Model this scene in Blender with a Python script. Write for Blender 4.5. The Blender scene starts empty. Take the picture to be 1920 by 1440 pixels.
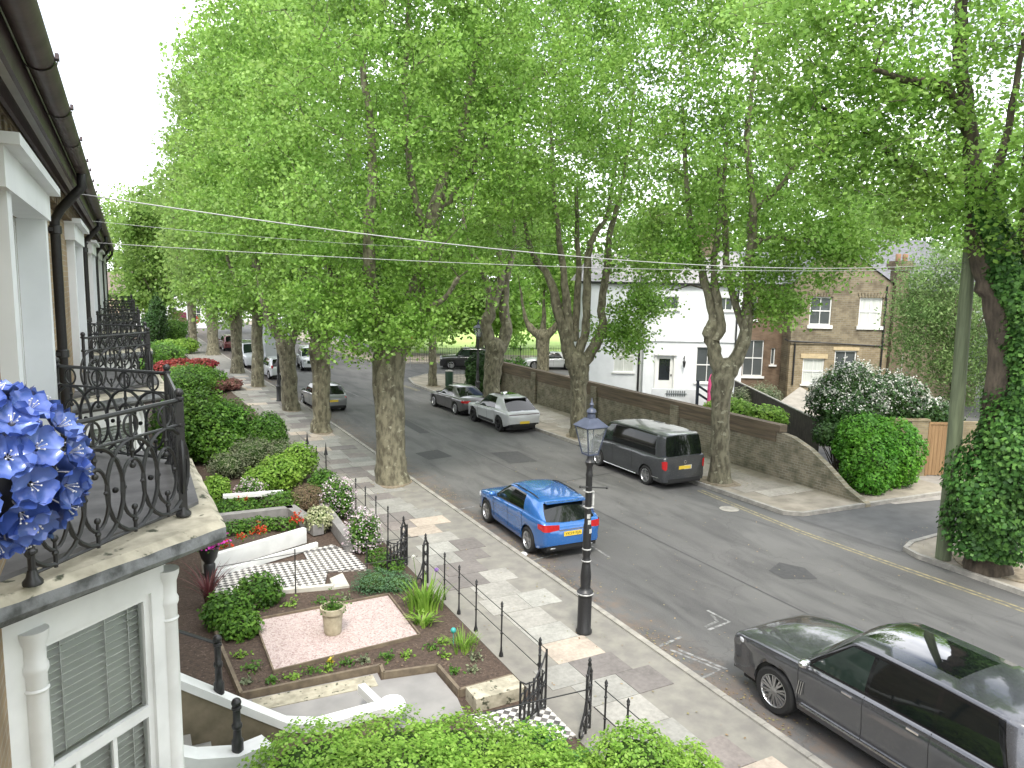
import bpy, bmesh, math, random
import numpy as np
from mathutils import Matrix, Vector
sc = bpy.context.scene
COL = sc.collection
R = random.Random(7)
# ------------------------------------------------------------------ camera, world, sun, exposure
cam_data = bpy.data.cameras.new("camera"); cam = bpy.data.objects.new("camera", cam_data); COL.objects.link(cam)
cam_data.sensor_width = 36.0; cam_data.lens = 26.08; cam_data.clip_start = 0.05; cam_data.clip_end = 3000
cam.matrix_world = Matrix(((0.88672221, 0.04407017, -0.46019728, 0.0), (-0.46186106, 0.12794539, -0.87767553, 0.0),
                           (0.02020081, 0.99080159, 0.13380631, 7.0), (0, 0, 0, 1)))
sc.camera = cam
SUN_EL, SUN_AZ = math.radians(56), math.radians(205)     # azimuth clockwise from +Y
world = bpy.data.worlds.new("World"); sc.world = world; world.use_nodes = True
wn, wl = world.node_tree.nodes, world.node_tree.links
wn.clear()
sky = wn.new("ShaderNodeTexSky"); sky.sky_type = 'NISHITA'; sky.sun_disc = False
sky.sun_elevation = SUN_EL; sky.sun_rotation = SUN_AZ; sky.air_density = 1.0; sky.dust_density = 3.0; sky.ozone_density = 1.0
tcw = wn.new("ShaderNodeTexCoord"); nzw = wn.new("ShaderNodeTexNoise"); nzw.inputs["Scale"].default_value = 3.0; nzw.inputs["Detail"].default_value = 6
crw = wn.new("ShaderNodeValToRGB"); crw.color_ramp.elements[0].position = 0.30; crw.color_ramp.elements[1].position = 0.52
mxw = wn.new("ShaderNodeMix"); mxw.data_type = 'RGBA'; mxw.inputs[7].default_value = (13.2, 13.4, 14.0, 1)   # thin bright cloud
bgw = wn.new("ShaderNodeBackground"); bgw.inputs["Strength"].default_value = 0.10; out = wn.new("ShaderNodeOutputWorld")
wl.new(tcw.outputs["Generated"], nzw.inputs["Vector"]); wl.new(nzw.outputs["Fac"], crw.inputs[0]); wl.new(crw.outputs[0], mxw.inputs[0])
wl.new(sky.outputs[0], mxw.inputs[6]); wl.new(mxw.outputs[2], bgw.inputs["Color"]); wl.new(bgw.outputs[0], out.inputs[0])
sd = bpy.data.lights.new("sun", 'SUN'); sd.energy = 1.5; sd.angle = math.radians(14); sd.color = (1.0, 0.95, 0.86)
sun = bpy.data.objects.new("sun", sd); COL.objects.link(sun)
sdir = Vector((math.sin(SUN_AZ) * math.cos(SUN_EL), math.cos(SUN_AZ) * math.cos(SUN_EL), math.sin(SUN_EL)))
sun.rotation_euler = sdir.to_track_quat('Z', 'Y').to_euler(); sun.location = (0, 0, 40)
sc.view_settings.view_transform = 'Standard'; sc.view_settings.look = 'None'; sc.view_settings.gamma = 1.0
sc.view_settings.exposure = 1.35
sc.render.engine = 'CYCLES'
sc.cycles.max_bounces = 7; sc.cycles.diffuse_bounces = 5; sc.cycles.transparent_max_bounces = 6

# ------------------------------------------------------------------ materials
MATS = {}
def nodes_of(m):
    m.use_nodes = True; n = m.node_tree.nodes; l = m.node_tree.links; n.clear()
    o = n.new("ShaderNodeOutputMaterial"); b = n.new("ShaderNodeBsdfPrincipled"); l.new(b.outputs[0], o.inputs[0])
    return n, l, b, o
def mix(n, l, fac, a, b):
    m = n.new("ShaderNodeMix"); m.data_type = 'RGBA'
    for i, v in ((0, fac), (6, a), (7, b)):
        if hasattr(v, 'links') or isinstance(v, bpy.types.NodeSocket): l.new(v, m.inputs[i])
        elif i == 0: m.inputs[0].default_value = v
        else: m.inputs[i].default_value = (*v, 1) if len(v) == 3 else v
    return m.outputs[2]
def noise(n, l, scale, detail=4, coord='Object', rough=0.55, stretch=None, dist=0.0):
    tc = n.new("ShaderNodeTexCoord"); t = n.new("ShaderNodeTexNoise"); t.inputs["Scale"].default_value = scale
    t.inputs["Detail"].default_value = detail; t.inputs["Roughness"].default_value = rough; t.inputs["Distortion"].default_value = dist
    if stretch:
        mp = n.new("ShaderNodeMapping"); mp.inputs["Scale"].default_value = stretch
        l.new(tc.outputs[coord], mp.inputs[0]); l.new(mp.outputs[0], t.inputs["Vector"])
    else: l.new(tc.outputs[coord], t.inputs["Vector"])
    return t.outputs["Fac"]
def ramp(n, l, src, stops, const=False):
    r = n.new("ShaderNodeValToRGB"); e = r.color_ramp.elements
    if const: r.color_ramp.interpolation = 'CONSTANT'
    while len(e) < len(stops): e.new(0.5)
    for k, (p, c) in enumerate(stops):
        e[k].position = p; e[k].color = (*c, 1) if len(c) == 3 else c
    l.new(src, r.inputs[0]); return r.outputs[0]
def bump(n, l, b, src, strength=0.3, dist=0.02):
    bp = n.new("ShaderNodeBump"); bp.inputs["Strength"].default_value = strength; bp.inputs["Distance"].default_value = dist
    l.new(src, bp.inputs["Height"]); l.new(bp.outputs[0], b.inputs["Normal"])
def island(n):
    return n.new("ShaderNodeNewGeometry").outputs["Random Per Island"]
def M(name, c, rough=0.7, metal=0.0, c2=None, scale=6.0, bmp=0.0, coat=0.0, spec=0.5, stretch=None, lo=0.35, hi=0.68, spots=None):
    if name in MATS: return MATS[name]
    m = bpy.data.materials.new(name); n, l, b, o = nodes_of(m)
    b.inputs["Roughness"].default_value = rough; b.inputs["Metallic"].default_value = metal
    b.inputs["Coat Weight"].default_value = coat; b.inputs["Coat Roughness"].default_value = 0.04
    b.inputs["Specular IOR Level"].default_value = spec
    if c2 is None: c2 = tuple(v * 0.8 for v in c)
    nz = noise(n, l, scale, stretch=stretch)
    col = ramp(n, l, nz, [(lo, c2), (hi, c)])
    if spots:
        n2 = noise(n, l, spots[1], 3)
        f = ramp(n, l, n2, [(spots[2], (0, 0, 0)), (spots[2] + 0.06, (1, 1, 1))])
        col = mix(n, l, f, col, spots[0])
    l.new(col, b.inputs["Base Color"])
    if bmp: bump(n, l, b, noise(n, l, scale * 3), bmp)
    MATS[name] = m; return m
def leaf_mat(name, cols, trans=0.4, rough=0.5):
    if name in MATS: return MATS[name]
    m = bpy.data.materials.new(name); n, l, b, o = nodes_of(m)
    k = len(cols); c = ramp(n, l, island(n), [(i / max(1, k - 1) if k > 1 else 0, cols[i]) for i in range(k)])
    nz = noise(n, l, 0.55, 2); v = n.new("ShaderNodeHueSaturation"); mr = n.new("ShaderNodeMapRange")
    mr.inputs[1].default_value = 0.3; mr.inputs[2].default_value = 0.7; mr.inputs[3].default_value = 0.76; mr.inputs[4].default_value = 1.24
    l.new(nz, mr.inputs[0]); l.new(mr.outputs[0], v.inputs["Value"])
    nh = noise(n, l, 0.9, 1); mh = n.new("ShaderNodeMapRange"); mh.inputs[1].default_value = 0.3; mh.inputs[2].default_value = 0.7; mh.inputs[3].default_value = 0.512; mh.inputs[4].default_value = 0.497; l.new(nh, mh.inputs[0]); l.new(mh.outputs[0], v.inputs["Hue"]); l.new(c, v.inputs["Color"]); c = v.outputs[0]
    b.inputs["Roughness"].default_value = rough; b.inputs["Specular IOR Level"].default_value = 0.3
    l.new(c, b.inputs["Base Color"])
    t = n.new("ShaderNodeBsdfTranslucent"); g = n.new("ShaderNodeGamma"); g.inputs[1].default_value = 0.85
    l.new(c, g.inputs[0]); l.new(g.outputs[0], t.inputs[0])
    s = n.new("ShaderNodeMixShader"); s.inputs[0].default_value = trans
    l.new(b.outputs[0], s.inputs[1]); l.new(t.outputs[0], s.inputs[2]); l.new(s.outputs[0], o.inputs[0])
    MATS[name] = m; return m
def island_mat(name, stops, rough=0.8, nscale=20, bmp=0.2, amt=0.25):
    if name in MATS: return MATS[name]
    m = bpy.data.materials.new(name); n, l, b, o = nodes_of(m)
    c = ramp(n, l, island(n), stops, const=True)
    nz = noise(n, l, 1.3, 5); nz2 = noise(n, l, nscale, 4)
    d = n.new("ShaderNodeHueSaturation"); mr = n.new("ShaderNodeMapRange"); mr.inputs[3].default_value = 1 - amt; mr.inputs[4].default_value = 1 + amt
    ad = n.new("ShaderNodeMath"); ad.operation = 'ADD'; l.new(nz, ad.inputs[0]); l.new(nz2, ad.inputs[1]); ml = n.new("ShaderNodeMath"); ml.operation = 'MULTIPLY'; ml.inputs[1].default_value = 0.5
    l.new(ad.outputs[0], ml.inputs[0]); l.new(ml.outputs[0], mr.inputs[0]); mr.inputs[1].default_value = 0.25; mr.inputs[2].default_value = 0.75
    l.new(mr.outputs[0], d.inputs["Value"]); l.new(c, d.inputs["Color"]); l.new(d.outputs[0], b.inputs["Base Color"])
    b.inputs["Roughness"].default_value = rough; bump(n, l, b, nz2, bmp, 0.01)
    MATS[name] = m; return m
def brick_mat(name, c1, c2, mortar, scale=1.0, plane='YZ', soot=None, bw=0.225, bh=0.075, ms=0.006):
    """brick courses in object space; plane says which two axes the wall spans"""
    if name in MATS: return MATS[name]
    m = bpy.data.materials.new(name); n, l, b, o = nodes_of(m)
    tc = n.new("ShaderNodeTexCoord"); sx = n.new("ShaderNodeSeparateXYZ"); cx = n.new("ShaderNodeCombineXYZ")
    l.new(tc.outputs["Object"], sx.inputs[0])
    if plane == 'SUM':
        ad = n.new("ShaderNodeMath"); ad.operation = 'ADD'; l.new(sx.outputs[0], ad.inputs[0]); l.new(sx.outputs[1], ad.inputs[1]); l.new(ad.outputs[0], cx.inputs[0])
    else: l.new(sx.outputs['XYZ'.index(plane[0])], cx.inputs[0])
    l.new(sx.outputs[2], cx.inputs[1])
    t = n.new("ShaderNodeTexBrick"); t.inputs["Scale"].default_value = scale
    t.inputs["Brick Width"].default_value = bw; t.inputs["Row Height"].default_value = bh; t.inputs["Mortar Size"].default_value = ms
    t.inputs["Color1"].default_value = (*c1, 1); t.inputs["Color2"].default_value = (*c2, 1); t.inputs["Mortar"].default_value = (*mortar, 1); t.inputs["Bias"].default_value = -0.1
    l.new(cx.outputs[0], t.inputs["Vector"])
    col = t.outputs["Color"]
    nz = noise(n, l, 2.2, 5)
    col = mix(n, l, ramp(n, l, nz, [(0.42, (0, 0, 0)), (0.72, (0.75, 0.75, 0.75))]), col, soot or tuple(v * 0.45 for v in c1))
    l.new(col, b.inputs["Base Color"]); b.inputs["Roughness"].default_value = 0.9; b.inputs["Specular IOR Level"].default_value = 0.2
    bump(n, l, b, t.outputs["Fac"], -0.35, 0.008)
    MATS[name] = m; return m

# ------------------------------------------------------------------ mesh builder and object helpers
class MB:
    def __init__(s): s.v = []; s.f = []; s.m = []; s.sm = []
    def add(s, vs, fs, mi=0, smooth=False):
        o = len(s.v); s.v.extend([tuple(p) for p in vs])
        for f in fs: s.f.append(tuple(o + i for i in f)); s.m.append(mi); s.sm.append(smooth)
        return s
    def box(s, x0, y0, z0, x1, y1, z1, mi=0):
        return s.add([(x0, y0, z0), (x1, y0, z0), (x1, y1, z0), (x0, y1, z0), (x0, y0, z1), (x1, y0, z1), (x1, y1, z1), (x0, y1, z1)],
                     [(0, 3, 2, 1), (4, 5, 6, 7), (0, 1, 5, 4), (1, 2, 6, 5), (2, 3, 7, 6), (3, 0, 4, 7)], mi)
    def beam(s, p, q, w, h, mi=0, up=(0, 0, 1)):
        p, q = Vector(p), Vector(q); d = (q - p).normalized(); u = Vector(up); a = d.cross(u)
        if a.length < 1e-4: a = d.cross(Vector((1, 0, 0)))
        a.normalize(); b = a.cross(d).normalized(); vs = []
        for c in (p, q):
            for i, j in ((-1, -1), (1, -1), (1, 1), (-1, 1)): vs.append(c + a * (i * w / 2) + b * (j * h / 2))
        return s.add(vs, [(0, 3, 2, 1), (4, 5, 6, 7), (0, 1, 5, 4), (1, 2, 6, 5), (2, 3, 7, 6), (3, 0, 4, 7)], mi)
    def tube(s, pts, r, n=8, mi=0, cap=True, closed=False):
        P = [Vector(p) for p in pts]; k = len(P); rr = r if hasattr(r, '__len__') else [r] * k
        vs = []; fs = []; ref = None
        for i in range(k):
            if closed: d = P[(i + 1) % k] - P[i - 1]
            else: d = P[min(i + 1, k - 1)] - P[max(i - 1, 0)]
            d = d.normalized() if d.length > 1e-9 else Vector((0, 0, 1))
            if ref is None:
                ref = d.cross(Vector((0, 0, 1))) if abs(d.z) < 0.9 else d.cross(Vector((1, 0, 0)))
            a = (ref - d * ref.dot(d)).normalized(); ref = a; b = d.cross(a)
            for j in range(n):
                t = 2 * math.pi * j / n; vs.append(P[i] + (a * math.cos(t) + b * math.sin(t)) * rr[i])
        for i in range(k if closed else k - 1):
            for j in range(n):
                i2 = (i + 1) % k; fs.append((i * n + j, i * n + (j + 1) % n, i2 * n + (j + 1) % n, i2 * n + j))
        if cap and not closed: fs.append(tuple(range(n - 1, -1, -1))); fs.append(tuple((k - 1) * n + j for j in range(n)))
        return s.add(vs, fs, mi, True)
    def lathe(s, prof, n=16, c=(0, 0, 0), mi=0, axis='Z', cap=True, smooth=True, a0=0.0):
        vs = []; fs = []
        for (r, z) in prof:
            for j in range(n):
                t = a0 + 2 * math.pi * j / n; x, y = r * math.cos(t), r * math.sin(t)
                vs.append((c[0] + x, c[1] + y, c[2] + z) if axis == 'Z' else ((c[0] + x, c[1] + z, c[2] + y) if axis == 'Y' else (c[0] + z, c[1] + x, c[2] + y)))
        k = len(prof)
        for i in range(k - 1):
            for j in range(n): fs.append((i * n + j, i * n + (j + 1) % n, (i + 1) * n + (j + 1) % n, (i + 1) * n + j))
        if cap: fs.append(tuple(range(n - 1, -1, -1))); fs.append(tuple((k - 1) * n + j for j in range(n)))
        return s.add(vs, fs, mi, smooth)
    def prism(s, poly, z0, z1, mi=0):
        n = len(poly); vs = [(x, y, z0) for x, y in poly] + [(x, y, z1) for x, y in poly]
        a = sum(poly[i][0] * poly[(i + 1) % n][1] - poly[(i + 1) % n][0] * poly[i][1] for i in range(n))
        idx = list(range(n)); fs = [tuple(idx[::-1]), tuple(n + i for i in idx)] + [(i, (i + 1) % n, n + (i + 1) % n, n + i) for i in range(n)]
        if a < 0: fs = [f[::-1] for f in fs]
        return s.add(vs, fs, mi)
    def sheet(s, poly, z, mi=0):
        n = len(poly); a = sum(poly[i][0] * poly[(i + 1) % n][1] - poly[(i + 1) % n][0] * poly[i][1] for i in range(n))
        P = poly if a > 0 else poly[::-1]
        return s.add([(x, y, z) for x, y in P], [tuple(range(n))], mi)
    def sphere(s, c, r, n=12, k=8, mi=0, sz=1.0):
        return s.lathe([(max(1e-4, r * math.sin(math.pi * i / k)), -r * sz * math.cos(math.pi * i / k)) for i in range(k + 1)], n, c, mi, cap=False)
    def leaves(s, P, N, size, asp=0.7, mi=0, fold=0.0):
        """P (n,3) leaf positions, N (n,3) leaf normals, size (n,)"""
        P = np.asarray(P); n = len(P)
        if n == 0: return s
        N = N / (np.linalg.norm(N, axis=1, keepdims=True) + 1e-9)
        t = NR.normal(size=(n, 3)); t -= N * (t * N).sum(1, keepdims=True); t /= (np.linalg.norm(t, axis=1, keepdims=True) + 1e-9)
        b = np.cross(N, t); L = size[:, None]
        v = np.stack([P - t * L * 0.5, P - t * L * 0.05 + b * L * asp * 0.5, P + t * L * 0.5, P - t * L * 0.05 - b * L * asp * 0.5], 1).reshape(-1, 3)
        o = len(s.v); s.v.extend(map(tuple, v.tolist()))
        f = (np.arange(n)[:, None] * 4 + np.arange(4)[None, :] + o).tolist()
        s.f.extend(map(tuple, f)); s.m.extend([mi] * n); s.sm.extend([False] * n)
        return s
    def build(s, name, mats, parent=None, **kw):
        if not isinstance(mats, (list, tuple)): mats = [mats]
        me = bpy.data.meshes.new(name); nv = len(s.v); nf = len(s.f)
        me.vertices.add(nv); me.vertices.foreach_set("co", np.asarray(s.v, dtype=np.float32).ravel())
        tot = np.fromiter((len(f) for f in s.f), dtype=np.int32, count=nf); st = np.zeros(nf, dtype=np.int32); st[1:] = np.cumsum(tot)[:-1]
        flat = np.fromiter((i for f in s.f for i in f), dtype=np.int32, count=int(tot.sum()))
        me.loops.add(len(flat)); me.loops.foreach_set("vertex_index", flat)
        me.polygons.add(nf); me.polygons.foreach_set("loop_start", st); me.polygons.foreach_set("loop_total", tot)
        me.polygons.foreach_set("material_index", np.asarray(s.m, dtype=np.int32)); me.polygons.foreach_set("use_smooth", np.asarray(s.sm, dtype=bool))
        for m in mats: me.materials.append(m)
        me.update(calc_edges=True)
        if any(s.sm) and nf < 60000:
            try: me.set_sharp_from_angle(angle=math.radians(kw.get('sharp', 40)))
            except Exception: pass
        o = bpy.data.objects.new(name, me); COL.objects.link(o)
        if parent is not None: o.parent = parent
        if kw.get('loc'): o.location = kw['loc']
        return o
NR = np.random.default_rng(11)
def tag(o, label, cat, group=None):
    o['label'] = label; o['category'] = cat
    if group: o['group'] = group
    return o
def struct(o): o['kind'] = 'structure'; return o
def thing(name, label, cat, loc=(0, 0, 0), rz=0.0, group=None):
    o = bpy.data.objects.new(name, None); COL.objects.link(o); o.location = loc; o.rotation_euler = (0, 0, rz); o.empty_display_size = 0.2
    return tag(o, label, cat, group)
def kids(o): return [c for c in COL.objects if c.parent == o]
CHILD = {}
def copy_tree(root, loc=None, rz=None, label=None, group=None, scale=None):
    if root.name not in CHILD:
        allo = list(COL.objects)
        def rec(o): return (o, [rec(c) for c in allo if c.parent == o])
        CHILD[root.name] = rec(root)
    def mk(t, par):
        c = t[0].copy(); COL.objects.link(c)
        if par is not None: c.parent = par
        for k in t[1]: mk(k, c)
        return c
    c = mk(CHILD[root.name], None)
    if loc is not None: c.location = loc
    if rz is not None: c.rotation_euler = (0, 0, rz)
    if scale is not None: c.scale = (scale,) * 3 if not hasattr(scale, '__len__') else scale
    if label: c['label'] = label
    if group: c['group'] = group
    return c
def rad(d): return math.radians(d)

# shared materials
IRON = M('black_iron', (0.012, 0.012, 0.014), 0.42, c2=(0.02, 0.02, 0.021), scale=30, spec=0.6)
WHITE = M('white_paint', (0.78, 0.79, 0.78), 0.5, c2=(0.66, 0.67, 0.66), scale=2.5, bmp=0.05)
WHITE_R = M('white_render', (0.80, 0.82, 0.84), 0.75, c2=(0.70, 0.72, 0.74), scale=1.2, bmp=0.08)
GLASS = M('dark_glass', (0.03, 0.035, 0.04), 0.04, c2=(0.02, 0.022, 0.025), scale=1.0, spec=0.9)
BLACK = M('black_plastic', (0.012, 0.012, 0.013), 0.55, c2=(0.018, 0.018, 0.018), scale=20)
CONC = M('concrete', (0.36, 0.35, 0.32), 0.85, c2=(0.24, 0.235, 0.22), scale=3.0, bmp=0.15)
STONE = M('weathered_stone', (0.50, 0.46, 0.36), 0.85, c2=(0.27, 0.25, 0.19), scale=5.0, bmp=0.3, spots=((0.06, 0.065, 0.04), 9.0, 0.6))
SLATE = M('slate', (0.15, 0.15, 0.17), 0.6, c2=(0.09, 0.09, 0.10), scale=5, bmp=0.2)
BARK = M('plane_bark', (0.20, 0.185, 0.125), 0.9, c2=(0.085, 0.076, 0.05), scale=7, bmp=0.5, lo=0.38, hi=0.6, stretch=(1, 1, 0.45), spots=((0.29, 0.28, 0.20), 5.0, 0.62))
IVYBARK = M('dark_bark', (0.12, 0.095, 0.07), 0.95, c2=(0.045, 0.036, 0.027), scale=8, bmp=0.6, stretch=(1, 1, 0.3))
GBLACK = M('gloss_black', (0.008, 0.008, 0.009), 0.08, scale=10, spec=0.6)
TWIG = M('branch_bark', (0.13, 0.11, 0.075), 0.9, c2=(0.05, 0.042, 0.03), scale=6)
SOIL = M('garden_soil', (0.095, 0.065, 0.048), 0.95, c2=(0.05, 0.034, 0.026), scale=14, bmp=0.8, spots=((0.15, 0.11, 0.085), 20, 0.62))
# ------------------------------------------------------------------ the setting: ground, road, pavements
def road_material():
    m = bpy.data.materials.new('asphalt'); n, l, b, o = nodes_of(m)
    big = noise(n, l, 0.22, 6, rough=0.6); fine = noise(n, l, 60, 3); mid = noise(n, l, 1.4, 5, stretch=(1.0, 0.25, 1), dist=0.6)
    c = ramp(n, l, big, [(0.35, (0.084, 0.083, 0.082)), (0.62, (0.122, 0.120, 0.117))])
    c = mix(n, l, ramp(n, l, mid, [(0.45, (0, 0, 0)), (0.72, (0.8, 0.8, 0.8))]), c, (0.045, 0.045, 0.046))
    c = mix(n, l, ramp(n, l, fine, [(0.5, (0, 0, 0)), (0.72, (0.55, 0.55, 0.55))]), c, (0.16, 0.155, 0.15))
    # reddish fallen blossom dust gathered along the near kerb
    tc = n.new("ShaderNodeTexCoord"); sx = n.new("ShaderNodeSeparateXYZ"); l.new(tc.outputs["Object"], sx.inputs[0])
    mr = n.new("ShaderNodeMapRange"); mr.inputs[1].default_value = 8.8; mr.inputs[2].default_value = 10.0; mr.inputs[3].default_value = 1.0; mr.inputs[4].default_value = 0.0
    l.new(sx.outputs[0], mr.inputs[0]); n3 = noise(n, l, 2.6, 6, rough=0.75)
    mu = n.new("ShaderNodeMath"); mu.operation = 'MULTIPLY'; l.new(mr.outputs[0], mu.inputs[0]); l.new(ramp(n, l, n3, [(0.42, (0, 0, 0)), (0.66, (0.9, 0.9, 0.9))]), mu.inputs[1])
    c = mix(n, l, mu.outputs[0], c, (0.17, 0.115, 0.08))
    # crack network
    vo = n.new("ShaderNodeTexVoronoi"); vo.feature = 'DISTANCE_TO_EDGE'; vo.inputs["Scale"].default_value = 0.35
    w = n.new("ShaderNodeVectorMath"); w.operation = 'ADD'; nzc = n.new("ShaderNodeTexNoise"); nzc.inputs["Scale"].default_value = 1.5; nzc.inputs["Detail"].default_value = 4
    l.new(tc.outputs["Object"], nzc.inputs["Vector"]); l.new(tc.outputs["Object"], w.inputs[0]); l.new(nzc.outputs["Color"], w.inputs[1]); l.new(w.outputs[0], vo.inputs["Vector"])
    c = mix(n, l, ramp(n, l, vo.outputs["Distance"], [(0.0, (0.3, 0.3, 0.3)), (0.006, (0, 0, 0))]), c, (0.035, 0.034, 0.034))
    l.new(c, b.inputs["Base Color"]); b.inputs["Roughness"].default_value = 0.82; bump(n, l, b, fine, 0.25, 0.01)
    return m
ASPH = road_material()
GRASS = M('park_grass', (0.30, 0.42, 0.10), 0.9, c2=(0.22, 0.33, 0.07), scale=0.4, bmp=0.1)
EARTH = M('bare_ground', (0.16, 0.15, 0.10), 0.95, c2=(0.09, 0.10, 0.055), scale=0.6, bmp=0.2)
KERB = M('granite_kerb', (0.36, 0.34, 0.30), 0.8, c2=(0.22, 0.21, 0.19), scale=4, bmp=0.1)
YEL = M('yellow_road_paint', (0.30, 0.26, 0.14), 0.85, c2=(0.13, 0.12, 0.09), scale=7, lo=0.38, hi=0.62)
WPAINT = M('white_road_paint', (0.27, 0.27, 0.265), 0.85, c2=(0.115, 0.115, 0.113), scale=9, lo=0.42, hi=0.62)
PATCH = M('asphalt_patch', (0.045, 0.045, 0.047), 0.8, c2=(0.06, 0.06, 0.061), scale=8, bmp=0.2)
mb = MB(); mb.sheet([(-400, -60), (500, -60), (500, 900), (-400, 900)], -0.06); struct(mb.build('ground', EARTH))
KL = [(8.85, -12), (8.85, 34), (8.72, 42), (8.42, 52), (8.1, 62), (7.8, 75), (7.3, 110), (6.5, 170)]
KR1 = [(18.35, -12), (18.35, 11.7), (18.55, 12.25), (19.2, 12.5), (26, 12.9)]
KR2 = [(26, 15.2), (19.3, 15.5), (18.5, 15.55), (18.05, 15.95), (17.9, 20), (17.5, 28), (17.25, 36), (17.35, 44), (17.3, 47.5), (18.0, 50.5), (20.2, 52.6), (34.5, 46.2), (60, 34)]
KR3 = [(72, 38), (36, 54.7), (21.0, 60.8), (18.9, 63), (18.4, 68), (18.0, 80), (17.0, 110), (16.0, 170)]
mb = MB(); mb.sheet([(2, -12), (72, -12), (80, 40), (40, 170), (2, 170)], 0.0)
struct(mb.build('road', ASPH))
def offset(line, d):
    out = []
    for i, p in enumerate(line):
        a = Vector(line[max(0, i - 1)]); b = Vector(line[min(len(line) - 1, i + 1)]); t = (b - a).normalized(); out.append((p[0] - t.y * d, p[1] + t.x * d))
    return out
def kerb(line, side, mb):
    inn = offset(line, side * 0.13)
    for i in range(len(line) - 1):
        p, q, r, s_ = line[i], line[i + 1], inn[i + 1], inn[i]
        L = math.dist(p, q); k = max(1, int(L / 0.9))
        if L > 60: k = 30
        for j in range(k):
            a, b_ = j / k, (j + 1) / k - 0.008 / max(L, .1)
            f = lambda u, v, t: (u[0] + (v[0] - u[0]) * t, u[1] + (v[1] - u[1]) * t)
            mb.prism([f(p, q, a), f(p, q, b_), f(s_, r, b_), f(s_, r, a)], -0.02, 0.125)
mb = MB(); kerb(KL, 1, mb); struct(mb.build('kerb_left', KERB))
mb = MB(); kerb(KR1, -1, mb); kerb(KR2, -1, mb); kerb(KR3, -1, mb); struct(mb.build('kerb_right', KERB))
# pavements: real slabs laid in courses over a mortar bed
SLAB = island_mat('paving_slabs', [(0.0, (0.25, 0.245, 0.225)), (0.25, (0.29, 0.28, 0.255)), (0.47, (0.165, 0.15, 0.142)), (0.68, (0.31, 0.305, 0.28)), (0.80, (0.38, 0.325, 0.27)), (0.93, (0.21, 0.185, 0.172))], 0.85, 14, 0.3, 0.38)
SAND = M('sandy_tree_pit', (0.30, 0.25, 0.18), 0.95, c2=(0.17, 0.14, 0.095), scale=7, bmp=0.5)
BED = M('mortar_bed', (0.24, 0.23, 0.20), 0.9, c2=(0.18, 0.17, 0.155), scale=3, bmp=0.2)
def inside(poly, x, y):
    c = False; n = len(poly)
    for i in range(n):
        x1, y1 = poly[i]; x2, y2 = poly[(i + 1) % n]
        if (y1 > y) != (y2 > y) and x < (x2 - x1) * (y - y1) / (y2 - y1) + x1: c = not c
    return c
def slabs(mb, poly, x0, x1, y0, y1, seed, row=0.72):
    r = random.Random(seed); y = y0
    while y < y1:
        x = x0 + r.choice([-.6, -.3, -.1]); h = row * r.choice([1, 1, 1.1])
        while x < x1:
            w = r.choice([0.75, 0.9, 0.95, 1.05])
            cs = [(x, y), (x + w - .012, y), (x + w - .012, y + h - .012), (x, y + h - .012)]
            if all(inside(poly, *c) for c in cs):
                z = 0.1 + r.uniform(-0.003, 0.004); mb.prism(cs, 0.05, z, 1)
            x += w
        y += h
inner = offset(KL, 0.13)
PL = [(5.9, -12)] + inner + [(4.0, 170), (4.6, 75), (5.6, 50), (5.9, 40)]
mb = MB(); mb.prism(PL, -0.04, 0.09, 0)
slabs(mb, [(5.95, -3), (8.42, -3), (8.40, 34), (8.2, 45), (7.9, 60), (5.2, 60), (5.9, 38)], 5.95, 8.4, -3, 60, 3)
struct(mb.build('pavement_left', [BED, SLAB]))
inR1 = offset(KR1, -0.13); PR1 = inR1 + [(28, 10.5), (28, -12)]
mb = MB(); mb.prism(PR1, -0.04, 0.09, 0); slabs(mb, [(20.2, -4), (27, -4), (27, 9.5), (22, 11.6), (20.2, 11.9)], 19.9, 27, -4, 12, 5)
inR2 = offset(KR2, -0.13)
PR2 = inR2[1:] + [(61, 36), (35, 47.7), (24, 53), (22.0, 50), (21.3, 44), (21.35, 15.4), (26, 16.9)]
PR2 = [inR2[0]] + inR2[1:10] + inR2[10:] + [(62, 32.2), (33.5, 44.3), (22.5, 48.6), (21.3, 43.2), (21.3, 17.4), (26.0, 17.4)]
mb.prism(PR2, -0.04, 0.088, 0); slabs(mb, [(18.6, 15.9), (21.1, 17), (21.15, 43), (18.2, 43), (18.3, 28)], 18.2, 21.2, 15.9, 44, 8)
inR3 = offset(KR3, -0.13)
mb.prism(inR3 + [(22, 170), (22, 70), (74, 44)], -0.04, 0.088, 0)
struct(mb.build('pavement_right', [M('sandy_bed', (0.35, 0.31, 0.25), .95, c2=(0.22, 0.195, 0.155), scale=1.6, bmp=.3), island_mat('worn_slabs', [(0.0, (0.33, 0.30, 0.25)), (0.4, (0.37, 0.34, 0.29)), (0.7, (0.29, 0.265, 0.225))], 0.9, 9, 0.3, 0.35)]))
# driveway crossing and private yard beyond it
mb = MB(); mb.sheet([(18.36, 12.2), (26, 12.9), (40, 12), (40, 20), (26, 17.4), (21.5, 15.3), (18.1, 15.7)], 0.008, 0)
struct(mb.build('driveway', M('driveway_tarmac', (0.10, 0.10, 0.10), 0.85, c2=(0.075, 0.075, 0.075), scale=2, bmp=0.15)))
mb = MB(); mb.sheet([(22.4, 15.2), (26.3, 14.6), (40, 13), (40, 20), (26, 18), (22, 16.6)], 0.02, 0)
struct(mb.build('yard_paving', M('yard_concrete', (0.30, 0.28, 0.25), 0.9, c2=(0.22, 0.205, 0.185), scale=2.5)))
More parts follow.
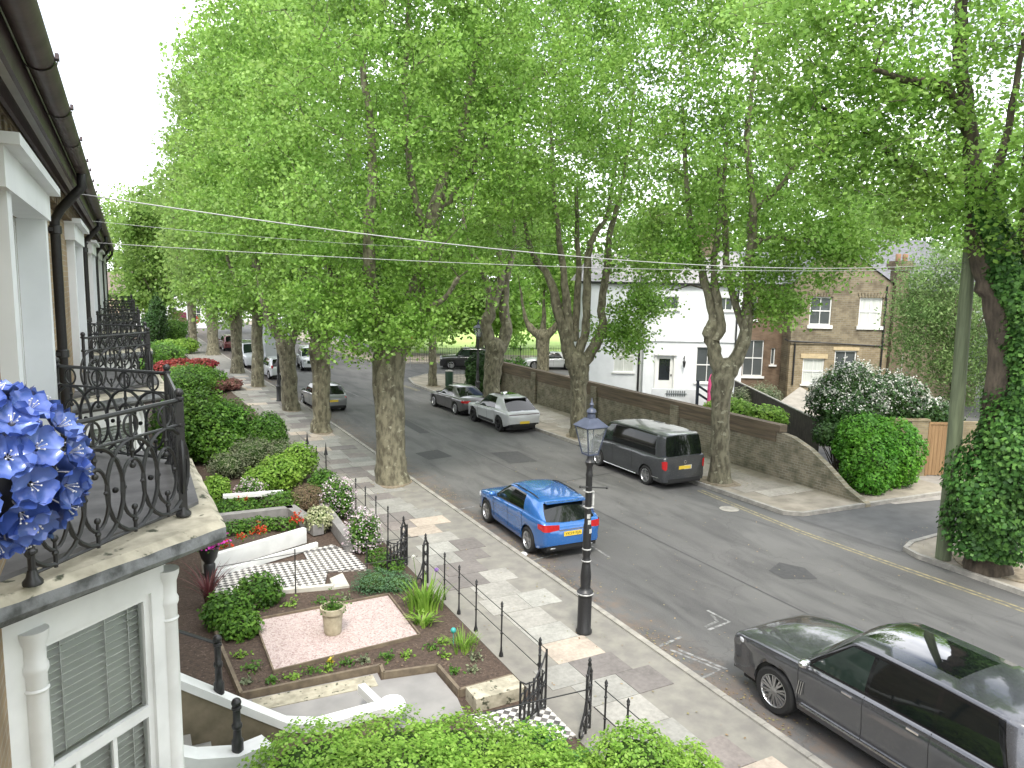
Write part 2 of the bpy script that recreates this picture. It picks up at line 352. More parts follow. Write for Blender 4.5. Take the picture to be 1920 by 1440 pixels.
# road markings
def strip(mb, line, w, z=0.004):
    a = offset(line, w / 2); b = offset(line, -w / 2)
    for i in range(len(line) - 1): mb.sheet([b[i], b[i + 1], a[i + 1], a[i]], z)
mb = MB()
for d in (0.0, 0.17): strip(mb, [(17.75 - d, -10), (17.62 - d, 9), (17.42 - d, 12), (17.32 - d, 14.6), (17.45 - d, 17), (17.62 - d, 19.2)], 0.075)
for d in (0.0, 0.17): strip(mb, [(16.85 - d, 45), (16.7 - d, 48), (17.3 - d, 50.8)], 0.09)
for d in (0.0, 0.17): strip(mb, [(18.0 - d, 64), (17.8 - d, 70), (17.3 - d, 85)], 0.09)
struct(mb.build('yellow_lines', YEL))
mb = MB()
for seg in ([(11.05, 11.65), (11.09, 11.02), (10.41, 10.92)], [(10.98, 11.45), (10.88, 11.15), (10.45, 11.05)], [(9.72, 10.92), (9.05, 10.80)], [(9.15, 10.6), (9.5, 9.6), (8.98, 9.5)], [(9.3, 10.55), (9.62, 9.55)],
            [(10.97, 16.1), (10.93, 15.15)], [(9.0, 15.85), (9.8, 15.95)], [(8.95, 20.55), (9.6, 20.65)], [(12.6, 50), (12.6, 52)], [(12.7, 38), (12.6, 41)], [(12.5, 44), (12.4, 47)]):
    strip(mb, seg, 0.07)
struct(mb.build('parking_marks', WPAINT))
mb = MB()
for poly in ([(14.05, 12.75), (14.75, 13.05), (15.05, 12.5), (14.75, 11.85), (14.0, 12.2)], [(10.5, 27), (11.6, 27.2), (11.5, 28.6), (10.4, 28.3)], [(13.2, 25.2), (14.4, 25.1), (14.5, 27.0), (13.3, 27.2)], [(13.4, 41), (14.8, 41.2), (14.6, 43), (13.2, 42.8)], [(12.0, 32), (12.5, 32), (12.6, 37), (12.1, 37)]):
    mb.sheet(poly, 0.006)
strip(mb, [(12.95, 6), (12.9, 18), (12.75, 31), (12.7, 46)], .035, .0055); strip(mb, [(10.1, 21.5), (17.2, 22.6)], .05, .0055); strip(mb, [(11.4, 8.6), (12.9, 8.9), (12.9, 10.2), (11.3, 10.0)], .03, .0055)
struct(mb.build('road_patch', PATCH))
mb = MB(); mb.box(17.45, 26.6, -.02, 17.72, 27.05, .012)
for k in range(5): mb.box(17.47, 26.64 + k * .08, .0125, 17.70, 26.67 + k * .08, .018)
tag(mb.build('drain_grate', IRON), 'iron drain grate in the gutter by the far kerb ahead of the dark van', 'drain')
mb = MB(); mb.lathe([(0.30, 0), (0.31, 0.012), (0.0001, 0.012)], 20, (16.9, 17.1, 0.0), cap=False)
tag(mb.build('manhole_cover', KERB), 'round pale manhole cover in the road by the far double yellow lines', 'manhole cover')
# bright park lawn beyond the side street
mb = MB(); mb.sheet([(22, 66), (70, 46), (170, 90), (120, 190), (30, 130)], 0.05); struct(mb.build('lawn', GRASS))
# gravel-brown fallen litter pits round the trees
mb = MB()
for (x, y, r0) in ((8.03, 24.1, 0.75), (7.8, 33.7, 0.62), (7.7, 40.0, .6), (7.5, 49.7, .6), (18.75, 19.55, .75), (18.4, 28.2, .7), (19.35, 10.3, .85), (18.3, 46.2, .55), (18.9, 39.0, .7)):
    k = 22; pts = [(x + r0 * (1 + .14 * math.sin(3 * t + x)) * math.cos(t) * (0.8), y + r0 * (1.15 + .2 * math.cos(2 * t + y)) * math.sin(t)) for t in [2 * math.pi * i / k for i in range(k)]]
    mb.prism(pts, 0.05, 0.118)
struct(mb.build('tree_pit', SAND))
# fallen leaves, seed dust and grit swept along the near kerb and round the tree pits
mb = MB(); q_ = np.random.default_rng(5); n_ = 5200
x_ = 8.88 + np.abs(q_.normal(size=n_)) * .38; y_ = q_.uniform(4, 62, n_); ok_ = (np.sin(y_ * .9) + np.sin(y_ * 2.3 + 1) + q_.normal(size=n_) * .8) > .1
P_ = np.stack([x_, y_, np.full(n_, .012)], 1)[ok_]
T_ = np.concatenate([np.stack([cx + q_.normal(size=240) * .75, cy + q_.normal(size=240) * .95, np.full(240, .125)], 1) for cx, cy in ((7.9, 24.1), (7.7, 33.7), (7.5, 40), (19.1, 19.6), (18.9, 28.3), (19.3, 11.2))])
W_ = np.stack([q_.uniform(6.1, 8.5, 900), q_.uniform(5, 40, 900), np.full(900, .112)], 1)[:260]; V_ = np.stack([q_.uniform(9.5, 17.2, 500), q_.uniform(5, 45, 500), np.full(500, .010)], 1)
P_ = np.concatenate([P_, T_[(T_[:, 0] < 8.7) | (T_[:, 0] > 18.6)], W_, V_])
mb.leaves(P_, q_.normal(size=P_.shape) * .15 + np.array([0, 0, 1]), q_.uniform(.02, .065, len(P_)), .7)
lit = mb.build('leaf_litter', leaf_mat('dry_litter', [(.17, .11, .07), (.28, .20, .12), (.22, .22, .10)], .1)); lit['kind'] = 'stuff'; lit['label'] = 'dry leaf litter scattered along the near kerb and pavement'; lit['category'] = 'leaf litter'
LIMB = {
'L1': [
[ (8.05,24.12,0.06,0.62),(7.99,24.15,1.11,0.50),(7.94,24.18,2.79,0.50),(7.91,24.19,4.26,0.56),(8.14,24.07,4.99,0.55) ],
[ (8.14,24.07,4.99,0.42),(8.58,24.07,5.89,0.36),(9.08,24.15,7.16,0.30),(9.37,24.33,8.61,0.26),(9.97,24.24,10.61,0.20),(10.60,24.14,12.42,0.14),(11.17,24.18,15.46,0.09) ],
[ (7.87,24.22,4.80,0.30),(7.35,24.03,6.42,0.24),(7.09,23.72,8.31,0.19),(7.19,23.44,10.78,0.14),(6.86,23.39,13.60,0.09) ],
[ (9.34,24.35,8.61,0.16),(8.68,24.13,10.49,0.12),(8.42,23.93,13.47,0.09),(8.57,23.85,16.71,0.06) ],
[ (9.62,24.31,9.34,0.14),(10.90,24.32,10.69,0.12),(12.40,24.10,13.52,0.08),(13.80,23.59,14.49,0.05) ],
[ (8.01,24.48,4.96,0.20),(6.89,25.63,6.37,0.15),(6.14,26.25,8.00,0.10) ],
[ (8.36,23.73,5.73,0.12),(9.16,22.41,6.48,0.08),(9.45,21.80,7.17,0.07) ]],
'L2': [
[ (7.78,33.75,0.02,0.52),(7.83,33.72,0.82,0.40),(7.85,33.71,2.79,0.40),(7.82,33.73,3.57,0.46),(7.78,33.74,4.12,0.42) ],
[ (7.78,33.74,4.00,0.30),(7.32,33.99,6.15,0.22),(7.38,34.52,9.95,0.16),(7.35,35.10,14.65,0.10),(7.43,35.06,19.15,0.06) ],
[ (7.93,33.67,4.01,0.26),(8.57,32.77,6.20,0.20),(8.68,32.15,9.85,0.14),(8.92,32.02,14.25,0.09) ]],
'L3': [
[ (7.76,39.97,0.00,0.50),(7.65,40.03,0.92,0.42),(7.60,40.05,2.63,0.42),(7.49,40.11,3.62,0.50) ],
[ (7.49,40.11,3.47,0.30),(6.78,40.48,5.14,0.30),(6.45,40.65,7.07,0.26),(6.02,40.88,9.51,0.18),(6.01,40.88,14.30,0.12) ],
[ (7.74,39.98,3.48,0.25),(8.28,39.70,6.01,0.20),(8.71,39.47,10.38,0.14),(7.38,40.17,16.92,0.08) ]],
'L4': [
[ (7.52,49.69,0.07,0.42),(7.54,49.68,2.33,0.36),(7.55,49.67,4.38,0.34),(7.54,49.68,6.41,0.30),(7.34,49.79,10.39,0.20),(7.17,49.87,15.89,0.12) ],
[ (7.56,49.67,4.72,0.20),(6.36,50.30,7.05,0.14),(5.28,50.87,11.00,0.10) ]],
'R1': [
[ (18.77,19.52,0.00,0.45),(18.72,19.54,0.94,0.34),(18.66,19.57,2.69,0.32),(18.67,19.57,3.83,0.40),(18.75,19.52,4.21,0.42) ],
[ (18.56,19.62,4.02,0.26),(18.39,19.83,4.86,0.24),(18.23,19.91,5.42,0.24),(18.34,19.85,5.89,0.18),(18.14,20.07,6.90,0.15),(17.91,20.31,8.09,0.12),(17.63,20.68,9.93,0.09),(17.38,20.92,13.16,0.06) ],
[ (18.34,19.74,5.15,0.18),(18.51,19.65,5.71,0.17),(18.35,19.74,6.63,0.14),(18.21,19.81,7.73,0.12),(18.14,19.62,9.52,0.09),(18.10,19.41,12.11,0.06) ],
[ (18.89,19.46,4.22,0.28),(19.11,19.23,4.89,0.24),(19.23,19.16,5.73,0.20),(19.22,19.17,7.02,0.18),(19.14,19.10,8.29,0.17),(18.97,18.96,9.87,0.13),(18.51,18.98,12.08,0.09),(18.51,18.75,14.86,0.05) ],
[ (19.25,19.27,5.54,0.14),(18.98,19.63,6.64,0.13),(18.84,19.93,7.93,0.12),(18.83,20.16,9.60,0.10),(18.67,20.47,11.44,0.07) ],
[ (19.14,19.10,8.29,0.10),(19.56,18.77,8.74,0.08),(20.36,18.12,8.66,0.05),(21.06,17.41,8.84,0.03) ],
[ (19.00,19.06,9.53,0.10),(19.54,18.21,10.53,0.08),(19.89,17.35,11.80,0.05) ]],
'R2': [
[ (18.34,28.21,0.02,0.50),(18.29,28.23,0.81,0.38),(18.25,28.26,2.29,0.36),(18.23,28.27,3.03,0.46),(18.11,28.33,3.63,0.52) ],
[ (17.89,28.45,3.75,0.36),(17.65,28.57,4.71,0.30),(17.30,28.75,5.90,0.24),(17.05,29.11,7.32,0.18),(16.49,29.63,8.26,0.13),(16.24,29.99,9.68,0.10),(15.73,30.48,13.65,0.07) ],
[ (17.87,28.46,4.48,0.22),(17.54,28.40,6.39,0.18),(17.31,28.41,7.80,0.15),(16.87,28.53,10.54,0.10),(16.52,28.60,14.53,0.06) ],
[ (18.20,28.28,4.00,0.26),(18.45,28.15,4.97,0.20),(18.45,28.15,6.41,0.18),(18.52,28.23,8.30,0.16),(18.79,28.20,9.25,0.12),(19.35,28.02,10.20,0.10),(19.71,27.94,13.67,0.06) ],
[ (18.37,28.19,3.52,0.30),(18.84,27.95,4.26,0.25),(19.13,27.80,5.23,0.20),(19.05,27.84,6.18,0.17),(19.10,27.59,7.84,0.16),(19.07,27.37,9.45,0.13),(19.39,26.98,11.70,0.09),(19.53,26.68,15.61,0.05) ],
[ (18.15,28.54,4.47,0.20),(18.34,28.77,6.39,0.15),(18.51,29.02,8.32,0.12),(18.43,29.29,11.42,0.08) ]],
'R3': [
[ (17.44,35.45,0.72,0.50),(17.38,35.49,1.64,0.45),(17.44,35.46,2.80,0.50),(17.55,35.40,3.66,0.55) ],
[ (17.43,35.46,3.37,0.32),(17.08,35.64,4.79,0.32),(17.39,35.48,5.92,0.28),(17.74,35.30,7.33,0.20),(17.60,35.37,8.71,0.14),(17.67,35.34,11.98,0.08) ],
[ (17.68,35.33,3.38,0.32),(18.13,35.32,4.51,0.32),(18.08,35.57,5.64,0.26),(18.27,35.70,7.34,0.18),(18.70,35.70,9.32,0.12),(18.59,35.98,13.49,0.07) ],
[ (17.28,35.54,5.07,0.22),(17.04,35.44,6.76,0.18),(16.61,35.55,7.85,0.14),(15.94,35.79,9.20,0.10),(15.51,35.90,11.87,0.07) ]],
'R4': [
[ (18.28,46.31,-0.08,0.34),(18.24,46.33,1.29,0.27),(18.20,46.35,3.80,0.25),(18.25,46.32,5.92,0.22),(18.33,46.28,8.71,0.16),(18.31,46.29,12.14,0.10) ]],
'R5': [
[ (30.32,52.41,-0.01,0.50),(30.28,52.44,1.96,0.50),(30.26,52.45,2.92,0.62) ],
[ (29.95,52.61,2.83,0.35),(29.36,52.92,3.46,0.30),(28.96,53.13,4.32,0.15),(28.53,53.35,6.68,0.08) ],
[ (30.57,52.29,2.84,0.35),(31.16,51.97,3.64,0.28),(31.52,51.78,4.60,0.15),(31.76,51.66,7.18,0.08) ],
[ (30.25,52.45,3.05,0.30),(30.29,52.43,5.00,0.15),(30.30,52.42,7.57,0.08) ]],
'R0': [
[ (19.07,10.33,-0.09,0.62),(19.02,10.35,0.61,0.46),(19.03,10.35,1.86,0.42),(18.99,10.37,3.49,0.40),(18.98,10.37,4.82,0.38),(18.93,10.40,5.86,0.37),(18.77,10.60,6.88,0.36),(18.55,10.83,7.64,0.34),(18.36,10.92,8.40,0.29),(18.18,11.02,9.40,0.23),(17.93,11.15,10.86,0.18),(17.56,11.34,12.53,0.15),(17.50,11.37,14.40,0.12)],
[ (19.00,10.36,4.55,0.26),(19.35,10.29,5.60,0.24),(19.29,10.32,7.15,0.20),(19.27,10.44,9.17,0.15),(19.11,10.53,11.37,0.10) ],
[ (17.97,11.13,10.74,0.14),(16.91,11.23,11.71,0.11),(15.78,11.37,11.70,0.08),(14.78,11.44,11.80,0.05) ],
[ (18.16,11.03,9.64,0.12),(17.27,11.95,9.93,0.09),(16.15,12.98,11.10,0.06),(15.59,13.50,11.51,0.04) ],
[ (18.28,10.96,8.90,0.12),(17.97,10.45,9.80,0.10),(17.74,10.12,11.13,0.07),(17.38,9.85,12.57,0.05) ]],
}
# ------------------------------------------------------------------ trees and bushes
LEAF_A = leaf_mat('plane_leaf', [(0.115, 0.215, 0.034), (0.19, 0.335, 0.05), (0.265, 0.445, 0.08), (0.37, 0.56, 0.16)], 0.56)
LEAF_B = leaf_mat('plane_leaf_far', [(0.13, 0.22, 0.045), (0.19, 0.31, 0.065), (0.27, 0.40, 0.10)], 0.5)
LEAF_D = leaf_mat('dark_leaf', [(0.018, 0.045, 0.012), (0.035, 0.085, 0.018), (0.06, 0.13, 0.03)], 0.25)
LEAF_M = leaf_mat('laurel_leaf', [(0.04, 0.10, 0.015), (0.08, 0.18, 0.022), (0.15, 0.29, 0.04)], 0.35)
LEAF_L = leaf_mat('lime_leaf', [(0.14, 0.26, 0.03), (0.22, 0.38, 0.05), (0.34, 0.50, 0.10)], 0.4)
LEAF_G = leaf_mat('grey_green_leaf', [(0.10, 0.13, 0.07), (0.18, 0.21, 0.12), (0.28, 0.30, 0.18)], 0.3)
LEAF_R = leaf_mat('red_maple_leaf', [(0.14, 0.02, 0.025), (0.28, 0.035, 0.04), (0.40, 0.08, 0.07)], 0.35)
LEAF_BIRCH = leaf_mat('weeping_leaf', [(0.10, 0.18, 0.05), (0.17, 0.27, 0.08), (0.26, 0.36, 0.14)], 0.45)
PETAL_W = leaf_mat('white_petal', [(0.62, 0.62, 0.55), (0.78, 0.78, 0.74)], 0.3)
PETAL_P = leaf_mat('pink_petal', [(0.55, 0.38, 0.45), (0.72, 0.62, 0.68), (0.78, 0.74, 0.76)], 0.3)
PETAL_RED = leaf_mat('red_petal', [(0.50, 0.02, 0.015), (0.65, 0.07, 0.04)], 0.2)
PETAL_MAG = leaf_mat('magenta_petal', [(0.55, 0.03, 0.42), (0.72, 0.10, 0.58)], 0.2)
PETAL_Y = leaf_mat('yellow_petal', [(0.6, 0.45, 0.03), (0.7, 0.6, 0.1)], 0.2)
GREYW = M('grey_wood', (0.30, 0.28, 0.24), 0.9, c2=(0.18, 0.17, 0.14), scale=8)
LEAF_H = leaf_mat('bright_hedge_leaf', [(0.05, 0.15, 0.012), (0.09, 0.26, 0.02), (0.17, 0.40, 0.04)], 0.35)
LEAF_I = leaf_mat('ivy_leaf', [(0.03, 0.08, 0.018), (0.06, 0.15, 0.03), (0.13, 0.27, 0.055)], 0.25)
def rnd_unit(n): v = NR.normal(size=(n, 3)); return v / np.linalg.norm(v, axis=1, keepdims=True)
def tree(name, label, limbs, blobs, n_attr, n_leaf, leaf, sig, mat=None, group=None, cat='tree', barkm=None, seed=1, tube_n=10, asp=0.75, keep=None, up=0.4, droop=0.0):
    """limbs: polylines of (x,y,z,r); blobs: (cx,cy,cz,rx,ry,rz,weight) crown envelopes"""
    rs = np.random.default_rng(seed)
    root = limbs[0][0]; rx, ry = root[0], root[1]
    t = thing(name, label, cat, (rx, ry, 0), 0, group)
    off = np.array([rx, ry, 0.0])
    mb = MB()
    def smooth_line(l):
        P = [np.array(p, float) for p in l]; o = []
        for i in range(len(P) - 1):
            p0, p1, p2, p3 = P[max(0, i - 1)], P[i], P[i + 1], P[min(len(P) - 1, i + 2)]
            for k in range(4):
                u = k / 4; o.append(0.5 * ((2 * p1) + (-p0 + p2) * u + (2 * p0 - 5 * p1 + 4 * p2 - p3) * u * u + (-p0 + 3 * p1 - 3 * p2 + p3) * u ** 3))
        o.append(P[-1]); return o
    nodes = []; nrad = []
    for li, l in enumerate(limbs):
        S = smooth_line(l)
        for s_ in S[1:-1]: s_[:3] += rs.normal(size=3) * 0.022
        if li == 0:
            n = 20; vs = []; fs = []      # knobbly trunk with root flare
            for i, p in enumerate(S):
                for j in range(n):
                    a = 2 * math.pi * j / n
                    r = p[3] * (1 + .04 * math.sin(3 * a + p[2] * .5 + seed) + .025 * math.sin(5 * a - p[2] * .9) + .012 * rs.normal())
                    vs.append((p[0] - rx + r * math.cos(a), p[1] - ry + r * math.sin(a), p[2]))
            for i in range(len(S) - 1):
                for j in range(n): fs.append((i * n + j, i * n + (j + 1) % n, (i + 1) * n + (j + 1) % n, (i + 1) * n + j))
            mb.add(vs, fs, 0, True)
        else:
            mb.tube([s_[:3] - off for s_ in S], [s_[3] * (1 + .06 * rs.normal()) for s_ in S], tube_n, 0)
        for s_ in S[1 if li == 0 else 0:]: nodes.append(s_[:3]); nrad.append(s_[3])
    if len(limbs) > 1:    # pollard knob at the top of the trunk
        e = limbs[0][-1]; mb.sphere((e[0] - rx, e[1] - ry, e[2] - .05), e[3] * 1.02, 14, 8)
    trunk_mb = mb
    # crown: attractors inside the envelopes, joined to the nearest limb by thin curved branches
    W = np.array([b[6] * b[3] * b[4] * b[5] for b in blobs]); W = W / W.sum(); A = []
    for b, w in zip(blobs, W):
        k = max(3, int(n_attr * w)); u = rnd_unit(k) * (rs.random(k)[:, None] ** (1 / 2.2)); A.append(u * np.array(b[3:6]) + np.array(b[:3]))
    A = np.concatenate(A)
    if keep is not None: A = A[[keep(a) for a in A]]
    st = np.array([p for p, r_ in zip(nodes, nrad)]); N0 = st[max(0, len(st) // 6):]
    d0 = np.array([np.min(np.linalg.norm(N0 - a, axis=1)) for a in A]); A = A[np.argsort(d0)]
    pos = [p for p in N0]; lev = [0] * len(pos); P = np.array(pos)
    tb = trunk_mb; ends = []
    for a in A:
        dd = a - P; cost = np.linalg.norm(dd, axis=1) + np.maximum(0, -dd[:, 2]) * 0.9
        i = int(np.argmin(cost)); s_ = P[i]; L = np.linalg.norm(a - s_)
        mid = s_ + (a - s_) * 0.45 + rs.normal(size=3) * 0.07 * L + np.array([0, 0, 0.10 * L]); m2 = s_ + (a - s_) * 0.75 + rs.normal(size=3) * 0.05 * L
        r0 = min(0.065, 0.013 + 0.014 * L) if lev[i] == 0 else min(0.03, 0.007 + 0.006 * L)
        tb.tube([s_ - off, mid - off, m2 - off, a - off], [r0, r0 * .75, r0 * .5, r0 * .25], 4, 1, cap=False)
        new = [mid, m2, a]; P = np.concatenate([P, np.array(new)]); lev += [1, 1, 1]; ends.append(a)
    tb.build('trunk', [barkm or BARK, TWIG], t)
    E = np.array(ends); k = max(1, n_leaf // len(E)); per = rs.integers(int(k * .4), int(k * 1.6) + 1, len(E)); C = np.repeat(E, per, axis=0)
    sg = np.repeat(rs.uniform(.6, 1.35, len(E)) * sig, per)[:, None]
    Q = C + np.clip(rs.normal(size=C.shape), -1.7, 1.7) * sg * np.array([1, 1, 0.62]); Q[:, 2] -= droop * np.abs(rs.normal(size=len(Q)))
    if keep is not None: Q = Q[[keep(q) for q in Q]]
    Nn = rnd_unit(len(Q)) * 0.9 + np.array([0, 0, up]); sz = leaf * rs.uniform(0.6, 1.35, len(Q))
    lb = MB(); lb.leaves(Q - off, Nn, sz, asp); lb.build('crown', mat or LEAF_A, t)
    return t
def blob(x, y, z, rx, ry=None, rz=None, w=1.0): return (x, y, z, rx, ry or rx, rz or rx, w)
PR = 'plane trees along the pavement beside the terrace'; QR = 'plane trees along the far pavement'
tree('plane_tree', 'thickest plane tree of the near row, its low crown hanging over the road', LIMB['L1'],
     [blob(8.2, 24.0, 12.5, 4.6, 4.6, 6.2), blob(8.5, 24.0, 18.5, 4.4, 4.4, 4.6), blob(6.2, 24.8, 8.2, 2.3, 2.2, 2.6, 1.6), blob(9.6, 23.6, 7.4, 2.4, 2.2, 1.6, 1.3), blob(7.4, 23.5, 5.6, 2.0, 1.6, 1.2, 4.0), blob(8.9, 23.2, 5.9, 1.3, 1.2, .9, 4.0), blob(6.3, 24.2, 6.2, 1.6, 1.6, 1.4, 3.0), blob(12.4, 24, 13.5, 3.2, 3.2, 4.6, 1.0), blob(11.6, 23.5, 9.6, 2.4, 2.2, 1.6, 1.0)],
     1150, 92000, 0.13, 0.41, group=PR, seed=2)
tree('plane_tree', 'plane tree with a notched slim trunk in front of the small silver hatchback', LIMB['L2'],
     [blob(7.6, 33.8, 12, 3.6, 4.4, 7.0), blob(7.6, 33.8, 19, 3.2, 4, 3.8), blob(7.4, 33.4, 5.6, 1.9, 1.8, 1.7, 1.6), blob(6.2, 34.4, 9.5, 2.0, 2.5, 4.5)], 560, 44000, 0.165, 0.46, group=PR, seed=3)
tree('plane_tree', 'plane tree with a swollen top to its trunk, third of the near row', LIMB['L3'],
     [blob(7.3, 40.2, 12.5, 4.0, 4, 7.6), blob(7.0, 40.2, 19.5, 3.4, 3.6, 3.6), blob(8.0, 39.4, 5.4, 1.6, 1.6, 1.6, 1.3)], 480, 36000, 0.19, 0.5, group=PR, seed=4)
tree('plane_tree', 'straight plane tree between the white hatchback and the pale parked van', LIMB['L4'],
     [blob(7.3, 49.8, 12, 4.2, 4, 8), blob(7.3, 49.8, 19.5, 3.9, 3.6, 4.6), blob(6.8, 49.8, 5.8, 2.2, 2, 1.6)], 420, 32000, 0.23, 0.58, group=PR, seed=5)
def far_limbs(x, y, r, h, lean=0.0): return [[(x, y, 0.0, r * 1.35), (x, y, .8, r), (x, y, h * .5, r * .9), (x, y, h, r * 1.05)], [(x, y, h - .1, r * .7), (x - 1, y, h + 3, r * .5), (x - 1.3 + lean, y, h + 8, r * .3), (x - 1 + lean, y, h + 13, r * .15)], [(x, y, h - .1, r * .6), (x + 1.1, y - .4, h + 3, r * .4), (x + 1.5 + lean, y, h + 9, r * .2)]]
tree('plane_tree', 'plane tree rising from the pavement beside the far lamp post with the tall black base', far_limbs(7.25, 57.3, .42, 4.2),
     [blob(7.4, 57.2, 12.5, 4.4, 4, 8.8), blob(7.4, 57.2, 20.0, 4.0, 3.6, 4.4), blob(6.8, 57, 5.6, 2.6, 2, 1.8)], 400, 26000, 0.28, 0.66, LEAF_B, group=PR, seed=6)
tree('plane_tree', 'distant plane tree whose trunk stands next to the maroon hatchback', far_limbs(7.05, 71.8, .52, 4.5),
     [blob(8.0, 72, 13.5, 4.7, 4.5, 10), blob(8.0, 72, 21, 4.2, 4, 4.8), blob(6.6, 72, 6, 2.8, 2.5, 2.2)], 400, 26000, 0.32, 0.78, LEAF_B, group=PR, seed=7)
tree('plane_tree', 'farthest plane tree of the near row, its slim trunk beside the round red sign', far_limbs(6.0, 80, .42, 5.0),
     [blob(8.2, 80, 14, 4.6, 4.5, 9.0), blob(6.6, 80, 7, 3, 2.5, 2.6)], 300, 18000, 0.36, 0.85, LEAF_B, group=PR, seed=8)
# far pavement
nohouse = lambda a: True
tree('plane_tree', 'forked grey plane tree in front of the white rendered house, behind the dark van', LIMB['R1'],
     [blob(18.2, 19.9, 13.2, 4.6, 4.4, 4.6), blob(18.6, 19.6, 18, 4.8, 4.6, 3.6), blob(20.9, 17.6, 9.2, 2.4, 2.2, 1.6, 1.4), blob(20.1, 18.6, 6.5, 1.1, 1.1, .9, 9), blob(19.4, 19.0, 7.6, 1.6, 1.3, .8, 4), blob(17.6, 20.3, 8.4, 1.5, 1.3, .7, 4), blob(22.2, 17.4, 9.0, 2.0, 1.6, 1.1, 4), blob(16.4, 20.9, 9.6, 1.9, 1.9, 1.8), blob(20.6, 18.3, 11.2, 3.2, 2.8, 2.2, 1.0), blob(18.4, 19.9, 9.4, 2.0, 2, 1.0, 1.0), blob(21.4, 17.9, 8.3, 2.2, 1.8, 1.2, 3.2), blob(16.6, 20.9, 8.0, 1.7, 1.5, 1.2, 3.5)],
     860, 66000, 0.13, 0.37, group=QR, seed=12)
tree('plane_tree', 'plane tree whose trunk splits into a fan of upright limbs, beyond the dark van', LIMB['R2'],
     [blob(17.8, 28.8, 14.6, 4.6, 4.6, 5.2), blob(18, 28.6, 20, 4.6, 4.6, 3.8), blob(16.0, 29.6, 10.2, 2.6, 2.4, 2.4, 1.0), blob(20.4, 27.3, 9.6, 2.2, 2.2, 1.8, .9), blob(20.0, 27.7, 4.9, 1.4, 1.3, 1.1, 6), blob(20.9, 27.2, 6.3, 1.3, 1.3, 1.0, 6), blob(20.6, 27.4, 8.0, 2.0, 1.6, 1.0, 2.5)],
     760, 58000, 0.15, 0.41, group=QR, seed=13)
tree('plane_tree', 'gnarled plane tree with heavy knotted limbs where the garden wall starts', LIMB['R3'],
     [blob(17.6, 39.8, 13.4, 4.4, 4.2, 5.2), blob(18, 39.6, 19.6, 4.4, 4.2, 3.6), blob(15.6, 40.5, 8.4, 1.8, 1.6, 1.8, 1.2), blob(19.4, 38.6, 10, 3, 3, 2)], 440, 30000, 0.19, 0.46, group=QR, seed=14)
tree('plane_tree', 'slim straight plane tree on the street corner beside the green litter bin', LIMB['R4'],
     [blob(17.6, 46.6, 13, 4.0, 4, 6), blob(16.8, 46.8, 7.4, 2.4, 2.2, 2.2, 1.3), blob(18, 46.4, 19, 3.8, 3.8, 4)], 340, 20000, 0.25, 0.55, group=QR, seed=15)
tree('pollard_tree', 'knobbly pollarded tree standing in front of the bright lawn by the white saloon', LIMB['R5'],
     [blob(30.6, 52.6, 8.6, 3.6, 3, 3.0), blob(30.0, 52.8, 12.5, 4.6, 4, 4)], 170, 13000, 0.28, 0.6, LEAF_A, seed=16)
# ivy-clad tree at the right edge: open crown of larger nearer leaves
tree('ivy_clad_tree', 'leaning tree wrapped in ivy at the right edge beside the green wooden pole', LIMB['R0'],
     [blob(17.8, 10.8, 12.4, 2.8, 2.8, 2.8), blob(15.6, 11.9, 11.6, 2.4, 2.2, 2.0), blob(18.6, 10.2, 9.6, 1.6, 1.6, 1.4, .7), blob(14.6, 12.6, 10.4, 1.6, 1.6, 1.0), blob(17.4, 11.2, 16, 3.8, 3.4, 2.6), blob(16.4, 7.7, 12.0, 1.4, 1.4, 1.9, 1.3), blob(18.5, 10.3, 8.0, 1.1, 1.1, .7, 1.6), blob(17.9, 9.2, 10.0, 1.7, 1.4, 1.2, 3.0), blob(17.0, 10.6, 9.2, 1.4, 1.2, .9, 2.5), blob(16.1, 12.4, 10.9, 2.3, 2.2, 1.9, 2.6), blob(14.8, 13.1, 13.2, 2.4, 2.2, 2.0, 2.0), blob(16.6, 11.6, 9.3, 1.8, 1.5, .9, 2.5)], 720, 42000, 0.125, 0.32, group=None, seed=17, up=.8, barkm=IVYBARK)
def ivy(parent_label, pts, n, leaf, seed):
    rs = np.random.default_rng(seed); P = []; N = []
    L = [np.array(p, float) for p in pts]; seg = [np.linalg.norm(L[i + 1][:3] - L[i][:3]) * (L[i][3] + L[i + 1][3]) for i in range(len(L) - 1)]; seg = np.array(seg) / sum(seg)
    for i, w in enumerate(seg):
        k = int(n * w); t = rs.random(k)[:, None]; C = L[i] + (L[i + 1] - L[i]) * t; a = rs.random(k) * 6.283
        D = np.stack([np.cos(a), np.sin(a), np.zeros(k)], 1); lump = 1 + .28 * np.sin(3 * a + C[:, 2] * 2.1 + seed) * np.sin(C[:, 2] * 1.7); rr = (C[:, 3] * lump * rs.uniform(.66, 1.2, k))[:, None]
        P.append(C[:, :3] + D * rr); N.append(D + rnd_unit(k) * .7 + np.array([0, 0, .5]))
    return np.concatenate(P), np.concatenate(N), leaf * rs.uniform(.6, 1.3, sum(len(p) for p in P))
ir = [o for o in COL.objects if o.name.startswith('ivy_clad_tree')][0]
mb = MB(); off = np.array([ir.location.x, ir.location.y, 0])
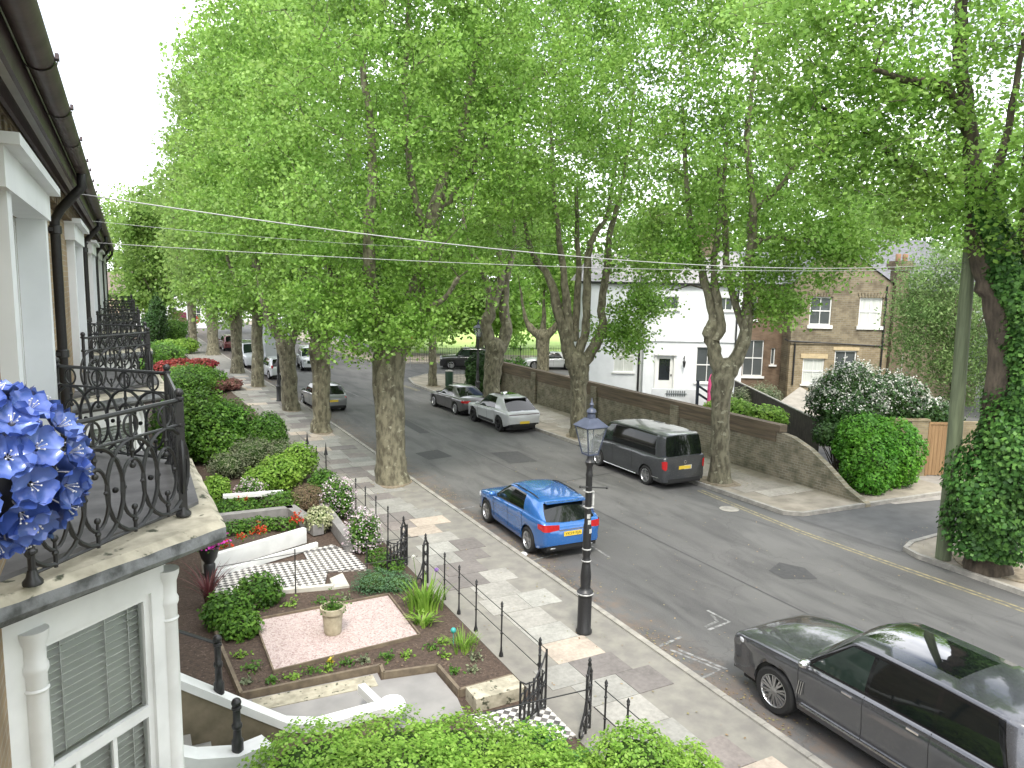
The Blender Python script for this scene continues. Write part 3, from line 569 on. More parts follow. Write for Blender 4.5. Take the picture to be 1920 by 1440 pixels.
for pts, n in (([(18.82, 10.22, .55, .62), (18.9, 10.2, 1.4, .85), (18.9, 10.1, 2.3, .98), (18.95, 10.0, 3.1, .84), (19.05, 9.9, 4.0, .66), (19.1, 9.85, 5.2, .52), (18.95, 9.95, 6.2, .46), (18.7, 10.3, 7.2, .40), (18.4, 10.7, 8.4, .36), (18.2, 10.9, 9.4, .27)], 25000),
               ([(19.1, 9.8, 3.6, .5), (19.5, 9.3, 4.9, .42), (19.6, 9.1, 6.6, .36), (19.7, 9.1, 9.6, .30)], 7000)):
    P_, N_, S_ = ivy('', pts, n, .12, 5); mb.leaves(P_ - off, N_, S_, .9)
mb.build('ivy', LEAF_I, ir)

def bush(name, label, blobs, n, leaf, mat, cat='shrub', group=None, flowers=None, seed=1, stems=True, base=None, up=.5, asp=.7, shell=.62, z0=0.1, core=True):
    """blobs (x,y,z,rx,ry,rz): leaves in an uneven shell round each lobe, over twigs and a dark solid core"""
    rs = np.random.default_rng(seed); bx, by = base or (blobs[0][0], blobs[0][1])
    t = thing(name, label, cat, (bx, by, z0), 0, group); off = np.array([bx, by, z0])
    V = np.array([b[3] * b[4] + b[4] * b[5] + b[3] * b[5] for b in blobs]); V = V / V.sum(); P = []; N = []
    for b, w in zip(blobs, V):
        k = int(n * w); u = rs.normal(size=(k, 3)); u /= np.linalg.norm(u, axis=1, keepdims=True)
        a = np.arctan2(u[:, 1], u[:, 0]); ph = rs.random(6) * 6.28
        lump = 1 + .10 * np.sin(4 * a + ph[0]) * np.sin(5 * u[:, 2] + ph[1]) + .07 * np.sin(9 * a + ph[2]) * np.cos(8 * u[:, 2] + ph[3]) + .05 * np.sin(17 * a + ph[4]) * np.sin(15 * u[:, 2] + ph[5])
        r = (rs.uniform(shell, 1.06, k) ** .7) * lump
        q = np.array(b[:3]) + u * np.array(b[3:6]) * r[:, None]; ok = q[:, 2] > z0 + .02
        P.append(q[ok]); N.append((u / np.array(b[3:6]) * min(b[3:6]) + rnd_unit(k) * .8 + np.array([0, 0, up]))[ok])
    P = np.concatenate(P); N = np.concatenate(N)
    mb = MB(); mb.leaves(P - off, N, leaf * rs.uniform(.6, 1.35, len(P)), asp); mb.build('foliage', mat, t)
    if stems:
        mb = MB()
        for b in blobs:
            for _ in range(int(14)):
                u = rnd_unit(1)[0]; u[2] = abs(u[2]); e = np.array(b[:3]) + u * np.array(b[3:6]) * .85
                s_ = np.array([bx + (b[0] - bx) * .5, by + (b[1] - by) * .5, z0]) + rs.normal(size=3) * np.array([.08, .08, 0]); m_ = (s_ + e) / 2 + np.array([0, 0, .1])
                mb.tube([s_ - off, m_ - off, e - off], [.03, .02, .006], 4, 0, cap=False)
        mb.build('stems', TWIG, t)
    if core:      # solid core that one cannot see through, inner shade put into its colour
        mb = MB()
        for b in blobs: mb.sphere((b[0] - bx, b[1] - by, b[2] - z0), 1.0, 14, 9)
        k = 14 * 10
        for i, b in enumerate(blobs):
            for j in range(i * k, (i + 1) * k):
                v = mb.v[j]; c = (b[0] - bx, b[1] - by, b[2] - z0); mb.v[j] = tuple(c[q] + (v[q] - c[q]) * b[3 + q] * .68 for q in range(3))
        mb.build('dark_core', CORE, t)
    if flowers:
        fm, fn, fs, top = flowers; idx = rs.permutation(len(P)); idx = [i for i in idx if P[i][2] > top][:fn]
        Q = P[idx]; o2 = Q - np.mean(P, 0); Q = Q + o2 / np.linalg.norm(o2, axis=1, keepdims=True) * .05
        reps = 5; Q = np.repeat(Q, reps, 0) + rs.normal(size=(len(Q) * reps, 3)) * fs * .8
        mb = MB(); mb.leaves(Q - off, rnd_unit(len(Q)) + np.array([0, 0, .9]), fs * rs.uniform(.7, 1.2, len(Q)), .9); mb.build('blossom', fm, t)
    return t
CORE = M('core_shade', (0.06, 0.11, 0.03), 1.0, c2=(0.03, 0.05, 0.018), scale=9, bmp=.8, spec=.1)  # dark green standing in for the shade inside the bushes
# ------------------------------------------------------------------ the terrace on the left
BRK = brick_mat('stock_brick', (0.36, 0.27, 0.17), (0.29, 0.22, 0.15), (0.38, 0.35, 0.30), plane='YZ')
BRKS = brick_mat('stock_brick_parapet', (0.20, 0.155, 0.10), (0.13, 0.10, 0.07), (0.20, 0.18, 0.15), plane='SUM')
LEAD = M('lead_flashing', (0.22, 0.23, 0.24), 0.55, c2=(0.07, 0.075, 0.075), scale=6, bmp=0.4, lo=.4, hi=.6)
FELT = M('roofing_felt', (0.17, 0.165, 0.165), 0.9, c2=(0.10, 0.098, 0.098), scale=4, bmp=0.1)
GUT = M('old_gutter', (0.045, 0.03, 0.035), 0.45, c2=(0.09, 0.065, 0.07), scale=5, bmp=.1)
TILE = M('clay_roof_tile', (0.20, 0.15, 0.12), 0.85, c2=(0.11, 0.09, 0.08), scale=5, bmp=.3)
BLIND = M('white_blind_slats', (0.86, 0.87, 0.86), 0.5, c2=(0.78, 0.79, 0.78), scale=2)
PANE = M('window_pane', (0.10, 0.11, 0.115), 0.03, c2=(0.07, 0.08, 0.08), scale=.7, spec=.8)
def clear_glass():
    m = bpy.data.materials.new('clear_pane'); n, l, b, o = nodes_of(m)
    g = n.new("ShaderNodeBsdfGlossy"); g.inputs["Roughness"].default_value = 0.02; tr = n.new("ShaderNodeBsdfTransparent"); tr.inputs[0].default_value = (.94, .96, .95, 1)
    f = n.new("ShaderNodeFresnel"); f.inputs[0].default_value = 1.5; s = n.new("ShaderNodeMixShader"); l.new(f.outputs[0], s.inputs[0]); l.new(tr.outputs[0], s.inputs[1]); l.new(g.outputs[0], s.inputs[2]); l.new(s.outputs[0], o.inputs[0]); return m
CLEAR = clear_glass()
CURTP = M('net_curtain', (.55, .58, .57), .4, c2=(.42, .45, .45), scale=3)
def panel_pt(A, B, t, z, out=0.0):
    d = Vector((B[0] - A[0], B[1] - A[1], 0)); L = d.length; d.normalize(); nrm = Vector((d.y, -d.x, 0))
    return Vector((A[0], A[1], 0)) + d * (t * L) + nrm * out + Vector((0, 0, z))
def rail_panel(mb, A, B, z0, z1, rings):
    """one cast-iron balcony panel: two rails, interlaced hoops, collars and dropped spikes"""
    L = math.dist(A, B); H = z1 - z0
    for z, r in ((z1, .017), (z1 - H * .21, .011), (z0 + .06, .011)): mb.tube([panel_pt(A, B, 0, z), panel_pt(A, B, 1, z)], r, 6)
    zt, zb = z1 - H * .21, z0 + .06
    def hoop(c, w, za, zc, r=.0155):
        k = 20; mb.tube([panel_pt(A, B, c + (w / L) * math.cos(a), (za + zc) / 2 + (zc - za) / 2 * math.sin(a)) for a in [2 * math.pi * i / k for i in range(k)]], r, 5, closed=True)
    n = rings; step = 1 / n
    for i in range(n):
        c = (i + .5) * step
        hoop(c, L * step * .72, zb, zt)                      # large interlacing oval
        hoop(c, L * step * .32, zb + (zt - zb) * .14, zb + (zt - zb) * .78, .013)   # narrow inner oval
        for zz, h, rr in ((zt, .19, .013), (zb, .16, .013)):
            s = -1 if zz == zt else 1
            p = panel_pt(A, B, c, zz - s * .02); q = panel_pt(A, B, c, zz + s * h); mb.tube([p, (p + q) / 2, q], [rr, rr * 1.1, rr * .7], 6)
            mb.sphere(q, rr * 1.7, 7, 5); mb.sphere((p + q) / 2, rr * 1.6, 7, 4)
        mb.tube([panel_pt(A, B, c, zt), panel_pt(A, B, c, z1)], .011, 5)
        hoop(c, .065, zt + .015, z1 - .02, .009)
        for sx in (-1, 1):
            mb.sphere(panel_pt(A, B, min(.99, max(.01, c + sx * step * .5)), (zb + zt) / 2), .021, 7, 5); mb.sphere(panel_pt(A, B, c + sx * step * .26, (zb + zt) / 2), .017, 6, 5)
def post(mb, x, y, z0, h, r=.021):
    mb.tube([(x, y, z0), (x, y, z0 + h)], r, 8)
    mb.lathe([(.055, 0), (.055, .02), (.035, .045), (.025, .09)], 10, (x, y, z0))
    for z in (h * .22, h * .5, h * .78, h): mb.lathe([(r, -.02), (r * 1.7, -.008), (r * 1.7, .008), (r, .02)], 8, (x, y, z0 + z), cap=False)
    mb.sphere((x, y, z0 + h + .045), .034, 8, 6)
def make_house():
    """local frame: x out from the facade (facade at -0.72), y along the street 0..7.5, z from the garden"""
    t = thing('terraced_house', '', 'house', (0, 2.7, 0))
    mb = MB(); X = -0.72
    wy0, wy1, wz0, wz1 = 3.25, 5.72, 5.3, 7.52          # first-floor french window opening
    def wall(y0, y1, z0, z1): mb.box(X - .3, y0, z0, X, y1, z1)
    wall(0, wy0, 0, 8.1); wall(wy1, 7.5, 0, 8.1); wall(wy0, wy1, 0, wz0); wall(wy0, wy1, wz1, 8.1)
    mb.build('wall', BRK, t)
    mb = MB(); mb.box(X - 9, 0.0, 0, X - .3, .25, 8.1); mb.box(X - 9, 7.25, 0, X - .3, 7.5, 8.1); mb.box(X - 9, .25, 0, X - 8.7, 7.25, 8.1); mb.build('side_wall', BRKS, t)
    # window surround, reveal and frame
    mb = MB(); x1 = X + .10
    mb.box(X - .137, wy0 - .22, wz0 - .3, x1, wy0 + .004, wz1 - .004); mb.box(X - .137, wy1 - .004, wz0 - .3, x1, wy1 + .22, wz1 - .004)
    mb.box(X - .12, wy0 - .50, wz1 - .004, x1 + .03, wy1 + .26, wz1 + .24); mb.box(X - .10, wy0 - .56, wz1 + .24, x1 + .12, wy1 + .30, wz1 + .31)
    sr = mb.build('window_surround', WHITE_R, t)
    mb = MB(); mb.box(X - .22, wy0, wz0, X - .14, wy0 + .07, wz1); mb.box(X - .22, wy1 - .07, wz0, X - .14, wy1, wz1); mb.box(X - .22, wy0 + .07, wz1 - .08, X - .14, wy1 - .07, wz1); mb.box(X - .22, wy0 + .07, wz0, X - .14, wy1 - .07, wz0 + .2)
    for k in (1, 2, 3): mb.box(X - .21, wy0 + .07 + k * .58, wz0 + .2, X - .15, wy0 + .10 + k * .58, wz1 - .08)
    f = mb.build('window_frame', WHITE, t)
    mb = MB(); mb.box(X - .19, wy0 + .07, wz0 + .2, X - .18, wy1 - .07, wz1 - .08); mb.build('pane', CURTP, f)
    # eaves: corbelled brick, fascia, half-round gutter, soffit and roof
    mb = MB()
    for k in range(25): mb.box(X, .06 + k * .3, 7.78, X + .11, .06 + k * .3 + .15, 7.98)
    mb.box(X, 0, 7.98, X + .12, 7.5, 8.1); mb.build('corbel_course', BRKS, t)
    mb = MB(); mb.box(X + .0, 0, 8.1, X + .27, 7.5, 8.13, 1); mb.box(X + .14, .0, 7.99, X + .165, 7.5, 8.1, 0); mb.box(X + .26, .0, 8.0, X + .285, 7.5, 8.22, 0)
    mb.build('fascia', [GUT, WHITE], t)
    mb = MB(); pts = []
    n = 10; g0 = []
    for y in (0.0, 7.5):
        for i in range(n + 1):
            a = math.pi + math.pi * i / n; g0.append((X + .37 + .075 * math.cos(a), y, 8.19 + .075 * math.sin(a)))
    mb.add(g0, [(i, i + 1, n + 2 + i, n + 1 + i) for i in range(n)], 0, True)
    for yy in (.9, 2.3, 3.7, 5.1, 6.5, 7.3):
        g = [];
        for y in (yy, yy + .07):
            for i in range(n + 1):
                a = math.pi + math.pi * i / n; g.append((X + .37 + .088 * math.cos(a), y, 8.195 + .088 * math.sin(a)))
        mb.add(g, [(i, i + 1, n + 2 + i, n + 1 + i) for i in range(n)], 0, True); mb.box(X + .445, yy, 8.185, X + .465, yy + .07, 8.215)
    mb.build('gutter', GUT, t)
    mb = MB(); mb.add([(X + .33, 0, 8.24), (X + .33, 7.5, 8.24), (X - 4.6, 7.5, 10.9), (X - 4.6, 0, 10.9), (X - 9.2, 0, 8.2), (X - 9.2, 7.5, 8.2)], [(0, 1, 2, 3), (3, 2, 5, 4)])
    mb.build('roof', TILE, t)
    # swan-neck downpipe at the party wall
    mb = MB(); mb.tube([(X + .37, 7.1, 8.12), (X + .37, 7.1, 7.98), (X + .30, 7.12, 7.9), (X + .14, 7.2, 7.72), (X + .08, 7.22, 7.6), (X + .08, 7.22, .2)], .052, 10)
    for z in (7.5, 6.1, 4.6, 3.0, 1.5): mb.lathe([(.052, -.05), (.066, -.04), (.066, .04), (.052, .05)], 10, (X + .08, 7.22, z), cap=False); mb.box(X, 7.14, z - .02, X + .06, 7.30, z + .02)
    mb.build('downpipe', IRON, t)
    # canted bay below the balcony
    z0, zt = 0.0, 5.02
    P = [(X, 2.35), (.18, 3.13), (.18, 5.3), (X, 6.1)]
    mb = MB()
    mb.prism(P, 1.0, 1.9); mb.prism(P, 4.84, zt)
    for i in range(4): pass
    def pil(a, b, t0, t1, z0, z1, d=.14):
        A = [panel_pt(a, b, t0, 0), panel_pt(a, b, t1, 0), panel_pt(a, b, t1, 0, -d), panel_pt(a, b, t0, 0, -d)]; mb.prism([(p.x, p.y) for p in A], z0, z1)
    for a, b in ((P[0], P[1]), (P[1], P[2]), (P[2], P[3])):
        L = math.dist(a, b); e = .12 / L; pil(a, b, 0, e, 1.9, 4.84); pil(a, b, 1 - e, 1, 1.9, 4.84)
        pil(a, b, e, 1 - e, 4.72, 4.84, .14); pil(a, b, e, 1 - e, 1.9, 2.25, .14)
    mb.prism([(X, 2.41), (.13, 3.17), (.13, 5.26), (X, 6.04)], .1, 1.0)
    bay = mb.build('bay', WHITE, t)
    for a, b in ((P[0], P[1]), (P[1], P[2]), (P[2], P[3])):     # sash window on each face of the bay
        L = math.dist(a, b); e = .12 / L
        mb = MB()
        def bar(t0, t1, za, zb, o0=-.03, o1=-.09):
            A = [panel_pt(a, b, t0, 0, o0), panel_pt(a, b, t1, 0, o0), panel_pt(a, b, t1, 0, o1), panel_pt(a, b, t0, 0, o1)]; mb.prism([(p.x, p.y) for p in A], za, zb)
        s = .045 / L; zm = 3.82
        bar(e, e + s, 2.25, 4.72); bar(1 - e - s, 1 - e, 2.25, 4.72); bar(e + s, 1 - e - s, 4.67, 4.72); bar(e + s, 1 - e - s, zm - .04, zm + .04, -.02); bar(e + s, 1 - e - s, 2.25, 2.33)
        nb = 2 if L < 1.6 else 4; g = .016 / L
        for k in range(1, nb + 1):
            c = e + s + (1 - 2 * e - 2 * s) * k / (nb + 1); bar(c - g, c + g, 2.33, zm - .04, -.035, -.07)
        fr = mb.build('bay_window', WHITE, t)
        mb = MB(); A = [panel_pt(a, b, e + s, 0, -.055), panel_pt(a, b, 1 - e - s, 0, -.055), panel_pt(a, b, 1 - e - s, 0, -.06), panel_pt(a, b, e + s, 0, -.06)]; p_, q_ = panel_pt(a, b, e + s, 0, -.055), panel_pt(a, b, 1 - e - s, 0, -.055); mb.add([(p_.x, p_.y, 2.33), (q_.x, q_.y, 2.33), (q_.x, q_.y, 4.67), (p_.x, p_.y, 4.67)], [(0, 1, 2, 3)]); mb.build('pane', CLEAR, fr)
        mb = MB(); zz = 2.30
        while zz < 4.66:
            p = [panel_pt(a, b, e + .01, zz, -.115), panel_pt(a, b, 1 - e - .01, zz, -.115), panel_pt(a, b, 1 - e - .01, zz + .022, -.155), panel_pt(a, b, e + .01, zz + .022, -.155)]
            q = [v + Vector((0, 0, .006)) for v in p]; mb.add(p + q, [(0, 3, 2, 1), (4, 5, 6, 7), (0, 1, 5, 4), (2, 3, 7, 6)]); zz += .052
        for tt in (e + .12 / L, .36, .64, 1 - e - .12 / L): mb.beam(panel_pt(a, b, tt, 2.3, -.105), panel_pt(a, b, tt, 4.66, -.105), .03, .004, 0, up=(1, 0, 0))
        mb.build('blind', BLIND, fr)
        mb = MB(); pass
    for cx, cy in ((X + .14, 2.46), (.20, 3.18), (.20, 5.3), (X + .10, 6.0)):
        mb = MB(); mb.lathe([(.10, 1.9), (.10, 2.0), (.068, 2.05), (.064, 4.55), (.076, 4.58), (.076, 4.61), (.064, 4.64), (.066, 4.74), (.085, 4.80), (.088, 4.84)], 16, (cx, cy, 0)); 
        mb.lathe([(.066, 4.44), (.074, 4.455), (.066, 4.47)], 16, (cx, cy, 0), cap=False)
        p = (cx, cy)
        mb.box(cx - .10, cy - .10, .1, cx + .10, cy + .10, 1.9); mb.build('column', WHITE, bay)
    # ledge: weathered stone slab with dressed lead lip, felt balcony floor
    Q = [(X, 2.08), (.62, 3.08), (.56, 5.46), (X, 6.36)]
    def grow(poly, d):
        (x0, y0), (x1, y1), (x2, y2), (x3, y3) = poly; return [(x0, y0 - d * 1.15), (x1 + d, y1 - d * .55), (x2 + d, y2 + d * .55), (x3, y3 + d * 1.15)]
    mb = MB(); 
    top = grow(Q, -.06); rings = [(grow(Q, -.16), 4.96), (grow(Q, -.10), 5.0), (grow(Q, -.03), 5.02), (Q, 5.06), (Q, 5.14), (top, 5.185)]
    vs = []; 
    for poly, z in rings:
        # subdivide the three visible edges so that the stone lip can be uneven
        for i in range(3):
            for k in range(12):
                a, b = poly[i], poly[i + 1]; u = k / 12; j = R.uniform(-.006, .006); vs.append((a[0] + (b[0] - a[0]) * u + j, a[1] + (b[1] - a[1]) * u + j, z + R.uniform(-.004, .004)))
        vs.append((*poly[3], z))
    n = 37; fs = []; mi = []
    for r in range(len(rings) - 1):
        for i in range(n - 1): fs.append(((r * n + i), (r * n + i + 1), ((r + 1) * n + i + 1), ((r + 1) * n + i)))
    mb.add(vs, fs[:2 * (n - 1)], 0); o0 = len(mb.v) - len(vs)
    for f in fs[2 * (n - 1):4 * (n - 1)]: mb.f.append(tuple(o0 + i for i in f)); mb.m.append(1); mb.sm.append(False)
    for f in fs[4 * (n - 1):]: mb.f.append(tuple(o0 + i for i in f)); mb.m.append(2); mb.sm.append(False)
    mb.f.append(tuple(o0 + (len(rings) - 1) * n + i for i in range(n))); mb.m.append(2); mb.sm.append(False)
    mb.f.append(tuple(o0 + i for i in range(n))[::-1]); mb.m.append(0); mb.sm.append(False)
    mb.build('ledge', [BLACK, LEAD, STONE], t)
    F = [(X, 2.42), (.36, 3.46), (.47, 3.6), (.49, 5.3), (.3, 5.62), (X, 6.12)]
    mb = MB(); mb.prism(F, 5.18, 5.215)
    mb.build('balcony_floor', FELT, t)
    # railing
    C = [(X + .18, 2.26), (.34, 3.30), (.34, 5.02), (X + .10, 5.98)]
    ro = bpy.data.objects.new('railing', None); COL.objects.link(ro); ro.parent = t
    for i, (x, y) in enumerate(C):
        rt = MB(); post(rt, x, y, 5.2, .90)
        if i in (1, 2): rt.box(x - .028, y - .028, 5.2, x + .028, y + .028, 6.08)
        rt.build('railing_post', IRON, ro)
    for (a, b, k) in ((C[0], C[1], 4), (C[1], C[2], 5), (C[2], C[3], 4)):
        mb = MB(); rail_panel(mb, a, b, 5.2, 6.09, k); mb.build('railing_panel', IRON, ro)
    return t
house = make_house()
hl = ['nearest terraced house with weathered white bay window below its iron balcony', 'second terraced house along, behind the nearest balcony', 'third terraced house along the row, its balcony beyond two others', 'fourth terraced house along the row, half hidden by nearer balconies', 'last terraced house of the row, seen edge-on past all the other balconies']
HG = 'brick terraced houses with iron balconies'
house['label'] = hl[0]; house['group'] = HG
for i in range(1, 5): copy_tree(house, (0, 2.7 + 7.5 * i, 0), 0, hl[i], HG)

# ------------------------------------------------------------------ houses across the road (local x to the right, y away, z up)
def bld(name, label, cat='house'): return thing(name, label, cat, (0, 0, 0), rad(-27.67))
WFR = M('window_white', (0.80, 0.80, 0.78), 0.5, c2=(0.74, 0.74, 0.72), scale=3)
CURT = M('pale_curtain', (0.62, 0.64, 0.60), 0.8, c2=(0.5, 0.52, 0.48), scale=4, stretch=(6, 6, .3))
def window(par, x0, x1, z0, z1, y, rows=2, cols=2, pane=None, sill=.09, depth=.12, label=None, fr=.05):
    mb = MB(); mb.box(x0, y + depth - .05, z0, x0 + fr, y + depth, z1); mb.box(x1 - fr, y + depth - .05, z0, x1, y + depth, z1); mb.box(x0 + fr, y + depth - .05, z1 - fr, x1 - fr, y + depth, z1); mb.box(x0 + fr, y + depth - .05, z0, x1 - fr, y + depth, z0 + fr)
    zm = (z0 + z1) / 2
    if rows > 1: mb.box(x0 + fr, y + depth - .06, zm - .03, x1 - fr, y + depth - .002, zm + .03)
    for k in range(1, cols):
        c = x0 + (x1 - x0) * k / cols
        for za, zb in (((z0 + fr, zm - .03), (zm + .03, z1 - fr)) if rows > 1 else ((z0 + fr, z1 - fr),)): mb.box(c - .018, y + depth - .045, za, c + .018, y + depth - .005, zb)
    if sill: mb.box(x0 - .1, y - .09, z0 - sill, x1 + .1, y + depth, z0 - .002)
    f = mb.build('window', WFR, par)
    mb = MB(); mb.box(x0 + fr, y + depth - .022, z0 + fr, x1 - fr, y + depth - .015, z1 - fr); mb.build('pane', pane or PANE, f)
    return f
def wall_with_holes(mb, x0, x1, z0, z1, y0, y1, holes, mi=0):
    """wall slab with rectangular openings (x0,x1,z0,z1)"""
    xs = sorted({x0, x1, *[h[0] for h in holes], *[h[1] for h in holes]})
    for a, b in zip(xs[:-1], xs[1:]):
        hs = sorted([(h[2], h[3]) for h in holes if h[0] < b - 1e-6 and h[1] > a + 1e-6]); z = z0
        for p, q in hs:
            if p > z: mb.box(a, y0, z, b, y1, p, mi)
            z = q
        if z < z1: mb.box(a, y0, z, b, y1, z1, mi)
# white house -------------------------------------------------------
wh = bld('white_house', 'white rendered two-storey house with a glazed door and big dark sash window')
holes = [(8.42, 9.30, 5.75, 6.48), (10.45, 11.72, 1.64, 3.66), (8.20, 9.16, .95, 3.05), (11.55, 12.35, 5.75, 6.48)]
mb = MB(); wall_with_holes(mb, 7.45, 13.05, 0, 7.1, 42.0, 42.3, holes); mb.box(7.45, 42.3, 0, 7.7, 47.5, 7.1); mb.box(12.8, 42.3, 0, 13.05, 47.5, 7.1); mb.box(7.7, 47.2, 0, 12.8, 47.5, 7.1)
wall_with_holes(mb, 3.9, 7.45, 0, 7.1, 42.45, 42.75, [(5.83, 6.95, 2.1, 3.95)]); mb.box(3.9, 42.75, 0, 4.15, 48, 7.1); mb.box(7.46, 41.93, 3.95, 13.04, 41.998, 4.02)
mb.build('wall', WHITE_R, wh)
window(wh, 8.42, 9.30, 5.75, 6.48, 42.0, 1, 2); window(wh, 11.55, 12.35, 5.75, 6.48, 42.0, 1, 2); window(wh, 10.45, 11.72, 1.64, 3.66, 42.0, 2, 2); window(wh, 5.83, 6.95, 2.1, 3.95, 42.45, 2, 2, CURT)
mb = MB(); wall_with_holes(mb, 8.20, 9.16, .95, 3.05, 42.06, 42.12, [(8.35, 8.98, 1.72, 2.95)]); dr = mb.build('door', WFR, wh)
mb = MB(); mb.box(8.35, 42.08, 1.72, 8.98, 42.10, 2.95); mb.build('pane', GLASS, dr); mb = MB(); mb.box(9.03, 42.02, 1.95, 9.09, 42.06, 2.08); mb.build('handle', IRON, dr)
mb = MB(); mb.box(8.05, 41.85, 3.16, 9.35, 41.998, 3.24); mb.box(8.1, 41.95, .9, 8.19, 41.998, 3.16); mb.box(9.17, 41.95, .9, 9.26, 41.998, 3.16); mb.build('door_surround', WFR, wh)
mb = MB(); mb.tube([(7.25, 42.38, .5), (7.25, 42.38, 4.3), (7.2, 42.38, 7.0)], .06, 8); mb.tube([(12.6, 41.93, 1.5), (12.6, 41.93, 6.9)], .05, 8); mb.build('downpipe', IRON, wh)
mb = MB(); mb.box(7.3, 41.8, 7.1, 13.2, 42.1, 7.24); mb.box(3.75, 42.25, 7.1, 7.29, 42.5, 7.24); mb.build('gutter', IRON, wh)
mb = MB(); mb.add([(7.2, 41.75, 7.24), (13.3, 41.75, 7.24), (13.3, 45, 9.1), (7.2, 45, 9.1), (7.2, 48, 7.3), (13.3, 48, 7.3)], [(0, 1, 2, 3), (3, 2, 5, 4)]); mb.add([(3.6, 42.2, 7.24), (7.3, 42.2, 7.24), (7.3, 45, 8.9), (4.6, 45, 8.9), (3.6, 48, 7.3)], [(0, 1, 2, 3), (0, 3, 4)]); mb.add([(13.02, 42.1, 7.1), (13.02, 47.6, 7.1), (13.02, 45, 8.95)], [(0, 1, 2)])
mb.build('roof', M('grey_roof', (0.30, 0.29, 0.29), .7, c2=(0.17, 0.165, 0.17), scale=3, bmp=.4), wh)
mb = MB(); mb.box(10.6, 44.4, 8.5, 11.7, 45.2, 10.2); mb.box(10.5, 44.3, 10.2, 11.8, 45.3, 10.35)
for k in range(3): mb.lathe([(.11, 0), (.13, .4), (.11, .42)], 10, (10.85 + .3 * k, 44.8, 10.35))
mb.build('chimney', BRKS, wh)
# carriage lamp on the wall and door grille
mb = MB(); mb.tube([(9.72, 41.998, 2.95), (9.72, 41.80, 3.15), (9.72, 41.78, 2.85)], .02, 6); mb.lathe([(.04, 0), (.09, .3), (.10, .32), (.02, .42)], 8, (9.72, 41.78, 2.5)); tag(mb.build('wall_lamp', IRON), 'black carriage lamp on the white house wall beside the glazed door', 'wall lamp').rotation_euler = (0, 0, rad(-27.67))
# white boarded enclosure with small grille in front of the door
fe = bld('white_screen', 'low white yard screen with a small grey grille before the glazed door', 'screen')
mb = MB(); mb.box(7.75, 40.6, .0, 11.2, 40.7, 1.42); mb.build('panel', WHITE_R, fe)
mb = MB()
for k in range(9): mb.box(8.55 + k * .12, 40.56, 1.02, 8.61 + k * .12, 40.598, 1.34)
mb.box(8.5, 40.54, 1.15, 9.66, 40.598, 1.19); mb.build('grille', M('grey_grille', (.22, .24, .25), .6), fe)
gt = bld('timber_brace', 'dark blue-black slanting timber rail and post in front of the white house', 'rail')
mb = MB(); mb.beam((10.05, 39.8, .2), (10.05, 39.8, 2.05), .14, .14, up=(1, 0, 0)); mb.build('post', M('blue_black_paint', (.015, .022, .035), .5), gt)
for dz in (0, .42): 
    mb = MB(); mb.beam((10.05, 39.74, 1.75 - dz), (11.5, 39.74, .85 - dz), .06, .12); mb.build('rail', MATS['blue_black_paint'], gt)
pk = bld('folded_parasol', 'pink folded parasol leaning before the white house window', 'parasol')
mb = MB(); mb.lathe([(.01, 2.45), (.05, 2.40), (.14, 2.15), (.17, 1.7), (.15, 1.1), (.24, .55)], 10, (10.62, 39.3, 0)); mb.tube([(10.62, 39.3, 0), (10.62, 39.3, .6)], .03, 6); mb.build('canopy', M('pink_canvas', (.72, .10, .28), .8, c2=(.55, .07, .2), scale=6), pk)
# brick house -------------------------------------------------------
BRKH = brick_mat('house_brick', (0.26, 0.215, 0.14), (0.165, 0.137, 0.092), (0.25, 0.23, 0.185), plane='XZ', soot=(0.09, 0.07, 0.05), bw=.30, bh=.11, ms=.012)
YB = brick_mat('yellow_house_brick', (0.34, 0.27, 0.165), (0.26, 0.205, 0.125), (0.36, 0.32, 0.26), plane='XZ', bw=.30, bh=.11, ms=.012)
bh = bld('brick_house', 'brown brick house with gabled wall, white sash windows and tall side chimney')
h2 = [(17.08, 18.33, 5.0, 6.62), (19.92, 21.25, 5.0, 6.62)]; h1 = [(16.9, 18.15, 1.55, 3.05), (18.72, 20.0, 1.0, 3.55)]
mb = MB(); wall_with_holes(mb, 16.1, 21.75, 3.95, 7.45, 43, 43.3, h2, 0); wall_with_holes(mb, 16.1, 21.75, 0, 3.9, 43, 43.3, h1, 1); mb.box(16.08, 42.93, 3.9, 21.77, 43.3, 3.95, 0)
mb.add([(16.1, 43, 7.45), (21.75, 43, 7.45), (18.9, 43, 9.35), (17.9, 43, 9.35), (16.1, 43.3, 7.45), (21.75, 43.3, 7.45), (18.9, 43.3, 9.35), (17.9, 43.3, 9.35)], [(0, 1, 2, 3), (7, 6, 5, 4), (1, 5, 6, 2), (2, 6, 7, 3), (3, 7, 4, 0)], 0)
mb.box(21.45, 43.3, 0, 21.75, 50, 7.45, 0); mb.box(16.1, 43.3, 0, 16.4, 50, 7.45, 0)
mb.build('wall', [BRKH, YB], bh)
mb = MB(); wall_with_holes(mb, 13.05, 16.1, 0, 7.3, 44.4, 44.7, [(13.85, 15.05, 1.8, 3.95), (13.4, 14.5, 5.2, 6.6), (15.5, 15.75, 2.5, 3.5)], 0); mb.build('recess_wall', brick_mat('darker_brick', (0.20, 0.135, 0.09), (0.14, 0.095, 0.065), (0.17, 0.15, 0.12), plane='XZ'), bh)  # set-back wall in a darker brick tone
for (a, b, c, d) in h2: window(bh, a, b, c, d, 43, 2, 2, PANE if a < 19 else CURT, sill=.2, fr=.07)
window(bh, 16.9, 18.15, 1.55, 3.05, 43, 2, 2, CURT, .1, fr=.07); window(bh, 18.72, 20.0, 1.0, 3.55, 43, 2, 2, PANE, .1, fr=.08)
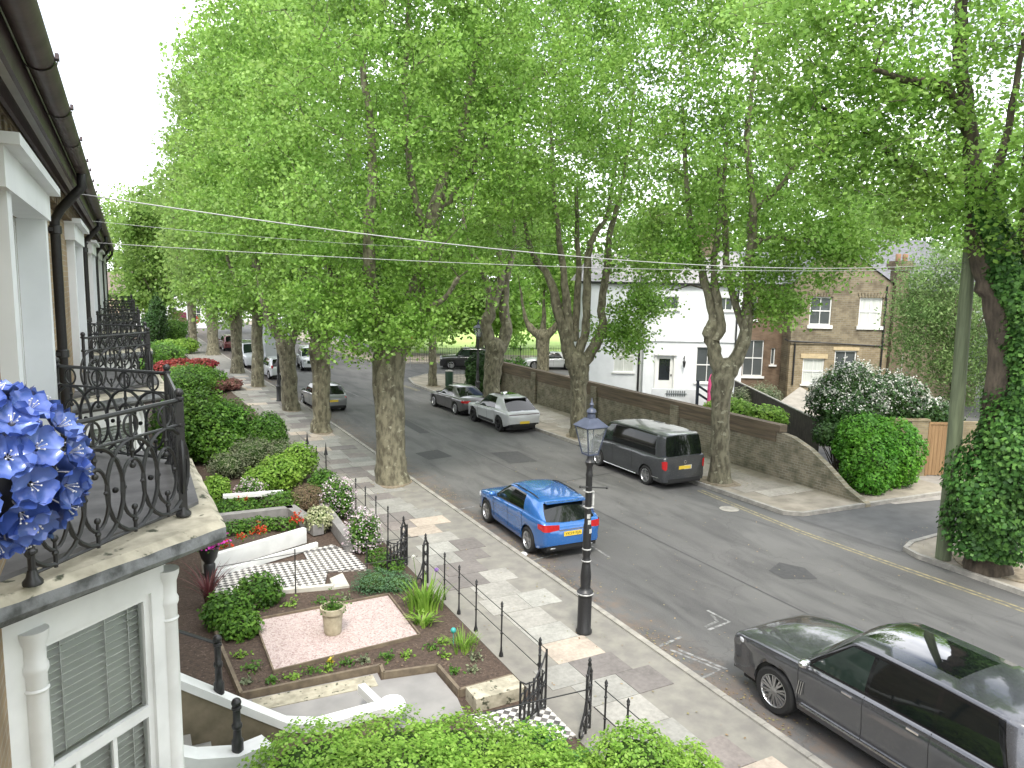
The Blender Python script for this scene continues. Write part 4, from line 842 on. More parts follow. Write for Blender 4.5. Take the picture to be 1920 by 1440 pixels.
window(bh, 13.85, 15.05, 1.8, 3.95, 44.4, 2, 2, sill=.14); window(bh, 13.4, 14.5, 5.2, 6.6, 44.4, 2, 2, sill=.14); window(bh, 15.5, 15.75, 2.5, 3.5, 44.4, 1, 1, sill=.1)
mb = MB(); mb.box(16.75, 42.95, 3.06, 18.3, 42.998, 3.32); mb.box(18.6, 42.96, 3.56, 20.1, 42.998, 3.75); mb.build('lintel', M('yellow_stone', (.58, .46, .28), .85), bh)
for (a, b) in ((17.0, 18.4), (19.84, 21.33)):
    mb = MB()
    for k in range(9): x = a + (b - a) * (k + .5) / 9; mb.beam((x, 42.97, 6.63), (x + (k - 4) * .022, 42.97, 6.90), .12, .05, up=(0, 1, 0))
    mb.build('arch', BRKH, bh)
mb = MB()      # tall external chimney stack on the right with cap and pots
mb.box(21.78, 42.7, 0, 22.5, 43.5, 8.25); mb.box(21.66, 42.58, 8.25, 22.62, 43.62, 8.40); mb.box(21.6, 42.52, 8.40, 22.68, 43.68, 8.62); mb.box(21.70, 42.6, 8.62, 22.58, 43.6, 8.74)
ch = mb.build('chimney', BRKS, bh)
mb = MB()
for k in range(2): mb.lathe([(.13, 0), (.15, .35), (.12, .4)], 10, (21.95 + .4 * k, 43.1, 8.74))
mb.build('chimney_pot', M('terracotta', (.30, .17, .10), .8), ch)
mb = MB(); mb.tube([(21.4, 42.93, .5), (21.4, 42.93, 7.3)], .05, 8); mb.tube([(16.35, 42.93, 1.5), (16.35, 42.93, 3.9), (16.0, 43.6, 4.1)], .05, 8); mb.tube([(16.0, 42.94, 4.05), (21.4, 42.94, 3.86)], .035, 6); mb.build('downpipe', IRON, bh)
mb = MB(); mb.add([(21.95, 42.9, 7.35), (18.92, 42.9, 9.42), (18.92, 50, 9.42), (21.95, 50, 7.35), (15.9, 42.9, 7.35), (17.9, 42.9, 9.42), (17.9, 50, 9.42), (15.9, 50, 7.35)], [(0, 3, 2, 1), (1, 2, 6, 5), (5, 6, 7, 4)])
mb.add([(12.9, 44.1, 7.3), (16.0, 44.1, 7.3), (16.0, 47.5, 9.3), (12.9, 47.5, 9.3)], [(0, 1, 2, 3)])
mb.build('roof', SLATE, bh)
bh2 = bld('brick_house', 'taller slate-roofed house block behind the brick chimney, half hidden by the weeping tree')
mb = MB(); wall_with_holes(mb, 22.2, 29, 0, 7.2, 46, 46.3, [(23.1, 24.1, 5.0, 6.6), (23.0, 24.3, 1.4, 3.6)]); mb.box(28.7, 46.3, 0, 29, 54, 7.2); mb.build('wall', BRKH, bh2)
window(bh2, 23.1, 24.1, 5.0, 6.6, 46, 2, 2, sill=.15); window(bh2, 23.0, 24.3, 1.4, 3.6, 46, 2, 2)
mb = MB(); mb.add([(21.9, 45.6, 7.2), (29.4, 45.6, 7.2), (27, 50, 10.4), (20.5, 50, 10.4), (29.4, 55, 7.2), (16, 55, 7.2), (19.5, 45.9, 8.7), (18, 50, 10.4)], [(0, 1, 2, 3), (1, 4, 2), (0, 3, 7, 6)]); mb.box(21.9, 45.5, 7.08, 29.4, 45.62, 7.2); mb.build('roof', SLATE, bh2)
mb = MB(); mb.box(19.3, 49.0, 8.9, 20.1, 50, 11.4); mb.build('chimney', BRKS, bh2)

# garden wall with dark coping and buttresses, ramped down at its near end
gw = thing('garden_wall', 'long mossy brick garden wall along the far pavement, ramping down at its near end', 'wall', (21.2, 15.4, 0))
GWM = brick_mat('mossy_brick', (0.27, 0.235, 0.17), (0.17, 0.155, 0.115), (0.29, 0.27, 0.22), plane='YZ', soot=(0.075, 0.078, 0.05), bw=.26, bh=.09, ms=.012)
GW2 = M('coping_boards', (0.19, 0.145, 0.10), .9, c2=(0.10, 0.08, 0.06), scale=3, stretch=(1, .2, 4), bmp=.2)
prof = [(0.0, .12), (.8, .45), (1.6, 1.0), (2.4, 1.45), (3.2, 1.72), (3.9, 1.80)]
mb = MB(); n = len(prof)
P = prof + [(28.3, 1.80)]
vs = []; 
for (y, z) in P: vs += [(0, y, 0), (.24, y, 0), (.24, y, z), (0, y, z)]
fs = []
for i in range(len(P) - 1):
    a = i * 4; b = a + 4; fs += [(a, a + 3, b + 3, b), (a + 1, b + 1, b + 2, a + 2), (a + 3, a + 2, b + 2, b + 3)]
fs += [(0, 1, 2, 3), tuple(4 * (len(P) - 1) + k for k in (3, 2, 1, 0))]
mb.add(vs, fs); mb.build('brickwork', GWM, gw)
mb = MB(); mb.box(-.05, 3.9, 1.42, -.003, 28.3, 1.80); mb.box(-.07, 3.7, 1.802, .30, 28.3, 2.06); mb.build('coping', GW2, gw)
for yy in (9.3, 15.6, 21.9, 27.6):
    mb = MB(); mb.box(-.14, yy, 0, -.052, yy + .5, 1.9); mb.build('buttress', GWM, gw)
# ------------------------------------------------------------------ vehicles (local x forward, y left, z up)
def paint(name, c, rough=0.28, metal=0.35, coat=1.0):
    if name in MATS: return MATS[name]
    m = bpy.data.materials.new(name); n, l, b, o = nodes_of(m)
    nz = noise(n, l, 1.2, 3); d = noise(n, l, 24, 5)
    c2 = tuple(min(1, v * 1.05 + .01) for v in c)
    col = ramp(n, l, nz, [(.3, c), (.7, c2)]); col = mix(n, l, ramp(n, l, d, [(.55, (0, 0, 0)), (.8, (.25, .25, .25))]), col, (.30, .29, .26))
    l.new(col, b.inputs["Base Color"]); b.inputs["Metallic"].default_value = metal; b.inputs["Roughness"].default_value = rough
    b.inputs["Coat Weight"].default_value = coat; b.inputs["Coat Roughness"].default_value = .05
    MATS[name] = m; return m
RUB = M('tyre_rubber', (.014, .014, .014), .85, scale=30)
ALLOY = M('alloy_wheel', (.55, .55, .56), .3, metal=.9, scale=20)
DALLOY = M('dark_alloy_wheel', (.03, .03, .032), .4, metal=.6, scale=20)
CHROME = M('bright_trim', (.65, .65, .66), .2, metal=1.0, scale=20)
REDL = M('red_lamp', (.50, .012, .015), .15, c2=(.38, .01, .012), scale=20, spec=.8)
CLRL = M('clear_lamp', (.55, .56, .58), .12, c2=(.4, .41, .43), scale=14, spec=.9)
YPL = M('yellow_plate', (.72, .52, .05), .4, c2=(.68, .48, .05), scale=10)
WPL = M('white_plate', (.75, .75, .72), .4, scale=10)
CGL = M('car_glass', (.008, .010, .010), .04, c2=(.005, .006, .006), scale=1, spec=.5)
CGG = M('car_glass_greenish', (.022, .034, .028), .04, c2=(.012, .02, .016), scale=1, spec=.5)
ROOFG = M('roof_glass', (.008, .009, .010), .02, scale=1, spec=1.0, coat=1.0)
def smooth(xs, ys):
    xs = np.array(xs, float); ys = np.array(ys, float)
    if xs[0] > xs[-1]: xs = xs[::-1]; ys = ys[::-1]
    def f(x):
        x = min(max(x, xs[0]), xs[-1]); i = min(max(int(np.searchsorted(xs, x)) - 1, 0), len(xs) - 2)
        h = xs[i + 1] - xs[i]; t = (x - xs[i]) / h
        def m(k):
            if k == 0 or k == len(xs) - 1: return (ys[min(k + 1, len(xs) - 1)] - ys[max(k - 1, 0)]) / (xs[min(k + 1, len(xs) - 1)] - xs[max(k - 1, 0)])
            a = (ys[k] - ys[k - 1]) / (xs[k] - xs[k - 1]); b = (ys[k + 1] - ys[k]) / (xs[k + 1] - xs[k]); return 0 if a * b <= 0 else 2 * a * b / (a + b)
        return (2 * t ** 3 - 3 * t * t + 1) * ys[i] + (t ** 3 - 2 * t * t + t) * h * m(i) + (-2 * t ** 3 + 3 * t * t) * ys[i + 1] + (t ** 3 - t * t) * h * m(i + 1)
    return f
def wheel(par, x, y, r, w, side, rim=ALLOY, spokes=5, dbl=False):
    wt = bpy.data.objects.new('wheel', None); COL.objects.link(wt); wt.parent = par; wt.location = (x, y, r); wt.empty_display_size = .1
    wt.rotation_euler = (0, 0, 0 if side > 0 else math.pi)
    rr = r * .70
    mb = MB(); mb.lathe([(rr, -w / 2), (r * .90, -w / 2), (r * .97, -w * .42), (r, -w * .30), (r, w * .30), (r * .97, w * .42), (r * .90, w / 2), (rr, w / 2 - .005), (rr - .02, w * .40)], 28, mi=0, axis='Y', cap=False); mb.build('tyre', RUB, wt)
    mb = MB(); mb.lathe([(rr + .003, w / 2 - .012), (rr - .015, w / 2 - .004), (rr - .03, w / 2 - .03), (rr - .04, w * .1), (.05, w * .05)], 28, axis='Y', cap=False)
    o = w / 2
    for k in range(spokes):
        for dd in ((-.12, .12) if dbl else (0,)):
            a = 2 * math.pi * k / spokes + .3; p = (math.cos(a) * .04, o - .035, math.sin(a) * .04); q = (math.cos(a + dd) * (rr - .025), o - .028, math.sin(a + dd) * (rr - .025))
            mb.beam(p, q, .05 if not dbl else .028, .035, up=(0, 1, 0))
    mb.lathe([(.075, o - .06), (.07, o - .02), (.03, o - .012), (.0001, o - .012)], 14, axis='Y', cap=False); mb.build('rim', rim, wt)
    mb = MB(); mb.lathe([(rr - .05, .0), (.02, .0)], 20, axis='Y', cap=False); mb.build('brake_disc', BLACK, wt)
def car(name, label, S, loc, rz, body, group=None, cat='car'):
    t = thing(name, label, cat, loc, rz, group)
    L2 = S['len'] / 2; fw, rw, wr = S['fw'], S['rw'], S['wr']; W0 = S['w'] / 2
    Wf = smooth(*S['plan']); Zs = smooth(*S['belt']); Zt = smooth(*S['deck']); Zb = smooth(*S['bot'])
    xs = set(np.linspace(-L2, L2, 44).tolist())
    for c in (fw, rw):
        for k in range(17): xs.add(c + (wr + .075) * math.cos(math.pi * k / 16))
    for e in (.0, .03, .07, .12, .19, .27): xs.add(L2 - e); xs.add(-L2 + e)
    xs = sorted(xs, reverse=True); arch = wr + .065
    def sect(x):
        w = Wf(x) * W0; zs, zt, zb = Zs(x), Zt(x), Zb(x); za = -1
        for c in (fw, rw):
            if abs(x - c) < arch: za = max(za, wr + math.sqrt(arch * arch - (x - c) ** 2))
        h = zs - zb; fl = 0.0
        for c in (fw, rw):
            fl = max(fl, .022 * max(0, 1 - abs(x - c) / (arch * 1.6)))
        pts = [(w * .935, zb), (w * .975, zb + .16 * h), (w * .965 + fl, zb + .40 * h), (w * .985 + fl, zb + .66 * h), (w + fl * .6, zb + .80 * h), (w * .985, zs - .055), (w * .945, zs - .008), (w * .88, zs + .25 * (zt - zs)), (w * .62, zs + .8 * (zt - zs)), (w * .3, zt), (0, zt + .012)]
        pts = [(a, max(b, za)) for a, b in pts]
        if x > L2 - .001 or x < -L2 + .001: pass
        return pts
    secs = [sect(x) for x in xs]; m = len(secs[0])
    mb = MB(); sill_i = S.get('cladding', 0)
    for sgn in (1, -1):
        vs = []
        for x, s_ in zip(xs, secs): vs += [(x, sgn * a, b) for a, b in s_]
        fs = [];
        for i in range(len(xs) - 1):
            for j in range(m - 1):
                q = (i * m + j, i * m + j + 1, (i + 1) * m + j + 1, (i + 1) * m + j); q = q if sgn < 0 else q[::-1]; fs.append((q, 1 if j < sill_i else 0))
        o = len(mb.v); mb.v.extend(vs)
        for q, mi in fs: mb.f.append(tuple(o + k for k in q)); mb.m.append(mi); mb.sm.append(True)
        for idx, rev in ((0, sgn < 0), (len(xs) - 1, sgn > 0)):      # close nose and tail
            ring = [o + idx * m + j for j in range(m)]; x = xs[idx]; zb = secs[idx][0][1]; c = len(mb.v); mb.v.append((x, 0, zb)); f = ring + [c]; mb.f.append(tuple(f[::-1] if rev else f)); mb.m.append(0); mb.sm.append(False)
    # greenhouse
    G = S['gh']; n = len(G['bx']); YB, YR = G['yb'], G['yr']; fbx, frx, rbx, rrx = G['fx'][0], G['fx'][1], G['rx'][0], G['rx'][1]; zr = smooth(*G['roof']); bow = G.get('bow', .10); rbow = G.get('rbow', .05)
    def ybelt(x): return Wf(x) * W0 * YB
    bel, rof, typ = [], [], []
    nf = 4; CR = .045
    for i in range(nf): u = i / (nf - 1) * .93; yb, yr = ybelt(fbx) * u, YR * u * W0; bel.append((fbx - bow * u * u, yb)); rof.append((frx - bow * .7 * u * u, yr)); 
    typ += ['F'] * (nf - 1) + ['P']
    for k in range(n): bel.append((G['bx'][k], ybelt(G['bx'][k]))); rof.append((G['tx'][k], W0 * YR)); typ.append(G['ty'][k] if k < n - 1 else 'P2')
    for i in range(nf): u = .90 * (1 - i / (nf - 1)); bel.append((rbx + rbow * u * u, ybelt(rbx) * u)); rof.append((rrx + rbow * u * u, YR * u * W0)); 
    typ += ['R'] * (nf - 1)
    levels = [-.04, 0, .06, .3, .6, .88, .96, 1.0]; K = len(bel)
    glass = {}
    for sgn in (1, -1):
        grid = []
        for v in levels:
            row = []
            for i in range(K):
                (xb, yb), (xr, yr) = bel[i], rof[i]; z0 = Zs(xb) if typ[min(i, K - 2)] not in ('F', 'R') else Zs(xb) * .5 + Zt(xb) * .5 + .0; z1 = zr(xr); vv = max(v, 0); x = xb + (xr - xb) * vv; y = yb + (yr - yb) * vv + .035 * math.sin(math.pi * min(1, vv)) * (yb / W0 if yb else 0); z = z0 + (z1 - z0) * v
                if v == 1.0: y *= .975
                if v == 1.0: z += .012
                if i < nf: z += CR * (1 - (i / (nf - 1)) ** 2) * vv
                if i >= K - nf: z += CR * (1 - (1 - (i - K + nf) / (nf - 1)) ** 2) * vv
                row.append((x, sgn * y, z))
            grid.append(row)
        for a in range(len(levels) - 1):
            for i in range(K - 1):
                q = [grid[a][i], grid[a][i + 1], grid[a + 1][i + 1], grid[a + 1][i]]; q = q if sgn < 0 else q[::-1]
                ty = typ[i]; mi = 0
                isg = (ty in ('F', 'R') and 1 <= a <= 5) or (ty[0] == 'W' and 2 <= a <= 4)
                if isg:
                    key = (ty, sgn) if ty[0] == 'W' else (ty, 0); glass.setdefault(key, MB()).add(q, [(0, 1, 2, 3)], 0, True); continue
                if ty == 'K' and 1 <= a <= 5: mi = 1
                if ty[0] in 'W' and a in (1, 5): mi = 1 if G.get('blacktrim', True) else 0
                if ty == 'P' and 1 <= a <= 5 and G.get('blackA', False): mi = 1
                mb.add(q, [(0, 1, 2, 3)], mi, True)
        # roof: rows across the car, columns matching the points of the screen edges
        top = grid[-1]; fr_ = [1, .6667, .3333, 0]
        rows = [[top[nf - 1 - c] for c in range(nf)]]
        for i in range(nf, K - nf):
            x, y, z = top[i]; px_, py_ = (top[i - 1][0], top[i - 1][1]) if i > nf else (x, y); gaps = max(1, int(abs(px_ - x) / .16))
            for g_ in range(1, gaps + 1):
                xx, yy = px_ + (x - px_) * g_ / gaps, py_ + (y - py_) * g_ / gaps; zz = zr(xx) + .012 if g_ < gaps else z
                rows.append([(xx, yy * f, zz + CR * (1 - f * f)) for f in fr_])
        rows.append([top[K - nf + c] for c in range(nf)])
        for r_ in range(len(rows) - 1):
            for c in range(nf - 1):
                q = [rows[r_][c], rows[r_ + 1][c], rows[r_ + 1][c + 1], rows[r_][c + 1]]
                mb.add(q if sgn < 0 else q[::-1], [(0, 1, 2, 3)], 2 if (S.get('roofmat') and c >= S.get('roofc', 0) and min(p[0] for p in q) > S.get('roofx', -9) and r_ > 0) else 0, True)
    bo = mb.build('body', [body, GBLACK, S.get('roofmat') or body], t, sharp=50)
    # weld for clean shading
    bm = bmesh.new(); bm.from_mesh(bo.data); bmesh.ops.remove_doubles(bm, verts=bm.verts, dist=.0015); bmesh.ops.recalc_face_normals(bm, faces=bm.faces); bm.to_mesh(bo.data); bm.free()
    try: bo.data.set_sharp_from_angle(angle=rad(55))
    except Exception: pass
    for (ty, sg), g in glass.items():
        o = g.build({'F': 'windscreen', 'R': 'rear_window'}.get(ty, 'side_window'), S.get('sideglass', CGL) if ty[0] == 'W' and ty != 'W1' else (CGG if ty in ('W1', 'F') else CGL), t)
        bm = bmesh.new(); bm.from_mesh(o.data); bmesh.ops.remove_doubles(bm, verts=bm.verts, dist=.0015); bm.to_mesh(o.data); bm.free()
    # dark underbody and arch liners
    mb = MB(); mb.box(-L2 + .22, -W0 * .74, .17, L2 - .22, W0 * .74, .50); mb.box(-L2 + .5, -W0 * .9, .45, L2 - .5, W0 * .9, .60)
    for c in (fw, rw): mb.box(c - .46, -W0 * .90, .5, c + .46, W0 * .90, min(.78, Zs(c) - .12))
    mb.build('underbody', BLACK, t)
    for c in (fw, rw):
        for sgn in (1, -1): wheel(t, c, sgn * (W0 - S['tw'] / 2 - .01), wr, S['tw'], sgn, S.get('rim', ALLOY), S.get('spokes', 5), S.get('dbl', False))
    # bumpers' dark lower parts
    mb = MB(); zb = Zb(-L2)
    for sx in (1, -1): mb.box(sx * (L2 - .30) - .27, -W0 * .80, Zb(sx * L2) - .07, sx * (L2 - .30) + .27, W0 * .80, Zb(sx * L2) + .03)
    mb.build('bumper_valance', BLACK, t)
    # panel gaps
    mb = MB()
    for x in S.get('seams', []):
        for sgn in (1, -1):
            s_ = sect(x); pts = [(x, sgn * (a + .002), b) for a, b in s_[1:7]]; mb.tube(pts, .005, 4)
    if S.get('seams'): mb.build('door_seams', BLACK, t)
    for x in S.get('handles', []):
        for sgn in (1, -1):
            s_ = sect(x); y = s_[5][0]; z = s_[5][1] - .04; mb = MB(); mb.beam((x - .09, sgn * (y + .018), z), (x + .09, sgn * (y + .018), z + .005), .022, .028); mb.build('door_handle', S.get('handlemat', body), t)
    # mirrors
    for sgn in (1, -1):
        x = S['mirror']; y = ybelt(x) + .02; mb = MB(); z = Zs(x) + .10
        mb.sphere((0, 0, 0), 1.0, 12, 8); mb.v = [(x + v[0] * .085, sgn * (y + .15) + v[1] * .12, z + v[2] * .075) for v in mb.v]; mb.beam((x, sgn * y, z - .06), (x, sgn * (y + .1), z - .03), .05, .04); mb.build('door_mirror', S.get('mirrormat', body), t)
    S['_W'] = Wf; S['_sect'] = sect
    return t
def lump(par, name, mat, c, s, rz=0.0, n=14):
    """rounded lens or housing"""
    mb = MB(); mb.sphere((0, 0, 0), 1.0, n, 8)
    def se(v, p): return math.copysign(abs(v) ** p, v)
    ca, sa = math.cos(rz), math.sin(rz); o = []
    for v in mb.v:
        x, y, z = se(v[0], .6) * s[0], se(v[1], .6) * s[1], se(v[2], .6) * s[2]; o.append((c[0] + x * ca - y * sa, c[1] + x * sa + y * ca, c[2] + z))
    mb.v = o; return mb.build(name, mat, par)
def wrap_lamp(par, S, x0, z0, z1, yin, mat=None, name='tail_light', end=-1):
    """lens that follows the body side round the corner on to the tail (end=-1) or nose (end=1)"""
    L2 = S['len'] / 2; sect = S['_sect']
    def yat(x, z):
        p = sect(x)
        for (a, b), (c, d) in zip(p[:7], p[1:8]):
            if b <= z <= d and d > b: return a + (c - a) * (z - b) / (d - b)
        return p[5][0]
    for sgn in (1, -1):
        cols = [(x0 + (end * L2 - x0) * u, None) for u in (0, .25, .5, .75, .9, 1.0)]; V = []
        for x, _ in cols:
            u = (x - x0) / (end * L2 - x0); a = z0 + (z1 - z0) * .22 * (1 - u); b = z1 - (z1 - z0) * .12 * (1 - u)
            V.append([(x + end * .006 * u, sgn * (yat(x, z) + .007), z) for z in (a, (a + b) / 2, b)])
        ye = yat(end * L2, z1)
        for k in range(1, 4):
            t_ = k / 3; y = ye + (yin - ye) * t_; a = z0 + (z1 - z0) * .16 * t_; b = z1 - (z1 - z0) * .14 * t_; V.append([(end * (L2 + .009), sgn * y, z) for z in (a, (a + b) / 2, b)])
        mb = MB(); n_ = len(V); vs = [p for c_ in V for p in c_]; fs = []
        for i in range(n_ - 1):
            for j in range(2): q = (3 * i + j, 3 * i + j + 1, 3 * i + 4 + j, 3 * i + 3 + j); fs.append(q if sgn * end > 0 else q[::-1])
        mb.add(vs, fs, 0, True); mb.build(name, mat or REDL, par)
def plate(par, x, z, mat, text=None, w=.52, h=.115, tilt=0.0):
    s = 1 if x > 0 else -1; mb = MB(); mb.box(x - .008, -w / 2, z - h / 2, x + .008, w / 2, z + h / 2); p = mb.build('number_plate', mat, par)
    if text:
        cu = bpy.data.curves.new('registration', 'FONT'); cu.body = text; cu.size = .10; cu.align_x = 'CENTER'; cu.align_y = 'CENTER'; cu.extrude = .001
        tmp = bpy.data.objects.new('tmp', cu); COL.objects.link(tmp); bpy.context.view_layer.update(); me = bpy.data.meshes.new_from_object(tmp.evaluated_get(bpy.context.evaluated_depsgraph_get())); bpy.data.objects.remove(tmp)
        me.materials.clear(); me.materials.append(BLACK); o = bpy.data.objects.new('registration', me); COL.objects.link(o); o.parent = p
        o.rotation_euler = (rad(90), 0, rad(90 if s > 0 else -90)); o.location = (x + s * .0095, 0, z)
        sx = .47 / max(.01, o.dimensions.x); o.scale = (sx, 1.0, 1.0)
    return p
PLAN = lambda L, f=.84, r=.88: ([-L, -L + .04, -L + .15, -L + .4, -L + .9, 0, L - 1.0, L - .5, L - .22, L - .07, L], [r - .10, r, .945, .985, 1.0, 1.0, .99, .955, .89, f - .02, f - .14])
def PL_BOT(L, s, f, r): return ([-L, -L + .12, -L + .5, L - .6, L - .15, L], [r + .06, r, s, s, f, f + .05])
# big grey luxury 4x4 in the foreground
PG = paint('graphite_paint', (.085, .088, .098), .22, .6); L = 2.6
SP = dict(roofmat=ROOFG, roofx=-1.25, roofc=1, sideglass=CGL, len=5.2, w=2.02, fw=1.50, rw=-1.62, wr=.395, tw=.27, plan=PLAN(L, .90, .92), belt=([-2.6, -2.4, -1.5, 0, 1.2, 1.6, 2.2, 2.5, 2.6], [1.00, 1.14, 1.18, 1.16, 1.12, 1.10, 1.04, .97, .80]),
          deck=([-2.6, -2.3, -1.5, 0, .95, 1.25, 1.7, 2.2, 2.48, 2.6], [1.03, 1.2, 1.24, 1.2, 1.19, 1.185, 1.165, 1.10, 1.00, .82]), bot=PL_BOT(L, .33, .30, .40),
          gh=dict(yb=.93, yr=.735, fx=(1.18, .40), rx=(-2.42, -2.18), bx=[.98, .88, -.10, -.16, -1.12, -1.18, -2.06, -2.12], tx=[.28, .16, -.12, -.18, -1.10, -1.16, -1.82, -1.92], ty=['K', 'W1', 'K', 'W2', 'K', 'W3', 'K'], roof=([-2.3, -1.8, -.6, .1, .5], [1.72, 1.775, 1.80, 1.79, 1.74]), bow=.16),
          seams=[1.02, -.13, -1.15], handles=[.12, -.92], handlemat=CHROME, mirror=.82, mirrormat=CHROME, spokes=10, dbl=True)
c = car('grey_suv', 'large graphite grey 4x4 parked in the foreground with a dark glass roof', SP, (10.27, 6.65, 0), rad(90), PG)
for sgn in (1, -1): lump(c, 'headlight', CLRL, (2.36, sgn * .80, .90), (.15, .10, .05), sgn * -.5); lump(c, 'tail_light', REDL, (-2.50, sgn * .88, 1.0), (.08, .09, .16))
mb = MB(); mb.box(2.55, -.5, .70, 2.62, .5, .86); mb.build('grille', BLACK, c)
for sgn in (1, -1):
    mb = MB(); s_ = SP['_sect']; mb.tube([(x, sgn * (s_(x)[1][0] + .012), s_(x)[1][1]) for x in (.95, .5, 0, -.5, -1.0)], .022, 6); mb.build('sill_trim', CHROME, c)
    mb = MB(); mb.tube([(x, sgn * (s_(x)[5][0] + .0), s_(x)[5][1] + .03) for x in (2.1, 1.6, 1.2, .5, -.3, -1.2, -2.0, -2.3)], .008, 5); mb.build('belt_trim', PG, c)
    mb = MB(); 
    for k in range(3): mb.beam((1.02 - k * .04, sgn * (s_(.9)[4][0] - .002), .62), (.98 - k * .04, sgn * (s_(.9)[4][0] - .002), .86), .014, .012)
    mb.build('wing_vent', CHROME, c)
mb = MB(); mb.box(-1.95, -.02, 1.80, -1.75, .02, 1.87); mb.build('aerial', BLACK, c); plate(c, 2.625, .55, WPL)
# blue compact crossover
PB = paint('blue_paint', (.018, .12, .38), .25, .3); L = 2.21
SB = dict(len=4.42, w=1.80, fw=1.34, rw=-1.36, wr=.345, tw=.23, plan=PLAN(L, .84, .91), belt=([-2.21, -2.12, -1.9, -1.2, 0, .9, 1.5, 2.0, 2.21], [.82, .99, 1.07, 1.07, 1.01, .96, .90, .81, .60]),
          deck=([-2.21, -2.1, -1.8, 0, .7, 1.2, 1.7, 2.05, 2.21], [.86, .99, 1.06, 1.07, 1.05, 1.01, .92, .79, .62]), bot=PL_BOT(L, .26, .24, .36),
          gh=dict(yb=.94, yr=.745, fx=(1.02, .25), rx=(-2.13, -1.74), bx=[.80, .70, -.12, -.19, -1.06, -1.34, -1.90], tx=[.10, -.06, -.18, -.25, -.92, -1.12, -1.60], ty=['K', 'W1', 'K', 'W2', 'B', 'B'], roof=([-1.8, -1.4, -.6, 0, .3], [1.385, 1.435, 1.475, 1.46, 1.41]), bow=.16, rbow=.08),
          seams=[.80, -.16, -1.05], handles=[-.0, -.92], mirror=.62, spokes=5, dbl=True)
c = car('blue_hatchback', 'metallic blue crossover parked at the near kerb beside the lamp post', SB, (10.06, 17.72, 0), rad(88), PB)
for sgn in (1, -1): 
    lump(c, 'headlight', CLRL, (1.95, sgn * .70, .72), (.2, .12, .07), sgn * -.5)
    mb = MB(); mb.tube([(-1.45, sgn * .60, 1.445), (-1.2, sgn * .61, 1.50), (-.3, sgn * .625, 1.515), (.0, sgn * .60, 1.475)], .014, 6); mb.build('roof_rail', BLACK, c)
    lump(c, 'exhaust_tip', CHROME, (-2.14, sgn * .55, .33), (.06, .09, .03))
wrap_lamp(c, SB, -1.93, .79, .98, .40); plate(c, -2.222, .70, YPL, 'YK59 FJA'); mb = MB(); mb.box(-2.232, -.40, .80, -2.205, .40, .822); mb.build('chrome_strip', CHROME, c)
mb = MB(); mb.lathe([(.04, -.004), (.085, -.004), (.085, .006), (.04, .006)], 18, (-2.205, .60, .60), axis='X', cap=False); mb.build('round_sticker', WPL, c)
mb = MB(); mb.box(-1.88, -.60, 1.41, -1.70, .60, 1.435); mb.build('spoiler', PB, c)
mb = MB(); mb.box(-2.17, -.72, .30, -2.13, .72, .44); mb.build('diffuser', BLACK, c)
for (y, z, r) in ((.38, 1.06, .13), (.10, 1.07, .17), (-.12, 1.05, .12)): pass
# dark people-carrier van
PD = paint('dark_grey_paint', (.042, .046, .052), .3, .3); L = 2.45
SV = dict(roofmat=paint('van_roof_sky_tone', (.11, .115, .12), .3, .3), roofc=0, len=4.95, w=1.90, fw=1.53, rw=-1.47, wr=.345, tw=.23, plan=([-2.475, -2.45, -2.38, -2.2, 0, 1.5, 2.0, 2.3, 2.475], [.90, .945, .985, 1, 1, 1, .96, .90, .76]), belt=([-2.475, -2.4, -1, 0, 1.2, 1.7, 2.1, 2.3, 2.475], [1.16, 1.18, 1.18, 1.17, 1.14, 1.10, 1.02, .93, .66]),  # roof paler than the body: sky reflection put into its colour
          deck=([-2.475, -2.4, 0, 1.3, 1.75, 2.15, 2.35, 2.475], [1.18, 1.2, 1.2, 1.24, 1.19, 1.08, .96, .68]), bot=([-2.475, -2.3, 0, 2.2, 2.475], [.30, .27, .25, .25, .30]),
          gh=dict(yb=.965, yr=.84, fx=(1.68, 1.02), rx=(-2.44, -2.30), bx=[1.50, 1.42, .62, .52, -.62, -.68, -1.98, -2.22], tx=[.92, .74, .58, .50, -.60, -.66, -1.90, -2.10], ty=['K', 'W1', 'K', 'W2', 'K', 'W3', 'B'], roof=([-2.35, -2.2, -1.0, .5, 1.1], [1.84, 1.90, 1.925, 1.90, 1.83]), bow=.10, rbow=.03),
          seams=[1.45, .56, -.65], handles=[.66, .42], mirror=1.35, mirrormat=BLACK, spokes=5, dbl=True)
c = car('dark_van', 'dark grey people carrier van parked at the far kerb below the garden wall', SV, (17.14, 22.05, 0), rad(90), PD, cat='van')
for sgn in (1, -1):
    lump(c, 'headlight', CLRL, (2.25, sgn * .72, .82), (.16, .15, .12), sgn * -.4)
    mb = MB(); mb.tube([(1.05, sgn * .955, .30), (-.98, sgn * .955, .30)], .028, 8); mb.build('side_bar', CHROME, c)
    lump(c, 'side_trim', CHROME, (-2.05, sgn * .955, .42), (.2, .008, .015))
wrap_lamp(c, SV, -2.37, .72, 1.06, .78); plate(c, -2.482, .78, YPL, None); mb = MB(); mb.box(-2.485, -.30, .71, -2.478, .02, .85); mb.build('worn_patch', WPL, c); mb = MB(); mb.box(-2.49, -.70, .28, -2.46, .70, .40); mb.build('bumper_step', BLACK, c)
mb = MB(); mb.lathe([(.035, -.006), (.06, -.006), (.06, .008), (.035, .008)], 14, (-2.485, 0, .97), axis='X', cap=False); mb.build('badge', CHROME, c)
